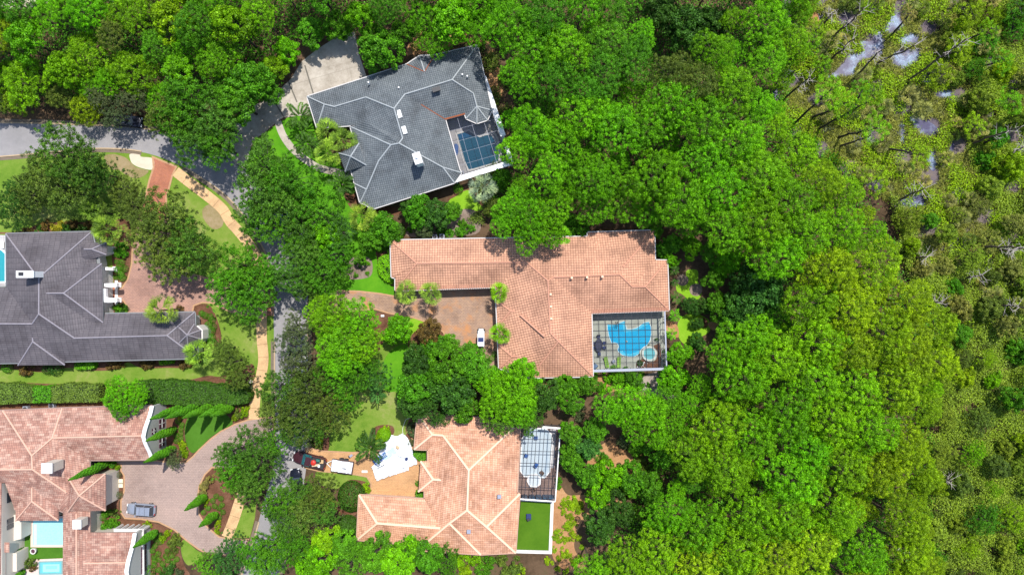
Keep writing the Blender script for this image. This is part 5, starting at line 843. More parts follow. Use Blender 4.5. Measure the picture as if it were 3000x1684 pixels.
# hand placed forest crowns that stand out
FOR = [('B', 1690, 655, 24, 2, 'br'), ('B', 1672, 625, 24, 2, 'md'), ('B', 1700, 612, 28, 2.5, 'md'), ('B', 1745, 620, 30, 3, 'br'), ('B', 1655, 575, 24, 2.5, 'md'), ('B', 1800, 640, 34, 3.5, 'md'), ('B', 1840, 660, 38, 4, 'br'), ('B', 1850, 820, 42, 4, 'md'), ('B', 1460, 575, 26, 2.5, 'md'), ('B', 1430, 555, 26, 2.5, 'md'), ('B', 1260, 450, 30, 2.5, 'md'), ('B', 1240, 520, 26, 2, 'ol'), ('P', 1335, 545, 62, 10, 'br'), ('P', 1290, 520, 52, 10, 'br'), ('P', 1390, 530, 55, 10, 'br'), ('P', 1335, 590, 48, 9.5, 'br'), ('P', 1385, 590, 36, 9, 'br'), ('P', 1270, 560, 40, 9.5, 'br'), ('P', 1290, 60, 75, 12, 'br'), ('P', 1370, 50, 72, 12, 'md'), ('P', 1340, 120, 76, 12, 'br'), ('P', 1420, 120, 70, 12, 'br'), ('P', 1400, 190, 62, 12, 'md'), ('P', 1310, 190, 55, 12, 'br'),
    ('P', 1540, 110, 66, 11, 'md'), ('P', 1600, 150, 62, 12, 'md'), ('P', 1520, 180, 60, 12, 'md'), ('P', 1620, 80, 40, 11, 'br'), ('P', 1340, 330, 66, 11, 'br'), ('P', 1300, 370, 50, 11, 'br'), ('P', 1420, 350, 58, 11, 'br'), ('P', 1470, 290, 70, 12, 'br'), ('P', 1550, 320, 75, 12, 'br'), ('P', 1480, 230, 52, 12, 'md'), ('P', 1700, 260, 80, 12.5, 'br'), ('P', 1780, 300, 75, 13, 'br'), ('P', 1640, 310, 68, 12, 'br'), ('P', 1760, 210, 62, 13, 'ol'), ('P', 1690, 180, 62, 12.5, 'ol'), ('P', 1800, 120, 55, 13, 'li'), ('P', 1850, 220, 62, 13, 'li'),
    ('P', 1500, 450, 66, 11, 'br'), ('P', 1580, 500, 60, 7.5, 'br'), ('P', 1500, 520, 50, 7, 'br'), ('P', 1650, 440, 75, 12, 'br'), ('P', 1720, 500, 75, 12, 'br'), ('P', 1640, 525, 48, 7, 'br'), ('P', 1780, 400, 72, 12, 'br'), ('P', 1860, 360, 70, 12.5, 'br'), ('P', 1920, 440, 75, 13, 'li'), ('P', 1830, 480, 72, 12.5, 'br'), ('P', 1850, 570, 70, 12.5, 'br'), ('P', 1920, 560, 80, 13, 'li'), ('P', 1740, 545, 50, 8, 'br'), ('P', 1990, 500, 70, 13, 'li'), ('P', 2030, 590, 72, 13, 'li'), ('P', 1960, 640, 75, 13, 'br'), ('P', 2090, 680, 75, 13, 'ye'), ('P', 2050, 760, 75, 13, 'li'), ('P', 2150, 780, 70, 13, 'ye'),
    ('P', 1890, 860, 75, 12, 'br'), ('P', 1960, 900, 78, 13, 'li'), ('P', 1830, 900, 55, 12, 'br'), ('P', 1880, 950, 75, 12.5, 'br'), ('P', 2060, 860, 80, 13, 'li'), ('P', 2150, 880, 75, 13, 'ye'), ('P', 2240, 850, 75, 13, 'ye'), ('P', 2300, 860, 60, 13, 'ye'), ('P', 2310, 930, 55, 12.5, 'ye'), ('P', 2260, 980, 75, 13, 'ye'), ('P', 2160, 980, 78, 13, 'li'), ('P', 2060, 960, 70, 13, 'li'), ('P', 2330, 1030, 52, 12.5, 'ye'),
    ('P', 1590, 1020, 62, 8, 'br'), ('P', 1640, 1050, 55, 8.5, 'br'), ('P', 1540, 1030, 45, 8, 'br'), ('P', 1600, 1075, 45, 8, 'br'), ('P', 2100, 1060, 78, 13, 'li'), ('P', 2200, 1090, 75, 13, 'li'), ('P', 2280, 1130, 66, 13, 'ye'), ('P', 1990, 1040, 75, 13, 'br'), ('P', 2220, 1190, 70, 12.5, 'ye'), ('P', 2260, 1170, 50, 12.5, 'ye'), ('P', 2130, 1180, 75, 13, 'li'), ('P', 2040, 1140, 70, 12.5, 'br'), ('P', 2000, 1210, 80, 13, 'br'), ('P', 1900, 1100, 72, 12, 'br'), ('P', 1810, 1080, 75, 12, 'li'), ('P', 1750, 1150, 66, 11, 'li'), ('P', 1830, 1180, 72, 12, 'li'),
    ('P', 2290, 1320, 66, 12, 'ye'), ('P', 2300, 1390, 62, 12, 'ye'), ('P', 2100, 1290, 78, 12.5, 'li'), ('P', 1990, 1300, 78, 12.5, 'li'), ('P', 2050, 1380, 78, 12.5, 'ye'), ('P', 1900, 1300, 78, 12, 'li'), ('P', 1960, 1400, 75, 12, 'ye'), ('P', 1860, 1390, 78, 12, 'li'), ('P', 1760, 1340, 75, 11.5, 'br'), ('P', 1690, 1300, 62, 11, 'br'), ('P', 1660, 1390, 72, 11, 'li'), ('P', 1580, 1420, 62, 10, 'li'), ('P', 1760, 1420, 72, 11.5, 'ye'), ('P', 2180, 1400, 66, 12, 'br'),
    ('B', 1440, 1100, 40, 4, 'md'), ('B', 1480, 1130, 42, 4, 'bl'), ('B', 1500, 1090, 40, 4, 'md'), ('B', 1440, 1160, 42, 3.5, 'md'), ('B', 1480, 1200, 45, 3.5, 'md'), ('B', 1540, 1200, 50, 4, 'br'), ('B', 1510, 1250, 45, 4, 'br'), ('B', 1590, 1210, 52, 4, 'md'), ('B', 1640, 1230, 48, 4, 'md'), ('B', 1560, 1290, 52, 4.5, 'dk'), ('B', 1510, 1330, 55, 4.5, 'dk'), ('B', 1610, 1130, 28, 2, 'md'), ('B', 1670, 1150, 45, 4.5, 'md'), ('B', 1440, 1020, 36, 4, 'md'), ('B', 1400, 985, 36, 4, 'md'),
    ('B', 1717, 893, 34, 3, 'br'), ('B', 1745, 770, 25, 1.8, 'dk'), ('B', 1780, 770, 25, 1.8, 'dk'), ('B', 1815, 770, 36, 3, 'md'), ('B', 1805, 700, 30, 3, 'md'), ('B', 1760, 815, 18, 1.0, 'dk'), ('B', 1762, 862, 24, 1.6, 'dk'), ('B', 1700, 960, 42, 3.5, 'br'), ('B', 1430, 975, 36, 2.5, 'md'), ('B', 1480, 970, 34, 2.5, 'md'), ('B', 1600, 960, 28, 2, 'md'), ('B', 1560, 955, 22, 1.2, 'br'), ('B', 1890, 720, 60, 5, 'dk'), ('B', 1920, 740, 66, 6, 'bl'), ('B', 1880, 790, 62, 5, 'dk'), ('B', 1730, 60, 66, 6, 'dk'), ('B', 1670, 30, 50, 6, 'dk'), ('B', 1790, 50, 50, 6, 'dk')]
for k in FOR: tree(k[0], 'v', k[1], k[2], k[3] * (.8 if k[0] == 'B' and k[1] < 1700 and k[2] > 1000 else .93), *k[4:])
# the rest of the wood, filled by eye between the crowns above
def inpoly(x, y, p):
    c = False; n = len(p)
    for i in range(n):
        x1, y1 = p[i]; x2, y2 = p[(i + 1) % n]
        if (y1 > y) != (y2 > y) and x < (x2 - x1) * (y - y1) / (y2 - y1) + x1: c = not c
    return c
WOOD_A = [(-90, -90), (1240, -90), (1225, 110), (1130, 115), (1060, 95), (1000, 60), (900, 60), (890, 112), (800, 115), (740, 155), (705, 215), (640, 250), (560, 250), (420, 240), (350, 270), (200, 270), (-90, 262)]
WOOD_B = [(1200, -90), (2080, -90), (1990, 140), (1965, 290), (2090, 400), (2200, 540), (2270, 700), (2380, 840), (2390, 900), (2330, 1050), (2330, 1250), (2380, 1540), (1460, 1540), (1500, 1330), (1620, 1200), (1640, 1110), (1560, 990), (1700, 1000), (1790, 900), (1860, 830), (1880, 700), (1850, 620), (1700, 540), (1640, 500), (1450, 500), (1240, 540), (1230, 480), (1290, 420), (1270, 300), (1330, 250), (1240, 130)]
GAPS = [(835, 160, 100), (770, 260, 51), (1740, 700, 62), (1770, 640, 51), (1740, 830, 62), (1260, 180, 48), (1300, 255, 40), (1930, 800, 35), (1585, 420, 26), (2030, 660, 12), (2080, 900, 15), (1710, 60, 60), (2240, 1210, 22), (1600, 40, 30), (1550, 1150, 40), (2000, 60, 40), (1980, 700, 30)]
def fill(poly, x0, x1, y0, y1, n, key, r0, r1, hf, cf, sep=0.72, group=None):
    k = 0
    for _ in range(n * 60):
        x, y = R_.uniform(x0, x1), R_.uniform(y0, y1)
        if not inpoly(x, y, poly) or False: continue
        r = R_.uniform(r0, r1)
        if any(math.hypot(x - a, y - b) < c + (.75 * r if c > 50 else 0) for a, b, c in GAPS): continue
        pass; h = hf(x, y); p = P('v', x, y, h + 1.3); rm = r / TL['v'][2] * SG * (HC - h) / HC
        if any((p.x - a) ** 2 + (p.y - b) ** 2 < ((rm + c) * sep) ** 2 for a, b, c in TREES): continue
        tree(key(x, y), 'v', x, y, r, h, cf(x, y), group=group); k += 1
        if k >= n: break
def ca(x, y): return R_.choice(['li', 'br', 'md', 'br', 'ol', 'ye'] if x < 650 else ['br', 'md', 'md', 'br'])
def cb(x, y):
    f = (x - 1400) / 900; q = R_.random() * .6 + f; return 'ye' if q > 1.15 else ('li' if q > .78 else ('br' if R_.random() < .8 else 'md'))
fill(WOOD_A, -90, 1240, -90, 280, 130, lambda x, y: 'P' if R_.random() < .75 else 'B', 36, 62, lambda x, y: R_.uniform(.8, 1.15) * (3.6 + 6.5 * max(0, min(1, (262 - (y if x < 700 else y + 110)) / 190))), ca, 0.66)
fill(WOOD_B, 1200, 2400, -90, 1540, 150, lambda x, y: 'P', 44, 70, lambda x, y: R_.uniform(9, 14), cb, 0.78)
fill(WOOD_B, 1200, 2400, -90, 1540, 80, lambda x, y: 'P', 26, 40, lambda x, y: R_.uniform(6.5, 9.5), cb, 0.68)
# ------------------------------------------------------------------ palms, cypresses, shrubs, hedges
def frond_pts(fans):
    pass
def palm_fan(i):
    pos = []; nrm = []; dr = []; sz = []; va = []
    for f in range(32):
        a = f * 2.4 + rng.normal() * .2; el = rng.uniform(-0.45, 1.3); L = rng.uniform(.5, 1.0); d = np.array([math.cos(a) * math.cos(el), math.sin(a) * math.cos(el), math.sin(el)]); side = np.array([-math.sin(a), math.cos(a), 0]); tv = rng.uniform(.0, .9); c = d * L
        for s_ in range(4): pos.append(d * L * (s_ + .5) / 4); nrm.append(np.cross(d, side)); dr.append(d); sz.append(.12); va.append(tv)
        for k in range(11):
            th = (k - 5) * .13; b = d * math.cos(th) + side * math.sin(th); b = b / np.linalg.norm(b)
            for s_ in range(3):
                q = c + b * (.15 + .3 * s_) * (1 - .2 * abs(th)) + np.array([0, 0, -.08 * s_ * s_]); pos.append(q); nrm.append(np.cross(b, side + .3 * d) + rng.normal(size=3) * .35); dr.append(b + np.array([0, 0, -.15 * s_])); sz.append(.25); va.append(tv + rng.normal() * .15)
    return leaves('fan_fronds', np.array(pos), np.array(nrm), np.array(sz), np.array(va), 0.11, dirv=np.array(dr))
def palm_pin(i):
    pos = []; nrm = []; dr = []; va = []
    for f in range(15):
        a = f * 2.4 + rng.normal() * .15; e0 = rng.uniform(.15, 1.2); tv = rng.uniform(.15, .7); q = np.zeros(3); L = rng.uniform(.8, 1.05)
        for k in range(24):
            el = e0 - k * .062; d = np.array([math.cos(a) * math.cos(el), math.sin(a) * math.cos(el), math.sin(el)]); q = q + d * .095 * L; side = np.array([-math.sin(a), math.cos(a), 0])
            if k < 4: continue
            for s_ in (-1, 1):
                b = side * s_ + d * .55; wl = .24 * math.sin(math.pi * (k / 25) ** .8) + .05; pos.append(q + b * wl * .75); nrm.append(np.cross(d, side) + rng.normal(size=3) * .3); dr.append(b + np.array([0, 0, -.2])); va.append(tv + rng.normal() * .1)
    return leaves('feather_fronds', np.array(pos), np.array(nrm), np.full(len(pos), .21), np.array(va), 0.22, dirv=np.array(dr))
PF = [palm_fan(i) for i in range(4)]; PP = [palm_pin(i) for i in range(3)]
def palm(kind, t, x, y, r, h, c, lab, group=None):
    p = P(t, x, y, h); rm = r / TL[t][2] * SG * (HC - h) / HC; o = empty('fan_palm' if kind == 'f' else 'feather_palm', (p.x, p.y, 0), lab, 'palm', group, R_.uniform(0, 6))
    cr = link('crown', R_.choice(PF if kind == 'f' else PP), None, o, (0, 0, h)); s_ = rm / (1.55 if kind == 'f' else 1.9); cr.scale = (s_,) * 3; cr.color = tone(c)
    tr = link('trunk', STEM, None, o); tr.scale = (.17, .17, h + .1); return o
for a in (('f', 'D', 1175, 620, 82, 6, 'yp', 'fan palm in front of the garage wing, left of its neighbour on the paver drive'), ('f', 'D', 1355, 620, 80, 6, 'yp', 'fan palm in front of the garage wing, right of its neighbour on the paver drive'), ('f', 'D', 1840, 615, 70, 5.5, 'li', 'fan palm at the inner corner of the tan paver court'), ('f', 'D', 1842, 905, 75, 5.5, 'li', 'fan palm between the white golf cart and the terracotta roof'),
          ('f', 'B', 500, 735, 92, 4.5, 'yp', 'yellowish fan palm, upper one of the clump left of the slate house'), ('f', 'B', 612, 790, 90, 4.5, 'yp', 'yellowish fan palm, right one of the clump left of the slate house'), ('f', 'B', 505, 890, 95, 4.5, 'yp', 'yellowish fan palm, lower one of the clump left of the slate house'), ('f', 'B', 745, 1335, 98, 4.5, 'yp', 'yellow fan palm with tan dead fronds below the slate house corner'), ('f', 'B', 1600, 1130, 100, 5, 'sv', 'silvery blue fan palm below the cage of the slate house'),
          ('f', 'C', 750, 170, 105, 5, 'yp', 'fan palm over the upper right corner of the plum grey roof'), ('f', 'C', 1130, 745, 105, 7, 'yp', 'fan palm leaning over the upper eave of the plum grey garage wing'), ('f', 'C', 1392, 1045, 98, 5, 'yp', 'fan palm at the lower right corner of the plum grey roof'), ('f', 'C', 640, 28, 78, 4.5, 'yp', 'fan palm among olive trees above the plum grey roof'), ('f', 'G', 600, 215, 62, 9, 'br', 'bright fan palm beside the round pine at the terracotta north eave'),
          ('p', 'B', 315, 640, 112, 3, 'bu', 'dark feather palm between the garden path and the slate house, uppermost'), ('p', 'B', 365, 825, 105, 3, 'bu', 'dark feather palm beside the curved garden path, middle one'), ('p', 'B', 612, 1110, 108, 3, 'bu', 'dark feather palm below the entry roof of the slate house'), ('p', 'B', 50, 825, 80, 3, 'bu', 'dark feather palm at the road end of the concrete pad'), ('p', 'F', 812, 540, 118, 3, 'bu', 'big dark feather palm beside the white tarp'),
          ('p', 'F', 860, 165, 65, 4, 'bl', 'feather palm among the trees above the peach house lawn'), ('p', 'K', 360, 60, 70, 2.5, 'bu', 'upper feather palm along the right side of the terracotta house'), ('p', 'K', 370, 230, 60, 2.5, 'bu', 'second feather palm along the right side of the terracotta house'), ('p', 'K', 400, 440, 85, 2.5, 'bu', 'third feather palm along the right side of the terracotta house'), ('p', 'K', 370, 690, 95, 2.2, 'br', 'bright feather palm at the upper corner of the pool cage'), ('p', 'K', 330, 950, 85, 2.2, 'br', 'bright feather palm right of the pool cage by the lime lawn')):
    palm(*a)
def cypress_mesh(i):
    n = 5200; z = rng.random(n) ** .8; th = rng.uniform(0, 6.283, n); prof = np.sin(np.pi * np.clip(z, 0, 1) ** .62) ** .75; prof = np.maximum(prof, .03)
    lump = 1 + .22 * np.sin(th * 5 + z * 30 + i) * np.sin(z * 46 + th * 2); r = prof * lump; p = np.stack([r * np.cos(th), r * np.sin(th), z], 1); nn = np.stack([np.cos(th), np.sin(th), .15 + 0 * z], 1) + rng.normal(size=(n, 3)) * .5
    # unit radius 1, unit height 1: leaves are elongated upward after scaling
    return leaves('cypress_leaves', p, nn, np.full(n, .045), .15 + .35 * (lump - .8) + rng.random(n) * .3, .9, dirv=np.tile([0, 0, 1.], (n, 1)) + rng.normal(size=(n, 3)) * .3)
def cypress_real(h, r, i):
    n = int(700 * h); z = rng.random(n) ** .85; th = rng.uniform(0, 6.283, n); prof = np.maximum(np.sin(np.pi * z ** .6) ** .8, .04); lump = 1 + .2 * np.sin(th * 4 + z * 26 + i) * np.sin(z * 40 + th * 3)
    rr = r * prof * lump; p = np.stack([rr * np.cos(th), rr * np.sin(th), z * h], 1); nn = np.stack([np.cos(th), np.sin(th), .3 + 0 * z], 1) + rng.normal(size=(n, 3)) * .45
    return leaves('cypress_leaves', p, nn, rng.uniform(.1, .2, n), .1 + .9 * (lump - .8) + rng.random(n) * .25, .45, dirv=np.tile([0, 0, 1.], (n, 1)) + rng.normal(size=(n, 3)) * .35)
CY = [((1300, 258), (1058, 340), 'cypress at the left end of the row above the half round turf'), ((1400, 252), (1145, 338), 'second cypress from the left above the half round turf'), ((1510, 250), (1280, 312), 'middle cypress of the row above the half round turf'), ((1600, 250), (1400, 300), 'fourth cypress from the left above the half round turf'), ((1648, 258), (1486, 322), 'cypress at the right end of the row above the half round turf'), ((1240, 412), (1030, 495), 'cypress leaning over the windows of the white gable'), ((1232, 548), (1012, 635), 'cypress at the lower corner of the white gable'), ((762, 655), (476, 748), 'tall cypress lying across the pink roof by its turret'), ((1452, 888), (1305, 987), 'cypress at the left tip of the planted drive island'), ((1530, 1010), (1398, 1092), 'short thick cypress on the lower part of the drive island'), ((1108, 1135), (940, 1252), 'stout cypress in front of the lower right wing of the pink house'), ((160, 1120), (98, 1165), 'small cypress left of the courtyard pool'), ((165, 1260), (75, 1305), 'small cypress below left of the courtyard pool'), ((170, 1420), (60, 1460), 'cypress at the lower left of the courtyard')]
for i, (b_, t_, lab) in enumerate(CY):
    (bx, by), (tx, ty) = sp('E', *b_), sp('E', *t_); d = math.hypot(bx - tx, by - ty); r = math.hypot(tx - 1500, ty - 842); q = d / r; h = HC * q; p = P('E', *b_, .1); h = min(h, 11)
    o = empty('cypress_tree', (p.x, p.y, 0), lab, 'cypress'); cr = link('crown', cypress_real(h, .62 if h > 3.5 else .5, i), None, o, (0, 0, .1)); cr.color = tone('dk' if i in (12,) else 'md', .05); tr = link('trunk', STEM, None, o); tr.scale = (.09, .09, h * .7)
SHAPES = CR
def shrub(t, x, y, r, c, lab=None, ball=True, hs=1.0, group=None, z=0.0, what=None):
    me = R_.choice(CR['c' if ball else 's'])[0]; p = P(t, x, y, .4); rm = r / TL[t][2] * SG; vx, vy = sp(t, x, y); vx *= TL['v'][2]; vy *= TL['v'][2]
    cn = TONE[c]; l = lab or f'{"round clipped" if ball else "loose"} {cn} shrub {near(vx, vy)}'
    o = link('clipped_shrub' if ball else 'loose_shrub', me, None, None, (p.x, p.y, z), l, 'shrub', group); o.scale = (rm, rm, rm * hs); o.rotation_euler = (0, 0, R_.uniform(0, 6)); o.color = tone(c)
    if not lab: LAB.append((o, l, vx, vy, group))
    return o
for x, y in ((1255, 362), (1282, 387), (1275, 416), (1273, 449), (1240, 463), (1274, 482), (1243, 500)): shrub('E', x, y, 20, 'md', group='clipped balls left of the half round turf')
for x, y in ((1097, 1195), (1128, 1215), (1092, 1240), (1075, 1275), (1115, 1295), (1085, 1322), (1120, 1337), (1088, 1350), (1145, 1368), (1086, 1376), (1180, 1275), (1168, 1312), (1182, 1342), (1210, 1310), (1220, 1360), (1245, 1335), (1115, 1410)): shrub('E', x, y, 20, 'md', group='clipped balls in the lower bed by the drive')
for x, y in ((1523, 890), (1558, 908), (1500, 922), (1513, 960), (1565, 952), (1545, 975), (1572, 1003), (1468, 975), (1435, 1005), (1547, 1038)): shrub('E', x, y, 19, 'md', group='clipped balls on the drive island')
shrub('E', 1045, 1425, 55, 'md', 'large clipped green ball at the bottom edge by the lower right pink wing')
for a in (('D', 995, 310, 28, 'br'), ('D', 1230, 985, 28, 'md'), ('D', 1245, 1035, 38, 'md'), ('G', 117, 1052, 20, 'md'), ('G', 97, 1083, 22, 'md'), ('G', 60, 1080, 26, 'md'), ('B', 1128, 135, 34, 'md'), ('B', 1428, 1142, 36, 'br'), ('B', 840, 315, 45, 'md'), ('C', 858, 405, 22, 'md'), ('C', 822, 402, 18, 'md'), ('C', 845, 440, 26, 'md'), ('C', 880, 450, 26, 'md'), ('C', 830, 460, 26, 'md'), ('C', 850, 490, 26, 'md'), ('C', 865, 515, 26, 'md'), ('C', 820, 510, 22, 'md'), ('C', 1422, 766, 22, 'md'), ('C', 1470, 845, 26, 'md'), ('E', 835, 740, 22, 'gy'), ('E', 840, 880, 26, 'gy'), ('E', 722, 1040, 24, 'md'), ('E', 735, 1010, 22, 'md'), ('C', 55, 1148, 38, 'md'), ('C', 340, 1160, 38, 'dk'), ('C', 400, 1152, 50, 'dk'), ('C', 1445, 780, 24, 'md'), ('C', 1480, 790, 26, 'md'), ('C', 1498, 812, 24, 'md'), ('C', 1505, 860, 26, 'md'), ('C', 1490, 890, 32, 'md'), ('C', 1490, 940, 34, 'md'), ('C', 1500, 975, 34, 'md')): shrub(*a)
for x, y, r in ((190, 1165, 52), (800, 1128, 50), (835, 1125, 40), (1030, 1125, 45), (1070, 1128, 40), (1300, 1115, 48), (1340, 1120, 38), (1265, 735, 32), (330, 150, 45), (520, 140, 48), (200, 185, 45), (625, 140, 40)): shrub('C', x, y, r, 'rd', ball=False)
for x, y, r, c in ((390, 160, 40, 'go'), (440, 150, 45, 'go'), (290, 182, 50, 'dk'), (490, 175, 55, 'dk'), (590, 178, 45, 'dk'), (850, 300, 50, 'md'), (870, 340, 48, 'md'), (840, 340, 40, 'md'), (850, 735, 50, 'md'), (1700, 1230, 40, 'rd'), (1770, 1280, 30, 'gy'), (870, 730, 40, 'dk')): shrub('C', x, y, r, c, ball=False)
for x, y, r, c in ((1272, 335, 24, 'go'), (1285, 520, 30, 'ye'), (1295, 560, 34, 'ye'), (1305, 600, 26, 'ye'), (1290, 585, 28, 'ye'), (800, 665, 38, 'md'), (830, 690, 26, 'ye'), (770, 1100, 58, 'md'), (810, 1075, 45, 'md'), (745, 1120, 38, 'dk'), (1040, 1090, 32, 'ye'), (1150, 1180, 34, 'ye'), (1130, 1165, 26, 'dk'), (1180, 1150, 30, 'ye'), (1215, 1220, 38, 'ol'), (1240, 1190, 40, 'ol'), (1270, 1220, 30, 'ol'), (1225, 1270, 34, 'ol'), (1540, 1085, 30, 'ye'), (1535, 1130, 28, 'ye'), (1445, 820, 40, 'tn'), (1430, 870, 40, 'tn'), (1480, 780, 40, 'tn'), (1650, 1440, 20, 'dk'), (1450, 935, 32, 'ye'), (195, 1365, 40, 'ol'), (235, 1360, 36, 'ol'), (230, 1400, 30, 'rd'), (1210, 1400, 50, 'dk'), (1270, 1420, 40, 'gy'), (1150, 1440, 35, 'dk'), (760, 1010, 40, 'md'), (810, 1010, 36, 'ol'), (1690, 300, 45, 'ol'), (1660, 330, 36, 'ye'), (1720, 310, 36, 'ye'), (1730, 270, 30, 'ye')): shrub('E', x, y, r, c, ball=False)
for x, y, r, c in ((870, 380, 18, 'md'), (905, 415, 22, 'br'), (820, 415, 16, 'md'), (905, 480, 20, 'br'), (825, 500, 22, 'md'), (770, 515, 20, 'br'), (850, 440, 12, 'md'), (775, 430, 18, 'md'), (1045, 470, 45, 'dk'), (1205, 175, 30, 'md'), (1290, 190, 45, 'gy'), (1340, 200, 40, 'gy'), (1420, 190, 40, 'md'), (1575, 190, 50, 'md'), (1580, 130, 40, 'md'), (1480, 200, 40, 'md'), (1630, 170, 40, 'md')): shrub('D', x, y, r, c, ball=False)
for x, y, r, c in ((905, 440, 50, 'ye'), (870, 470, 35, 'ye'), (620, 1060, 60, 'gy'), (745, 1150, 50, 'gy'), (430, 520, 45, 'ol'), (460, 480, 35, 'ye'), (1100, 400, 38, 'gy'), (1105, 440, 42, 'gy'), (1100, 510, 30, 'gy'), (780, 820, 30, 'ye'), (790, 850, 26, 'ye'), (1140, 800, 22, 'md'), (1360, 1320, 40, 'ol'), (1440, 1330, 60, 'li'), (1540, 1320, 60, 'li'), (1640, 1350, 60, 'md'), (1740, 1340, 50, 'ol'), (1830, 1380, 60, 'ol'), (1480, 1400, 60, 'ye'), (1600, 1420, 60, 'md'), (1880, 1430, 55, 'ye'), (1760, 1430, 50, 'ol')): shrub('F', x, y, r, c, ball=False)
for i in range(26): shrub('H', *[(480, 960), (540, 960), (590, 990), (490, 1010), (550, 920), (530, 1040), (600, 950), (510, 1100), (560, 1080), (450, 1150), (430, 1180), (500, 1190), (540, 1170), (460, 1210), (420, 1270), (490, 1290), (530, 1320), (450, 1330), (560, 1360), (600, 1330), (380, 1350), (440, 1400), (500, 1420), (620, 1250), (590, 1190), (500, 930)][i], R_.uniform(24, 42), 'ye', ball=False, hs=.7, group='low pale green shrubs in the pine straw')
for x, y, r, c in ((660, 560, 34, 'md'), (760, 620, 50, 'md'), (900, 500, 60, 'gy'), (960, 530, 40, 'gy'), (1020, 620, 50, 'ol'), (820, 640, 20, 'ye'), (600, 330, 50, 'gy'), (600, 260, 40, 'gy'), (450, 780, 30, 'md'), (450, 820, 26, 'md'), (480, 390, 40, 'br'), (820, 780, 60, 'gy'), (920, 760, 60, 'ol'), (940, 860, 60, 'ol'), (1020, 800, 60, 'li'), (1080, 900, 60, 'ol'), (720, 750, 50, 'br'), (1000, 1000, 60, 'ol'), (1100, 1000, 60, 'md'), (1060, 700, 50, 'ol'), (1020, 1080, 60, 'dk'), (700, 1420, 60, 'md')): shrub('H', x, y, r, c, ball=False)
for x, y, r, c in ((1060, 1210, 60, 'br'), (960, 1200, 60, 'br'), (910, 1220, 40, 'br'), (900, 1300, 50, 'br'), (1340, 1230, 60, 'br'), (1320, 1190, 45, 'br'), (1400, 1280, 55, 'br'), (700, 1230, 65, 'md'), (780, 1230, 60, 'md'), (620, 1240, 55, 'md'), (1560, 830, 22, 'dk'), (1640, 1370, 60, 'md'), (1460, 1180, 25, 'li'), (1200, 1270, 22, 'md'), (1160, 1195, 24, 'md')): shrub('G', x, y, r, c, ball=False)
def hedge(t, poly, h, c, lab, name='hedge', dens=95):
    p = ccw(wpts(t, poly, h)); xs = [q[0] for q in p]; ys = [q[1] for q in p]; A = 0
    for i in range(len(p)): A += p[i][0] * p[(i + 1) % len(p)][1] - p[(i + 1) % len(p)][0] * p[i][1]
    A = abs(A) / 2; pts = []; nn = []; cx, cy = sum(xs) / len(xs), sum(ys) / len(ys)
    while len(pts) < A * dens:
        x, y = R_.uniform(min(xs), max(xs)), R_.uniform(min(ys), max(ys))
        if inpoly(x, y, p): e = math.sin(x * 2.3 + 1.3 * math.sin(y * 1.9)) * math.sin(y * 2.7 + x) * .16; pts.append((x - cx, y - cy, h + e + R_.gauss(0, .05))); nn.append((R_.gauss(0, .45) + .2 * math.cos(x * 2.3), R_.gauss(0, .45), 1))
    for i in range(len(p)):
        a, b = p[i], p[(i + 1) % len(p)]; L = math.hypot(b[0] - a[0], b[1] - a[1])
        for _ in range(int(L * h * dens * .7)):
            f = R_.random(); z = R_.uniform(0.1, h); nx, ny = (b[1] - a[1]) / L, -(b[0] - a[0]) / L; off = R_.gauss(0, .07) + .1 * math.sin(f * L * 2.2); pts.append((a[0] + (b[0] - a[0]) * f + nx * off - cx, a[1] + (b[1] - a[1]) * f + ny * off - cy, z)); nn.append((nx + R_.gauss(0, .4), ny + R_.gauss(0, .4), .4))
    o = empty(name, (cx, cy, 0), lab, 'hedge'); v = rng.random(len(pts)) * .6 + .1; me = leaves('hedge_leaves', np.array(pts), np.array(nn), rng.uniform(.08, .17, len(pts)), v, .6); l = link('foliage', me, None, o); l.color = tone(c)
    m = MB(); m.prism([(q[0] * .97, q[1] * .97) for q in [(a[0] - cx, a[1] - cy) for a in p]], 0, h - .2); k = m.make('dark_core', plain('hedge_core', (0.02, 0.035, 0.012), 0.95), o); return o  # plain dark core block filling the hedge behind its leaves
hedge('C', [(960, 1245), (1200, 1240), (1450, 1265), (1700, 1290), (1765, 1340), (1740, 1400), (1650, 1410), (1300, 1412), (1000, 1400)], 2.2, 'bu', 'long clipped dark green hedge between the plum and the pink house')
hedge('C', [(-60, 1265), (100, 1262), (230, 1290), (230, 1395), (-60, 1412)], 2.0, 'ol', 'brown green hedge piece at the left edge'); hedge('C', [(232, 1285), (360, 1285), (360, 1395), (232, 1400)], 2.0, 'md', 'greener hedge piece between two browned hedge pieces', dens=90); hedge('C', [(362, 1280), (480, 1262), (700, 1275), (690, 1392), (362, 1396)], 2.0, 'ol', 'browned hedge piece left of the round pine')
hedge('C', [(523, 1118), (660, 1108), (668, 1140), (645, 1160), (530, 1162)], 1.0, 'br', 'low bright clipped hedge under the plum grey lower eave, left one'); hedge('C', [(1124, 1096), (1215, 1096), (1216, 1120), (1126, 1124)], 1.0, 'br', 'low bright clipped hedge under the plum grey lower eave, right one')
hedge('D', [(1048, 240), (1070, 230), (1072, 360), (1080, 500), (1100, 540), (1095, 555), (1040, 540), (990, 495), (978, 440), (990, 370), (1048, 350)], 1.0, 'br', 'curved clipped hedge hugging the left end of the terracotta house')
hedge('D', [(1085, 140), (1140, 130), (1168, 170), (1160, 210), (1090, 225), (1070, 180)], 1.2, 'bu', 'rounded dark hedge left of the gravel bed above the terracotta roof')
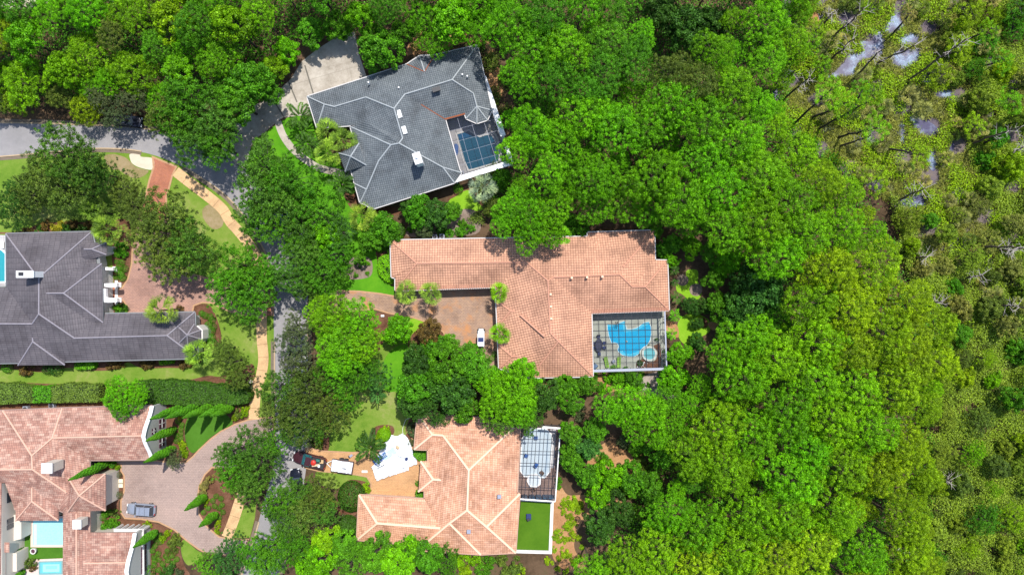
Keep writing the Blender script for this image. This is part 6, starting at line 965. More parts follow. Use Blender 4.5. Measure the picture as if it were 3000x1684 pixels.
hedge('F', [(1112, 562), (1212, 562), (1212, 640), (1150, 640), (1112, 600)], 0.8, 'md', 'square clipped hedge in the notch of the peach roof'); hedge('F', [(1128, 858), (1190, 856), (1190, 905), (1130, 905)], 0.8, 'md', 'small square hedge at the inner corner of the peach house')
def mound(t, x, y, rx, ry, h, c, lab):
    p = P(t, x, y, h * .5); me = CR['c'][0][0]; k = SG / TL[t][2]; n_ = 5200; d = unit(rng.normal(size=(n_, 3)) + np.array([0, 0, .4])); q = d * (.97 + .05 * rng.random((n_, 1))) * np.array([rx * k, ry * k, h * .62]) + np.array([0, 0, h * .38]); mm_ = leaves('mound_leaves', q, d + .5 * rng.normal(size=d.shape), rng.uniform(.07, .15, n_), .35 + rng.normal(size=n_) * .2, .55)
    o = link('clipped_shrub', mm_, None, None, (p.x, p.y, 0), lab, 'shrub'); o.color = tone(c, .03)
mound('F', 672, 892, 95, 108, 2.4, 'bu', 'big dome clipped shrub at the upper left corner of the peach garage wing'); mound('F', 645, 1110, 78, 85, 2.2, 'bu', 'second dome clipped shrub below the big dome beside the peach roof'); mound('F', 902, 455, 48, 48, 1.5, 'li', 'light green domed shrub beside the feather palm at the white tarp')
mound('v', 965, 590, 48, 40, 2.0, 'md', 'broad soft green mound above the left end of the terracotta house')

# ------------------------------------------------------------------ marsh and wood floor (uncountable) and its thin pines
def scatter(name, lab, poly, n, c, size, zf, up=1.0, asp=.5, avoid=(), long=False, keep=None):
    xs = [q[0] for q in poly]; ys = [q[1] for q in poly]; pos = []; tries = 0
    while len(pos) < n and tries < n * 6:
        tries += 1; x, y = R_.uniform(min(xs), max(xs)), R_.uniform(min(ys), max(ys))
        if not inpoly(x, y, poly) or any(inpoly(x, y, a) for a in avoid) or (keep and not keep(x, y)): continue
        p = P('v', x, y, 0); pos.append((p.x, p.y))
    pos = np.array(pos); k = 9 if long else 7; z = np.array([zf(a, b) for a, b in pos]); base = np.repeat(np.column_stack([pos, z]), k, axis=0)
    if long: d = unit(rng.normal(size=base.shape) * np.array([1, 1, .4]) + np.array([0, 0, .55])); p = base + d * size * .9; nn = rng.normal(size=p.shape) + np.array([0, 0, .8]); me = leaves(name, p, nn, rng.uniform(.6, 1.2, len(p)) * size, np.repeat(rng.random(len(pos)) * .6, k) + rng.random(len(p)) * .3, .12, dirv=d)
    else: p = base + rng.normal(size=base.shape) * np.array([.35, .35, .25]); p[:, 2] = np.maximum(p[:, 2], .05); me = leaves(name, p, rng.normal(size=p.shape) * .7 + np.array([0, 0, up]), rng.uniform(.5, 1.2, len(p)) * size, np.repeat(rng.random(len(pos)) * .55, k) + rng.random(len(p)) * .35, asp)
    o = link(name, me, None, None, (0, 0, 0), lab, 'ground cover', None, 'stuff'); o.color = (*GREEN[c], 1); return o
def hills(a, b): return .25 + .55 * (1 + math.sin(a * .55 + 2 * math.sin(b * .31)) * math.sin(b * .6 + a * .2)) + .3 * abs(math.sin(a * 1.9) * math.sin(b * 2.1))
MARSH = [(2010, -60), (2330, -60), (2460, 60), (2640, 250), (2640, 700), (2480, 820), (2330, 800), (2290, 640), (2250, 520), (2100, 420), (1960, 310), (1960, 180)]
LOWR = [(2230, 480), (2330, 640), (2640, 640), (2640, 1500), (2250, 1500), (2300, 1200), (2330, 950)]
RIGHTUP = [(2440, -60), (2640, -60), (2640, 700), (2540, 640), (2440, 420), (2400, 150)]
def vpoly(t, pts): return [tuple(c * TL['v'][2] for c in sp(t, x, y)) for x, y in pts]
OPEN = [vpoly('X', q) for q in ([(520, 550), (600, 480), (700, 370), (790, 370), (740, 280), (850, 290), (880, 215), (945, 270), (930, 400), (830, 410), (750, 450), (640, 540)], [(930, 230), (1000, 90), (1060, 80), (1080, 190), (980, 250)], [(1030, 270), (1130, 230), (1200, 260), (1180, 310), (1060, 320)], [(990, 400), (1060, 360), (1200, 350), (1180, 440), (1040, 490)], [(1100, 830), (1180, 820), (1290, 880), (1320, 920), (1280, 970), (1180, 950)], [(1240, 1080), (1300, 1040), (1320, 1140), (1290, 1210), (1240, 1150)], [(400, 120), (430, 80), (540, 110), (480, 150)], [(1280, 660), (1350, 630), (1410, 640), (1400, 690), (1320, 700)], [(1110, 1390), (1200, 1350), (1240, 1446), (1120, 1460)], [(1040, 880), (1080, 870), (1080, 1000), (1045, 1010)])]
scatter('marsh_grass', 'tan green marsh grass growing round the open water', MARSH, 19000, 'to', .4, lambda a, b: .1 + .25 * abs(math.sin(a * .7) * math.sin(b * .9)), long=True, avoid=OPEN, keep=lambda x, y: math.sin(x * .045) * math.sin(y * .05 + x * .01) > -.45)
scatter('marsh_scrub', 'yellow-green scrub covering the marsh between its pools', MARSH, 9000, 'ye', .16, hills, avoid=OPEN, keep=lambda x, y: math.sin(x * .03 + 1) * math.sin(y * .037 - x * .013) > .0)
scatter('scrub', 'mixed yellow-green scrub at the right of the wood', LOWR, 22000, 'yo', .15, lambda a, b: hills(a, b) * 1.3, keep=lambda x, y: math.sin(x * .05 + math.sin(y * .03)) * math.sin(y * .06) > -.6)
scatter('scrub', 'darker olive scrub at the right edge of the wood', LOWR, 12000, 'ol', .17, hills, keep=lambda x, y: math.sin(x * .04 + 2) * math.sin(y * .045) > -.2)
scatter('scrub', 'yellow olive scrub in the top right corner', RIGHTUP, 12000, 'yo', .15, hills, keep=lambda x, y: math.sin(x * .05) * math.sin(y * .05) > -.5)
nogo = [[(q[0] * .8587, q[1] * .8587) for q in p] for p in ([(1130, 690), (1975, 660), (1975, 1110), (1140, 1110)], [(1330, 1180), (1660, 1180), (1660, 1660), (1330, 1660)], [(860, 120), (1500, 100), (1530, 500), (1100, 640), (800, 420)])]
nogo += [vpoly('K', [(400, 60), (700, 60), (760, 300), (760, 480), (860, 720), (860, 950), (640, 1100), (430, 1080), (400, 800)]), vpoly('H', [(660, 500), (1040, 500), (1040, 740), (660, 740)]), vpoly('H', [(380, 850), (930, 850), (930, 1040), (640, 1420), (380, 1420)]), vpoly('H', [(350, 0), (1280, 0), (1280, 200), (350, 200)])]
scatter('undergrowth', 'dark green undergrowth below the pines', WOOD_B, 17000, 'md', .2, lambda a, b: .3 + hills(a, b) * 1.2, avoid=nogo); scatter('undergrowth', 'dark green undergrowth below the top left trees', WOOD_A, 6000, 'md', .2, lambda a, b: .3 + hills(a, b), avoid=nogo)
scatter('undergrowth', 'low leafy cover beside the house plots', [(1240, 60), (1330, 250), (1280, 420), (1230, 560), (1180, 560), (1220, 430), (1270, 400), (1200, 120)], 1200, 'ol', .16, lambda a, b: .2 + .5 * hills(a, b), keep=lambda x, y: math.sin(x * .08) * math.sin(y * .07) > .1)
# long trunked pines standing in the marsh: foot and head as the photo shows them
def slim(t, foot, head, r, c, dead=False, lab=None, crown=True):
    (bx, by), (tx, ty) = sp(t, *foot), sp(t, *head); d = math.hypot(tx - bx, ty - by); rr = math.hypot(tx - 1500, ty - 842); h = min(17, HC * d / rr); p = P(t, *foot, 0); top = P(t, *head, h); top = p.lerp(Vector((top.x, top.y, p.z)), .6) if (Vector((top.x, top.y, 0)) - p).length > 4 else Vector((top.x, top.y, 0)); off = Vector((top.x - p.x, top.y - p.y, 0))
    vx, vy = [c_ * TL['v'][2] for c_ in sp(t, *foot)]; l = f'{"leafless grey pine snag" if not crown else "bare trunked " + TONE[c] + " pine"} {near(vx, vy)}'
    o = empty('pine_snag' if not crown else 'slim_pine', p, l, 'dead tree' if not crown else 'pine'); LAB.append((o, l, vx, vy, None)); m = MB(); q = Vector((0, 0, 0)); n = 6; prev = q
    for k in range(1, n + 1): f = k / n; nx = off * f + Vector((R_.uniform(-.15, .15), R_.uniform(-.15, .15), h * f)); m.rod(prev, nx, .2 * (1 - .55 * (k - 1) / n), .2 * (1 - .55 * k / n), 6); prev = nx
    m.make('trunk', M_barkd if crown else M_bark, o); m = MB()
    for k in range(9 if crown else 12): f = R_.uniform(.6 if crown else .45, 1); a = R_.uniform(0, 6.28); b0 = off * f + Vector((0, 0, h * f)); e = b0 + Vector((math.cos(a), math.sin(a), .35)) * R_.uniform(.8, 2.0); m.rod(b0, e, .05, .02, 4); m.rod(b0.lerp(e, .6), b0.lerp(e, .6) + Vector((math.cos(a + .9), math.sin(a + .9), .3)) * .8, .03, .012, 4)
    m.make('branches', M_barkd if crown else M_dead, o)
    if crown:
        i = R_.randrange(4); rm = r / TL[t][2] * SG * (HC - h) / HC; cr = link('crown', CR['T'][i][0], None, o, (off.x, off.y, h - .8)); s_ = rm / 3.2; cr.scale = (s_, s_, s_ * .9); cr.color = tone(c)
for foot, head, r, c, cw in (((560, 275), (800, 60), 60, 'ye', 0), ((500, 190), (600, 70), 55, 'li', 0), ((575, 415), (730, 270), 60, 'ye', 0), ((745, 535), (930, 345), 60, 'br', 0), ((885, 450), (1160, 320), 60, 'ye', 0), ((1100, 570), (1530, 275), 60, 'ye', 0), ((210, 470), (440, 300), 75, 'li', 1), ((170, 630), (310, 500), 60, 'ye', 0), ((230, 700), (420, 545), 60, 'ye', 0), ((290, 880), (560, 640), 110, 'li', 1), ((420, 840), (680, 720), 90, 'li', 1), ((470, 915), (880, 690), 95, 'li', 1), ((610, 970), (900, 900), 100, 'li', 1), ((620, 1035), (850, 960), 70, 'ye', 0), ((700, 810), (720, 580), 75, 'br', 1), ((1550, 1015), (1910, 895), 60, 'ye', 0), ((1750, 1120), (1925, 1040), 60, 'li', 0), ((640, 1355), (900, 1260), 105, 'ye', 1), ((1030, 1415), (1230, 1330), 60, 'ye', 0), ((960, 1050), (1210, 1200), 75, 'ye', 1), ((300, 300), (480, 200), 70, 'ye', 1), ((480, 560), (520, 450), 70, 'li', 1), ((100, 120), (220, 60), 80, 'br', 1), ((60, 330), (140, 240), 80, 'br', 1), ((1200, 520), (1370, 520), 90, 'ye', 1), ((1300, 420), (1500, 330), 90, 'ye', 1), ((1350, 60), (1560, 60), 110, 'ye', 1), ((700, 60), (850, 130), 55, 'ye', 1), ((1000, 250), (1130, 90), 60, 'tn', 1), ((1500, 300), (1700, 200), 70, 'li', 1), ((1600, 480), (1800, 420), 80, 'br', 1), ((1650, 730), (1850, 700), 90, 'br', 1), ((1450, 900), (1600, 880), 80, 'ye', 1), ((1750, 130), (1900, 60), 90, 'md', 1)):
    slim('X', foot, head, r, c, crown=bool(cw))
for foot, head, r, c, cw in (((1580, 410), (1960, 425), 60, 'ye', 0), ((1680, 820), (1960, 850), 60, 'ye', 0), ((1480, 640), (1640, 620), 30, 'ye', 0), ((1230, 800), (1350, 810), 30, 'ye', 0), ((1150, 495), (1250, 487), 30, 'ye', 0), ((1690, 440), (1900, 435), 50, 'ye', 0), ((1050, 930), (1200, 1000), 60, 'ye', 0), ((190, 937), (420, 942), 50, 'br', 0)): slim('Y', foot, head, r, c, crown=bool(cw))
for foot, head, r, c, cw in (((1270, 740), (1420, 780), 60, 'ye', 0), ((950, 1210), (1150, 1280), 60, 'ye', 0), ((1200, 610), (1240, 640), 60, 'ye', 0)): slim('Z', foot, head, r, c, crown=False)
shrubby = []
for _ in range(1500):
    x, y = R_.uniform(2210, 2620), R_.uniform(-20, 1480); f = 2400 if y < 500 else 2300
    if x < (2420 if y < 520 else 2290) or (y > 800 and x < 2360): continue
    r = R_.uniform(20, 42)
    if any(math.hypot(x - a, y - b) < (r + c) * .95 for a, b, c in shrubby) or any(math.hypot(x - a, y - b) < c for a, b, c in ((2400, 380, 70), (2320, 200, 60))): continue
    shrubby.append((x, y, r)); q = R_.random(); key = 'B' if q < .6 else 'O'; tree(key, 'v', x, y, r, R_.uniform(1.2, 4.0), R_.choice(['yo', 'ye', 'yo', 'to', 'ol', 'to', 'md'] if y < 900 else ['li', 'yo', 'ye', 'ol', 'md', 'yo']), group='bushy small trees at the right edge')
    if len(shrubby) > 105: break
for _ in range(110):
    x, y = R_.uniform(2040, 2500), R_.uniform(0, 760)
    if x < 2010 + max(0, y - 250) * .7 or any(inpoly(x + dx, y + dy, a) for a in OPEN for dx, dy in ((0, 0), (18, 0), (-18, 0), (0, 18), (0, -18))): continue
    o = palm('f', 'v', x, y, R_.uniform(14, 25), R_.uniform(.8, 2.2), (0.27, 0.30, 0.1) if R_.random() < .75 else 'ol', 'x', 'palmettos in the marsh'); o.name = 'palmetto'; o['category'] = 'palmetto'; l = f'tan green palmetto {near(x, y)}'; LAB.append((o, l, x, y, None))

# ------------------------------------------------------------------ vehicles and loose things
def car(label, t, x, y, ang, L, W, H, paint, kind='suv', cat='car', name='parked_car', rail=False, z=0.05, glass=None):
    p = P(t, x, y, .8); o = empty(name, (p.x, p.y, z), label, cat, None, ang); hw = W / 2; g = glass or M_glass
    st = [(.5, .45, .45, .6), (.485, .66, .3, .7), (.44, .84, .25, .8), (.36, .95, .25, .9), (.28, .98, .25, .95), (.16, 1, .25, 1.0), (-.1, 1, .25, 1.02), (-.32, 1, .25, 1.02), (-.43, .95, .25, 1.0), (-.48, .82, .3, .92), (-.5, .66, .45, .8)]
    vs = []; n = 9
    for fx, fw, zb, zt in st:
        w_ = hw * fw
        for yy, zz in ((-w_ * .9, zb), (-w_, zb + .2), (-w_ * 1.0, (zb + zt) / 2 + .1), (-w_ * .93, zt - .05), (-w_ * .7, zt), (w_ * .7, zt), (w_ * .93, zt - .05), (w_ * 1.0, (zb + zt) / 2 + .1), (w_, zb + .2), (w_ * .9, zb)): vs.append((fx * L, yy, zz))
    n = 10; fs = [(i * n + j, i * n + (j + 1) % n, (i + 1) * n + (j + 1) % n, (i + 1) * n + j) for i in range(len(st) - 1) for j in range(n)] + [tuple(range(n)), tuple(range((len(st) - 1) * n, len(st) * n))]
    m = MB(); m.add(vs, fs); b = m.make('body', paint, o)
    for q in b.data.polygons: q.use_smooth = True
    x0, x1, y0, y1 = (.20 * L, .06 * L, -.47 * L, -.40 * L) if kind == 'suv' else ((.20 * L, .08 * L, -.10 * L, -.08 * L) if kind == 'pickup' else (.18 * L, .04 * L, -.36 * L, -.24 * L)); zb = .98; zt = H
    def quad(nm, pts, mt, th=.04): m = MB(); a = [Vector(q) for q in pts]; nn = (a[1] - a[0]).cross(a[2] - a[0]).normalized() * th; m.add(a + [q - nn for q in a], [(0, 1, 2, 3), (7, 6, 5, 4), (0, 4, 5, 1), (1, 5, 6, 2), (2, 6, 7, 3), (3, 7, 4, 0)]); return m.make(nm, mt, o)
    a, c = hw * .88, hw * .72
    quad('windshield', [(x0, -a, zb), (x0, a, zb), (x1, c, zt), (x1, -c, zt)], g); quad('rear_window', [(y0, a, zb), (y0, -a, zb), (y1, -c, zt), (y1, c, zt)], g)
    for s in (-1, 1): quad('side_window', [(x0, s * a, zb), (x1, s * c, zt), (y1, s * c, zt), (y0, s * a, zb)], g)
    m = MB(); m.add([(x1, -c, zt), (x1, c, zt), (y1, c, zt), (y1, -c, zt), (x1 - .1, -c * .9, zt + .05), (x1 - .1, c * .9, zt + .05), (y1 + .1, c * .9, zt + .05), (y1 + .1, -c * .9, zt + .05)], [(4, 5, 6, 7), (0, 1, 5, 4), (1, 2, 6, 5), (2, 3, 7, 6), (3, 0, 4, 7)]); m.make('roof', paint, o)
    for s in (-1, 1):
        for u, v in (((x0, zb), (x1, zt)), ((y0, zb), (y1, zt)), (((x1 + y1) / 2, zb), ((x1 + y1) / 2, zt))): m = MB(); m.rod((u[0], s * a, u[1]), (v[0], s * c, v[1]), .045); m.make('pillar', paint, o)
        m = MB(); m.box((x0 - .2, s * (hw + .1), 1.02), (.16, .26, .14)); m.make('mirror', paint, o)
        m = MB(); m.box((.475 * L, s * hw * .6, .66), (.14, .42, .13)); m.make('headlight', M_lamp, o); m = MB(); m.box((-.493 * L, s * hw * .68, .8), (.06, .26, .2)); m.make('tail_light', M_red, o)
        for fx in (.31, -.3):
            m = MB(); m.rod((fx * L, s * (hw - .2), .33), (fx * L, s * (hw + .015), .33), .34, n=18); w_ = m.make('wheel', M_rubber, o); m = MB(); m.rod((fx * L, s * (hw - .1), .33), (fx * L, s * (hw + .03), .33), .2, n=14); m.make('rim', M_rim, w_)
    if rail:
        for s in (-1, 1): m = MB(); m.rod((x1 - .2, s * c * .9, zt + .1), (y1 + .2, s * c * .9, zt + .1), .03); m.make('roof_rail', M_rim, o)
        for k in range(2): m = MB(); m.rod((-.3 - .9 * k, -c * .9, zt + .12), (-.3 - .9 * k, c * .9, zt + .12), .025); m.make('cross_bar', M_rim, o)
        m = MB(); [m.box(((x1 + y1) / 2 - .3, -c * .6 + k * c * .3, zt + .06), ((x1 - y1) * .6, .03, .02)) for k in range(5)]; m.make('roof_ribs', M_rim, o)
    return o
Pn_silver = plain('silver_blue_paint', (0.38, 0.42, 0.5), 0.25, 0.5, var=.05, spec=.6); Pn_maroon = plain('maroon_paint', (0.055, 0.018, 0.026), 0.25, 0.2, var=.05, spec=.6); Pn_blue = plain('blue_paint', (0.03, 0.09, 0.25), 0.25, .2, var=.05); Pn_black = plain('black_paint', (0.012, 0.015, 0.028), 0.2, .2, var=.05); Pn_white = plain('white_car_paint', (0.75, 0.76, 0.78), 0.25, 0, var=.03)
car('silver blue estate car with roof rails parked on the mauve paver drive', 'W', 600, 690, math.pi - math.radians(4), 4.85, 1.95, 1.72, Pn_silver, rail=True)
tk = car('maroon pickup truck backed across the road edge with a loaded open bed', 'R', 320, 372, math.pi - math.radians(14), 5.75, 2.05, 1.8, Pn_maroon, kind='pickup', cat='pickup truck', name='pickup_truck', glass=plain('teal_glass', (0.02, 0.14, 0.16), 0.1))
for nm, c_, d_ in (('bed_wall', (-1.55, .88, 1.2), (2.4, .1, .36)), ('bed_wall', (-1.55, -.88, 1.2), (2.4, .1, .36)), ('tailgate', (-2.76, 0, 1.2), (.1, 1.8, .36)), ('bed_floor', (-1.6, 0, 1.05), (2.3, 1.7, .05))): mm = MB(); mm.box(c_, d_); mm.make(nm, Pn_maroon if 'floor' not in nm else M_dark, tk)
def loc_in(o, v): return o.matrix_basis @ Vector(v)
def loose(name, lab, cat, o, v, fn, mt, rz=0):
    q = loc_in(o, v); e = MB(); fn(e); ob = e.make(name, mt, None, tuple(q), label=lab, cat=cat); ob.rotation_euler = (0, 0, o.rotation_euler[2] + rz); return ob
loose('red_sack', 'crumpled red sack behind the cab in the maroon pickup bed', 'sack', tk, (-.85, .1, 1.1), lambda m: m.ball((0, 0, .2), .5, .45, 9), M_red); loose('tan_box', 'tan box in the rear of the maroon pickup bed', 'box', tk, (-2.2, -.45, 1.08), lambda m: m.box((0, 0, .2), (.6, .6, .4)), plain('cardboard', (0.5, 0.34, 0.18)), .2); loose('green_crate', 'dark green crate along the side of the pickup bed', 'crate', tk, (-1.7, -.5, 1.08), lambda m: m.box((0, 0, .2), (.8, .4, .4)), plain('green_crate_plastic', (0.03, 0.15, 0.12))); loose('white_bucket', 'white bucket lying near the tailgate of the pickup bed', 'bucket', tk, (-1.95, .4, 1.08), lambda m: m.lathe((0, 0, 0), [(.17, 0), (.2, .4)], 12), M_white); loose('lumber_stack', 'short pale boards lying in the pickup bed', 'boards', tk, (-1.35, .45, 1.08), lambda m: m.box((0, 0, .06), (1.3, .35, .12)), plain('pale_lumber', (0.55, 0.42, 0.28)), .35)
q = P('R', 785, 460, .9); tr = empty('box_trailer', (q.x, q.y, .05), 'utility trailer with a white rumpled cover hitched behind the maroon pickup', 'trailer', None, math.radians(-9)); mm = MB(); mm.box((0, 0, .62), (3.6, 2.0, .12)); mm.make('trailer_bed', M_dark, tr)
for nm, c_, d_ in (('side_wall', (0, 1.0, .85), (3.6, .07, .5)), ('side_wall', (0, -1.0, .85), (3.6, .07, .5)), ('end_wall', (1.8, 0, .85), (.07, 2.0, .5)), ('end_wall', (-1.8, 0, .85), (.07, 2.0, .5))): mm = MB(); mm.box(c_, d_); mm.make(nm, plain('trailer_brown', (0.12, 0.07, 0.07), .6), tr)
for sy in (-1, 1):
    for dx in (-.35, .45): mm = MB(); mm.rod((dx, sy * 1.02, .34), (dx, sy * 1.22, .34), .34, n=16); w_ = mm.make('wheel', M_rubber, tr); mm = MB(); mm.box((dx, sy * 1.12, .72), (.78, .3, .06)); mm.make('mudguard', M_dark, tr)
for sy in (-1, 1): mm = MB(); mm.bar((-1.8, sy * .7, .5), (-2.75, 0, .5), .09, .1); mm.make('drawbar', M_white, tr)
def rumple(name, pts, z, amp, mat, parent=None, step=.18, seed=0, **k):
    p = ccw(pts); xs = [a[0] for a in p]; ys = [a[1] for a in p]; nx = int((max(xs) - min(xs)) / step) + 2; ny = int((max(ys) - min(ys)) / step) + 2; vs = []; id_ = {}
    from mathutils import noise as NO
    def H_(x, y): v = Vector((x * .9 + seed, y * .9, seed)); return z + amp * (abs(NO.noise(v)) + .6 * abs(NO.noise(v * 2.7)) + .3 * NO.noise(v * 6))
    fs = []
    for j in range(ny):
        for i in range(nx):
            x, y = min(xs) + i * step, min(ys) + j * step; id_[i, j] = len(vs); vs.append((x, y, max(H_(x, y), .01 + z * .9)))
    for j in range(ny - 1):
        for i in range(nx - 1):
            if inpoly(min(xs) + (i + .5) * step, min(ys) + (j + .5) * step, p): fs.append((id_[i, j], id_[i + 1, j], id_[i + 1, j + 1], id_[i, j + 1]))
    me = bpy.data.meshes.new(name); me.from_pydata(vs, [], fs)
    for q in me.polygons: q.use_smooth = True
    b = bmesh.new(); b.from_mesh(me); bmesh.ops.delete(b, geom=[v for v in b.verts if not v.link_faces], context='VERTS'); b.to_mesh(me); b.free(); o = link(name, me, mat, parent, **k); s_ = o.modifiers.new('t', 'SOLIDIFY'); s_.thickness = .02; return o
M_tarp = plain('white_plastic_sheet', (0.66, 0.69, 0.74), 0.5, var=.06)
rumple('cover', [(-1.75, -.95), (1.7, -.95), (1.7, .95), (-1.75, .95)], 1.05, .28, M_tarp, tr, .06, 3.3)
loose('black_strap', 'short black bar lying on the white trailer cover', 'bar', tr, (.45, -.2, 1.28), lambda m: m.box((0, 0, .03), (.65, .12, .06)), M_dark)
tp = rumple('white_tarp', wpts('R', [(1190, 480), (1300, 350), (1290, 300), (1380, 130), (1450, 60), (1480, 5), (1560, 30), (1640, -10), (1700, 40), (1760, 150), (1790, 250), (1830, 330), (1850, 420), (1725, 462), (1728, 512), (1480, 580), (1270, 665), (1215, 490)]), .07, .7, M_tarp, step=.07, label='large crumpled white plastic tarp spread over the orange paver court', cat='tarp')
for i, (x, y, rz, w_, l_, mt, nm, lab, cat) in enumerate(((1445, 285, .6, 2.4, 1.1, plain('pale_blue_panel', (0.4, 0.58, 0.75), .6), 'painted_panel', 'pale blue slatted panel lying on the white tarp', 'panel'), (1320, 350, .65, 2.6, .9, plain('blue_cloth', (0.12, 0.22, 0.5), .7), 'blue_sheet', 'blue sheet folded at the left side of the white tarp', 'sheet'))):
    q = P('R', x, y, .4); mm = MB(); mm.box((0, 0, .06), (w_, l_, .08)); [mm.box((-w_ / 2 + .2 + k * .32, 0, .13), (.07, l_ * .95, .05)) for k in range(int(w_ / .32))]; ob = mm.make(nm, mt, None, (q.x, q.y, .3), label=lab, cat=cat); ob.rotation_euler = (0, 0, rz)
q = P('R', 1695, 350, .2); mm = MB(); mm.lathe((0, 0, 0), [(.22, 0), (.26, .4), (.2, .4)], 14); mm.make('dark_bucket', M_navy, None, (q.x, q.y, .2), label='dark bucket standing on the right part of the white tarp', cat='bucket')
q = P('R', 1570, 190, .2); mm = MB(); mm.ball((0, 0, .15), .35, .5, 9); mm.make('tan_sack', plain('tan_sack_cloth', (0.5, 0.36, 0.22)), None, (q.x, q.y, .2), label='tan sack in the upper middle of the white tarp', cat='sack')
q = P('R', 1330, 460, .2); mm = MB(); mm.rod((-.7, -.4, .1), (.7, .4, .25), .05); mm.make('dark_pole', M_dark, None, (q.x, q.y, .25), label='thin dark pole across the left of the white tarp', cat='pole')
q = P('R', 1100, 532, .05); mm = MB(); mm.box((0, 0, .03), (.95, .38, .06)); bevel(mm.make('white_board', M_white, None, (q.x, q.y, .05), label='small white board on the pavers between trailer and tarp', cat='board'), .02)
q = P('R', 903, 312, .1); o = empty('hand_truck', (q.x, q.y, .05), 'pale hand truck lying on the orange pavers near the feather palm', 'hand truck', None, .6); mm = MB(); mm.box((0, 0, .15), (.75, .38, .06)); mm.make('plate', M_steel, o); mm = MB(); mm.rod((-.3, -.2, .12), (-.3, .2, .12), .12); mm.make('wheel', M_rubber, o); mm = MB(); mm.rod((.3, -.15, .15), (.75, -.12, .4), .025); mm.make('handle', M_steel, o)
hl = cat_rom(wpts('F', [(1082, 340), (1060, 348), (1045, 380), (1035, 420), (1040, 450)]), False); mm = MB()
for i in range(len(hl) - 1): mm.rod((*hl[i], .06), (*hl[i + 1], .06), .035)
mm.make('garden_hose', plain('white_hose', (0.75, 0.75, 0.7)), label='white garden hose curving over the lawn above the tarp', cat='hose')
# golf cart
q = P('c', 548, 690, 1.0); gc = empty('golf_cart', (q.x, q.y, .045), 'small white golf cart with a dark roof panel on the tan paver court', 'golf cart', None, math.radians(-90) )
for nm, c_, d_, mt, tp_ in (('body', (0, 0, .5), (2.7, 1.15, .4), Pn_white, .95), ('front_cowl', (1.15, 0, .75), (.6, 1.05, .4), Pn_white, .8), ('seat', (-.1, 0, .85), (.6, 1.05, .3), M_dark, .9), ('rear_seat', (-1.3, 0, .8), (.75, .85, .16), M_white, .9), ('rear_backrest', (-.95, 0, 1.0), (.1, .9, .4), M_white, 1), ('roof', (.15, 0, 1.85), (2.1, 1.12, .07), Pn_white, .97), ('roof_panel', (.1, 0, 1.9), (.75, .92, .04), M_navy, 1), ('rear_step', (-1.6, 0, .4), (.3, 1.1, .08), M_dark, 1)):
    mm = MB(); mm.box(c_, d_, 0, tp_); bevel(mm.make(nm, mt, gc), .03)
for sx in (-.95, 1.05):
    for sy in (-1, 1): mm = MB(); mm.rod((sx - .3, sy * .42, .24), (sx - .3, sy * .66, .24), .25, n=14); mm.make('wheel', M_rubber, gc); mm = MB(); mm.rod((sx * .85, sy * .5, .7), (sx * .8 + .1, sy * .5, 1.83), .025); mm.make('roof_post', M_white, gc)
mm = MB(); mm.add([(1.2, -.5, .9), (1.2, .5, .9), (1.0, .5, 1.8), (1.0, -.5, 1.8)], [(0, 1, 2, 3)]); mm.make('windshield', M_glass, gc)
car('blue car half hidden by tree crowns on the road below the slate house', 'S', 822, 650, math.radians(60), 4.6, 1.85, 1.5, Pn_blue, kind='sedan'); car('white car glimpsed through leaves on the road by the grey-green oaks', 'S', 868, 700, math.radians(70), 4.6, 1.85, 1.5, Pn_white, kind='sedan')
car('dark blue car at the road edge below the maroon pickup', 'F', 285, 790, math.radians(97), 4.6, 1.85, 1.5, Pn_black, kind='sedan'); car('dark van parked in tree shade on the upper side of the top road', 'A', 900, 855, math.radians(-5), 5.0, 1.95, 1.9, Pn_black, rail=True); car('white car under the oaks on the right side of the middle road', 'S', 885, 1075, math.radians(88), 4.6, 1.85, 1.5, Pn_white, kind='sedan')
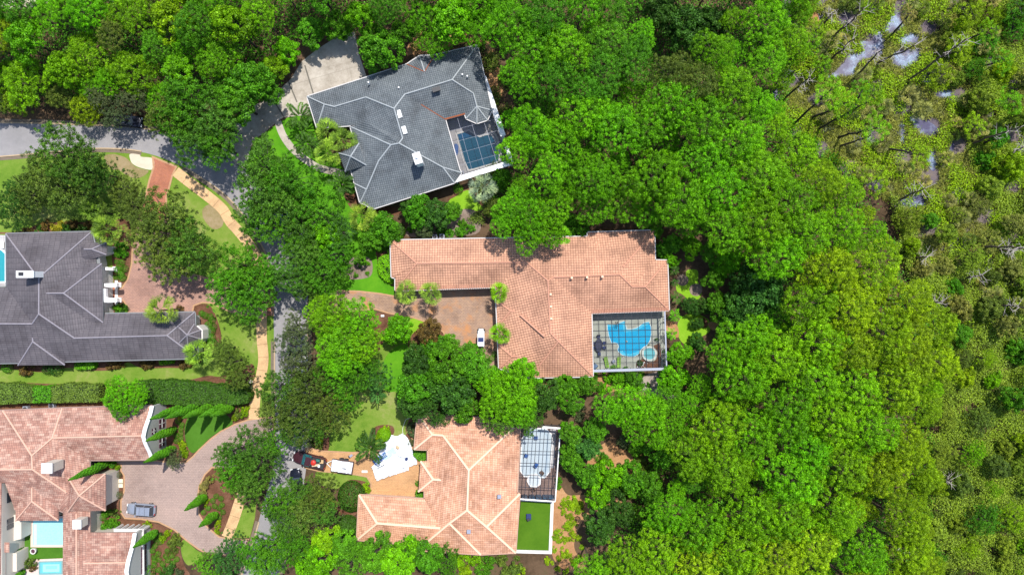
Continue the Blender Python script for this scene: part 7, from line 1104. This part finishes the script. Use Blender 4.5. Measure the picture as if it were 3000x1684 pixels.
# small fixtures by the houses
for t, x, y, lab in (('D', 1385, 228, 'grey air conditioner against the terracotta north wall, left one'), ('D', 1435, 225, 'grey air conditioner against the terracotta north wall, right one'), ('E', 188, 270, 'flat grey air conditioner above the pink roof, left one'), ('E', 372, 250, 'grey air conditioner above the pink roof beside the hedge'), ('F', 1550, 318, 'white air conditioner at the top eave of the peach house'), ('O', 400, 1165, 'grey pool pump on the deck at the slate house')):
    q = P(t, x, y, .4); o = empty('air_conditioner', (q.x, q.y, .02), lab, 'air conditioner'); mm = MB(); mm.box((0, 0, .4), (.85, .85, .8)); bevel(mm.make('case', M_steel, o), .04); mm = MB(); mm.lathe((0, 0, .8), [(.33, 0), (.33, .04), (.1, .05)], 14); mm.make('fan_guard', M_dark, o)
for x, y, lab in ((848, 798, 'upper'), (865, 798, 'upper right'), (848, 825, 'lower'), (865, 825, 'lower right')):
    q = P('E', x - 5, y - 15, 0); mm = MB(); mm.box((0, 0, .05), (.45, .8, .1)); bevel(mm.make('stepping_stone', plain('cream_stone', (0.7, 0.62, 0.45)), None, (q.x, q.y, .03), label=f'{lab} cream stepping stone by the turret of the pink house', cat='paving stone'), .02)
q = P('D', 1015, 783, .1); mm = MB(); mm.box((0, 0, .15), (.55, .35, .3)); bevel(mm.make('utility_box', M_white, None, (q.x, q.y, .02), label='small white utility box at the mulch by the tan paver drive', cat='utility box'), .03)
q = P('C', 1772, 1248, .1); mm = MB(); mm.ball((0, 0, .18), .4, .6, 8); mm.make('pale_rock', plain('pale_stone', (0.6, 0.55, 0.5)), None, (q.x, q.y, 0), label='pale rock beside the slab sidewalk below the plum house', cat='rock')
q = P('M', 1440, 745, .3); shrub('M', 1445, 740, 42, 'dk', 'round dark potted shrub on the pool deck right of the bright blue pool', ball=False, z=.2); shrub('M', 1130, 1190, 70, 'dk', 'dark round shrub below the spa in the bright blue pool cage', ball=False, z=.05); shrub('M', 1290, 838, 20, 'dk', 'tiny dark potted plant between bright pool and spa', z=.1); shrub('M', 1115, 1022, 20, 'dk', 'tiny dark potted plant left of the round spa', z=.1); shrub('M', 1590, 960, 45, 'dk', 'dark shrub against the right side of the bronze cage', ball=False)
for i, (x, y) in enumerate(((1075, 1248), (1108, 1250), (1147, 1243), (1180, 1225), (1190, 1190), (1205, 1165), (1185, 1165))):
    q = P('M', x, y, .1); mm = MB(); mm.ball((0, 0, .08), .11, .8, 7); mm.make('white_stone', M_white, None, (q.x, q.y, .06), label=('first', 'second', 'third', 'fourth', 'fifth', 'sixth', 'seventh')[i] + ' white stone from the left in the arc round the dark shrub by the spa', cat='stone', group='white stones round the spa shrub')
settle()
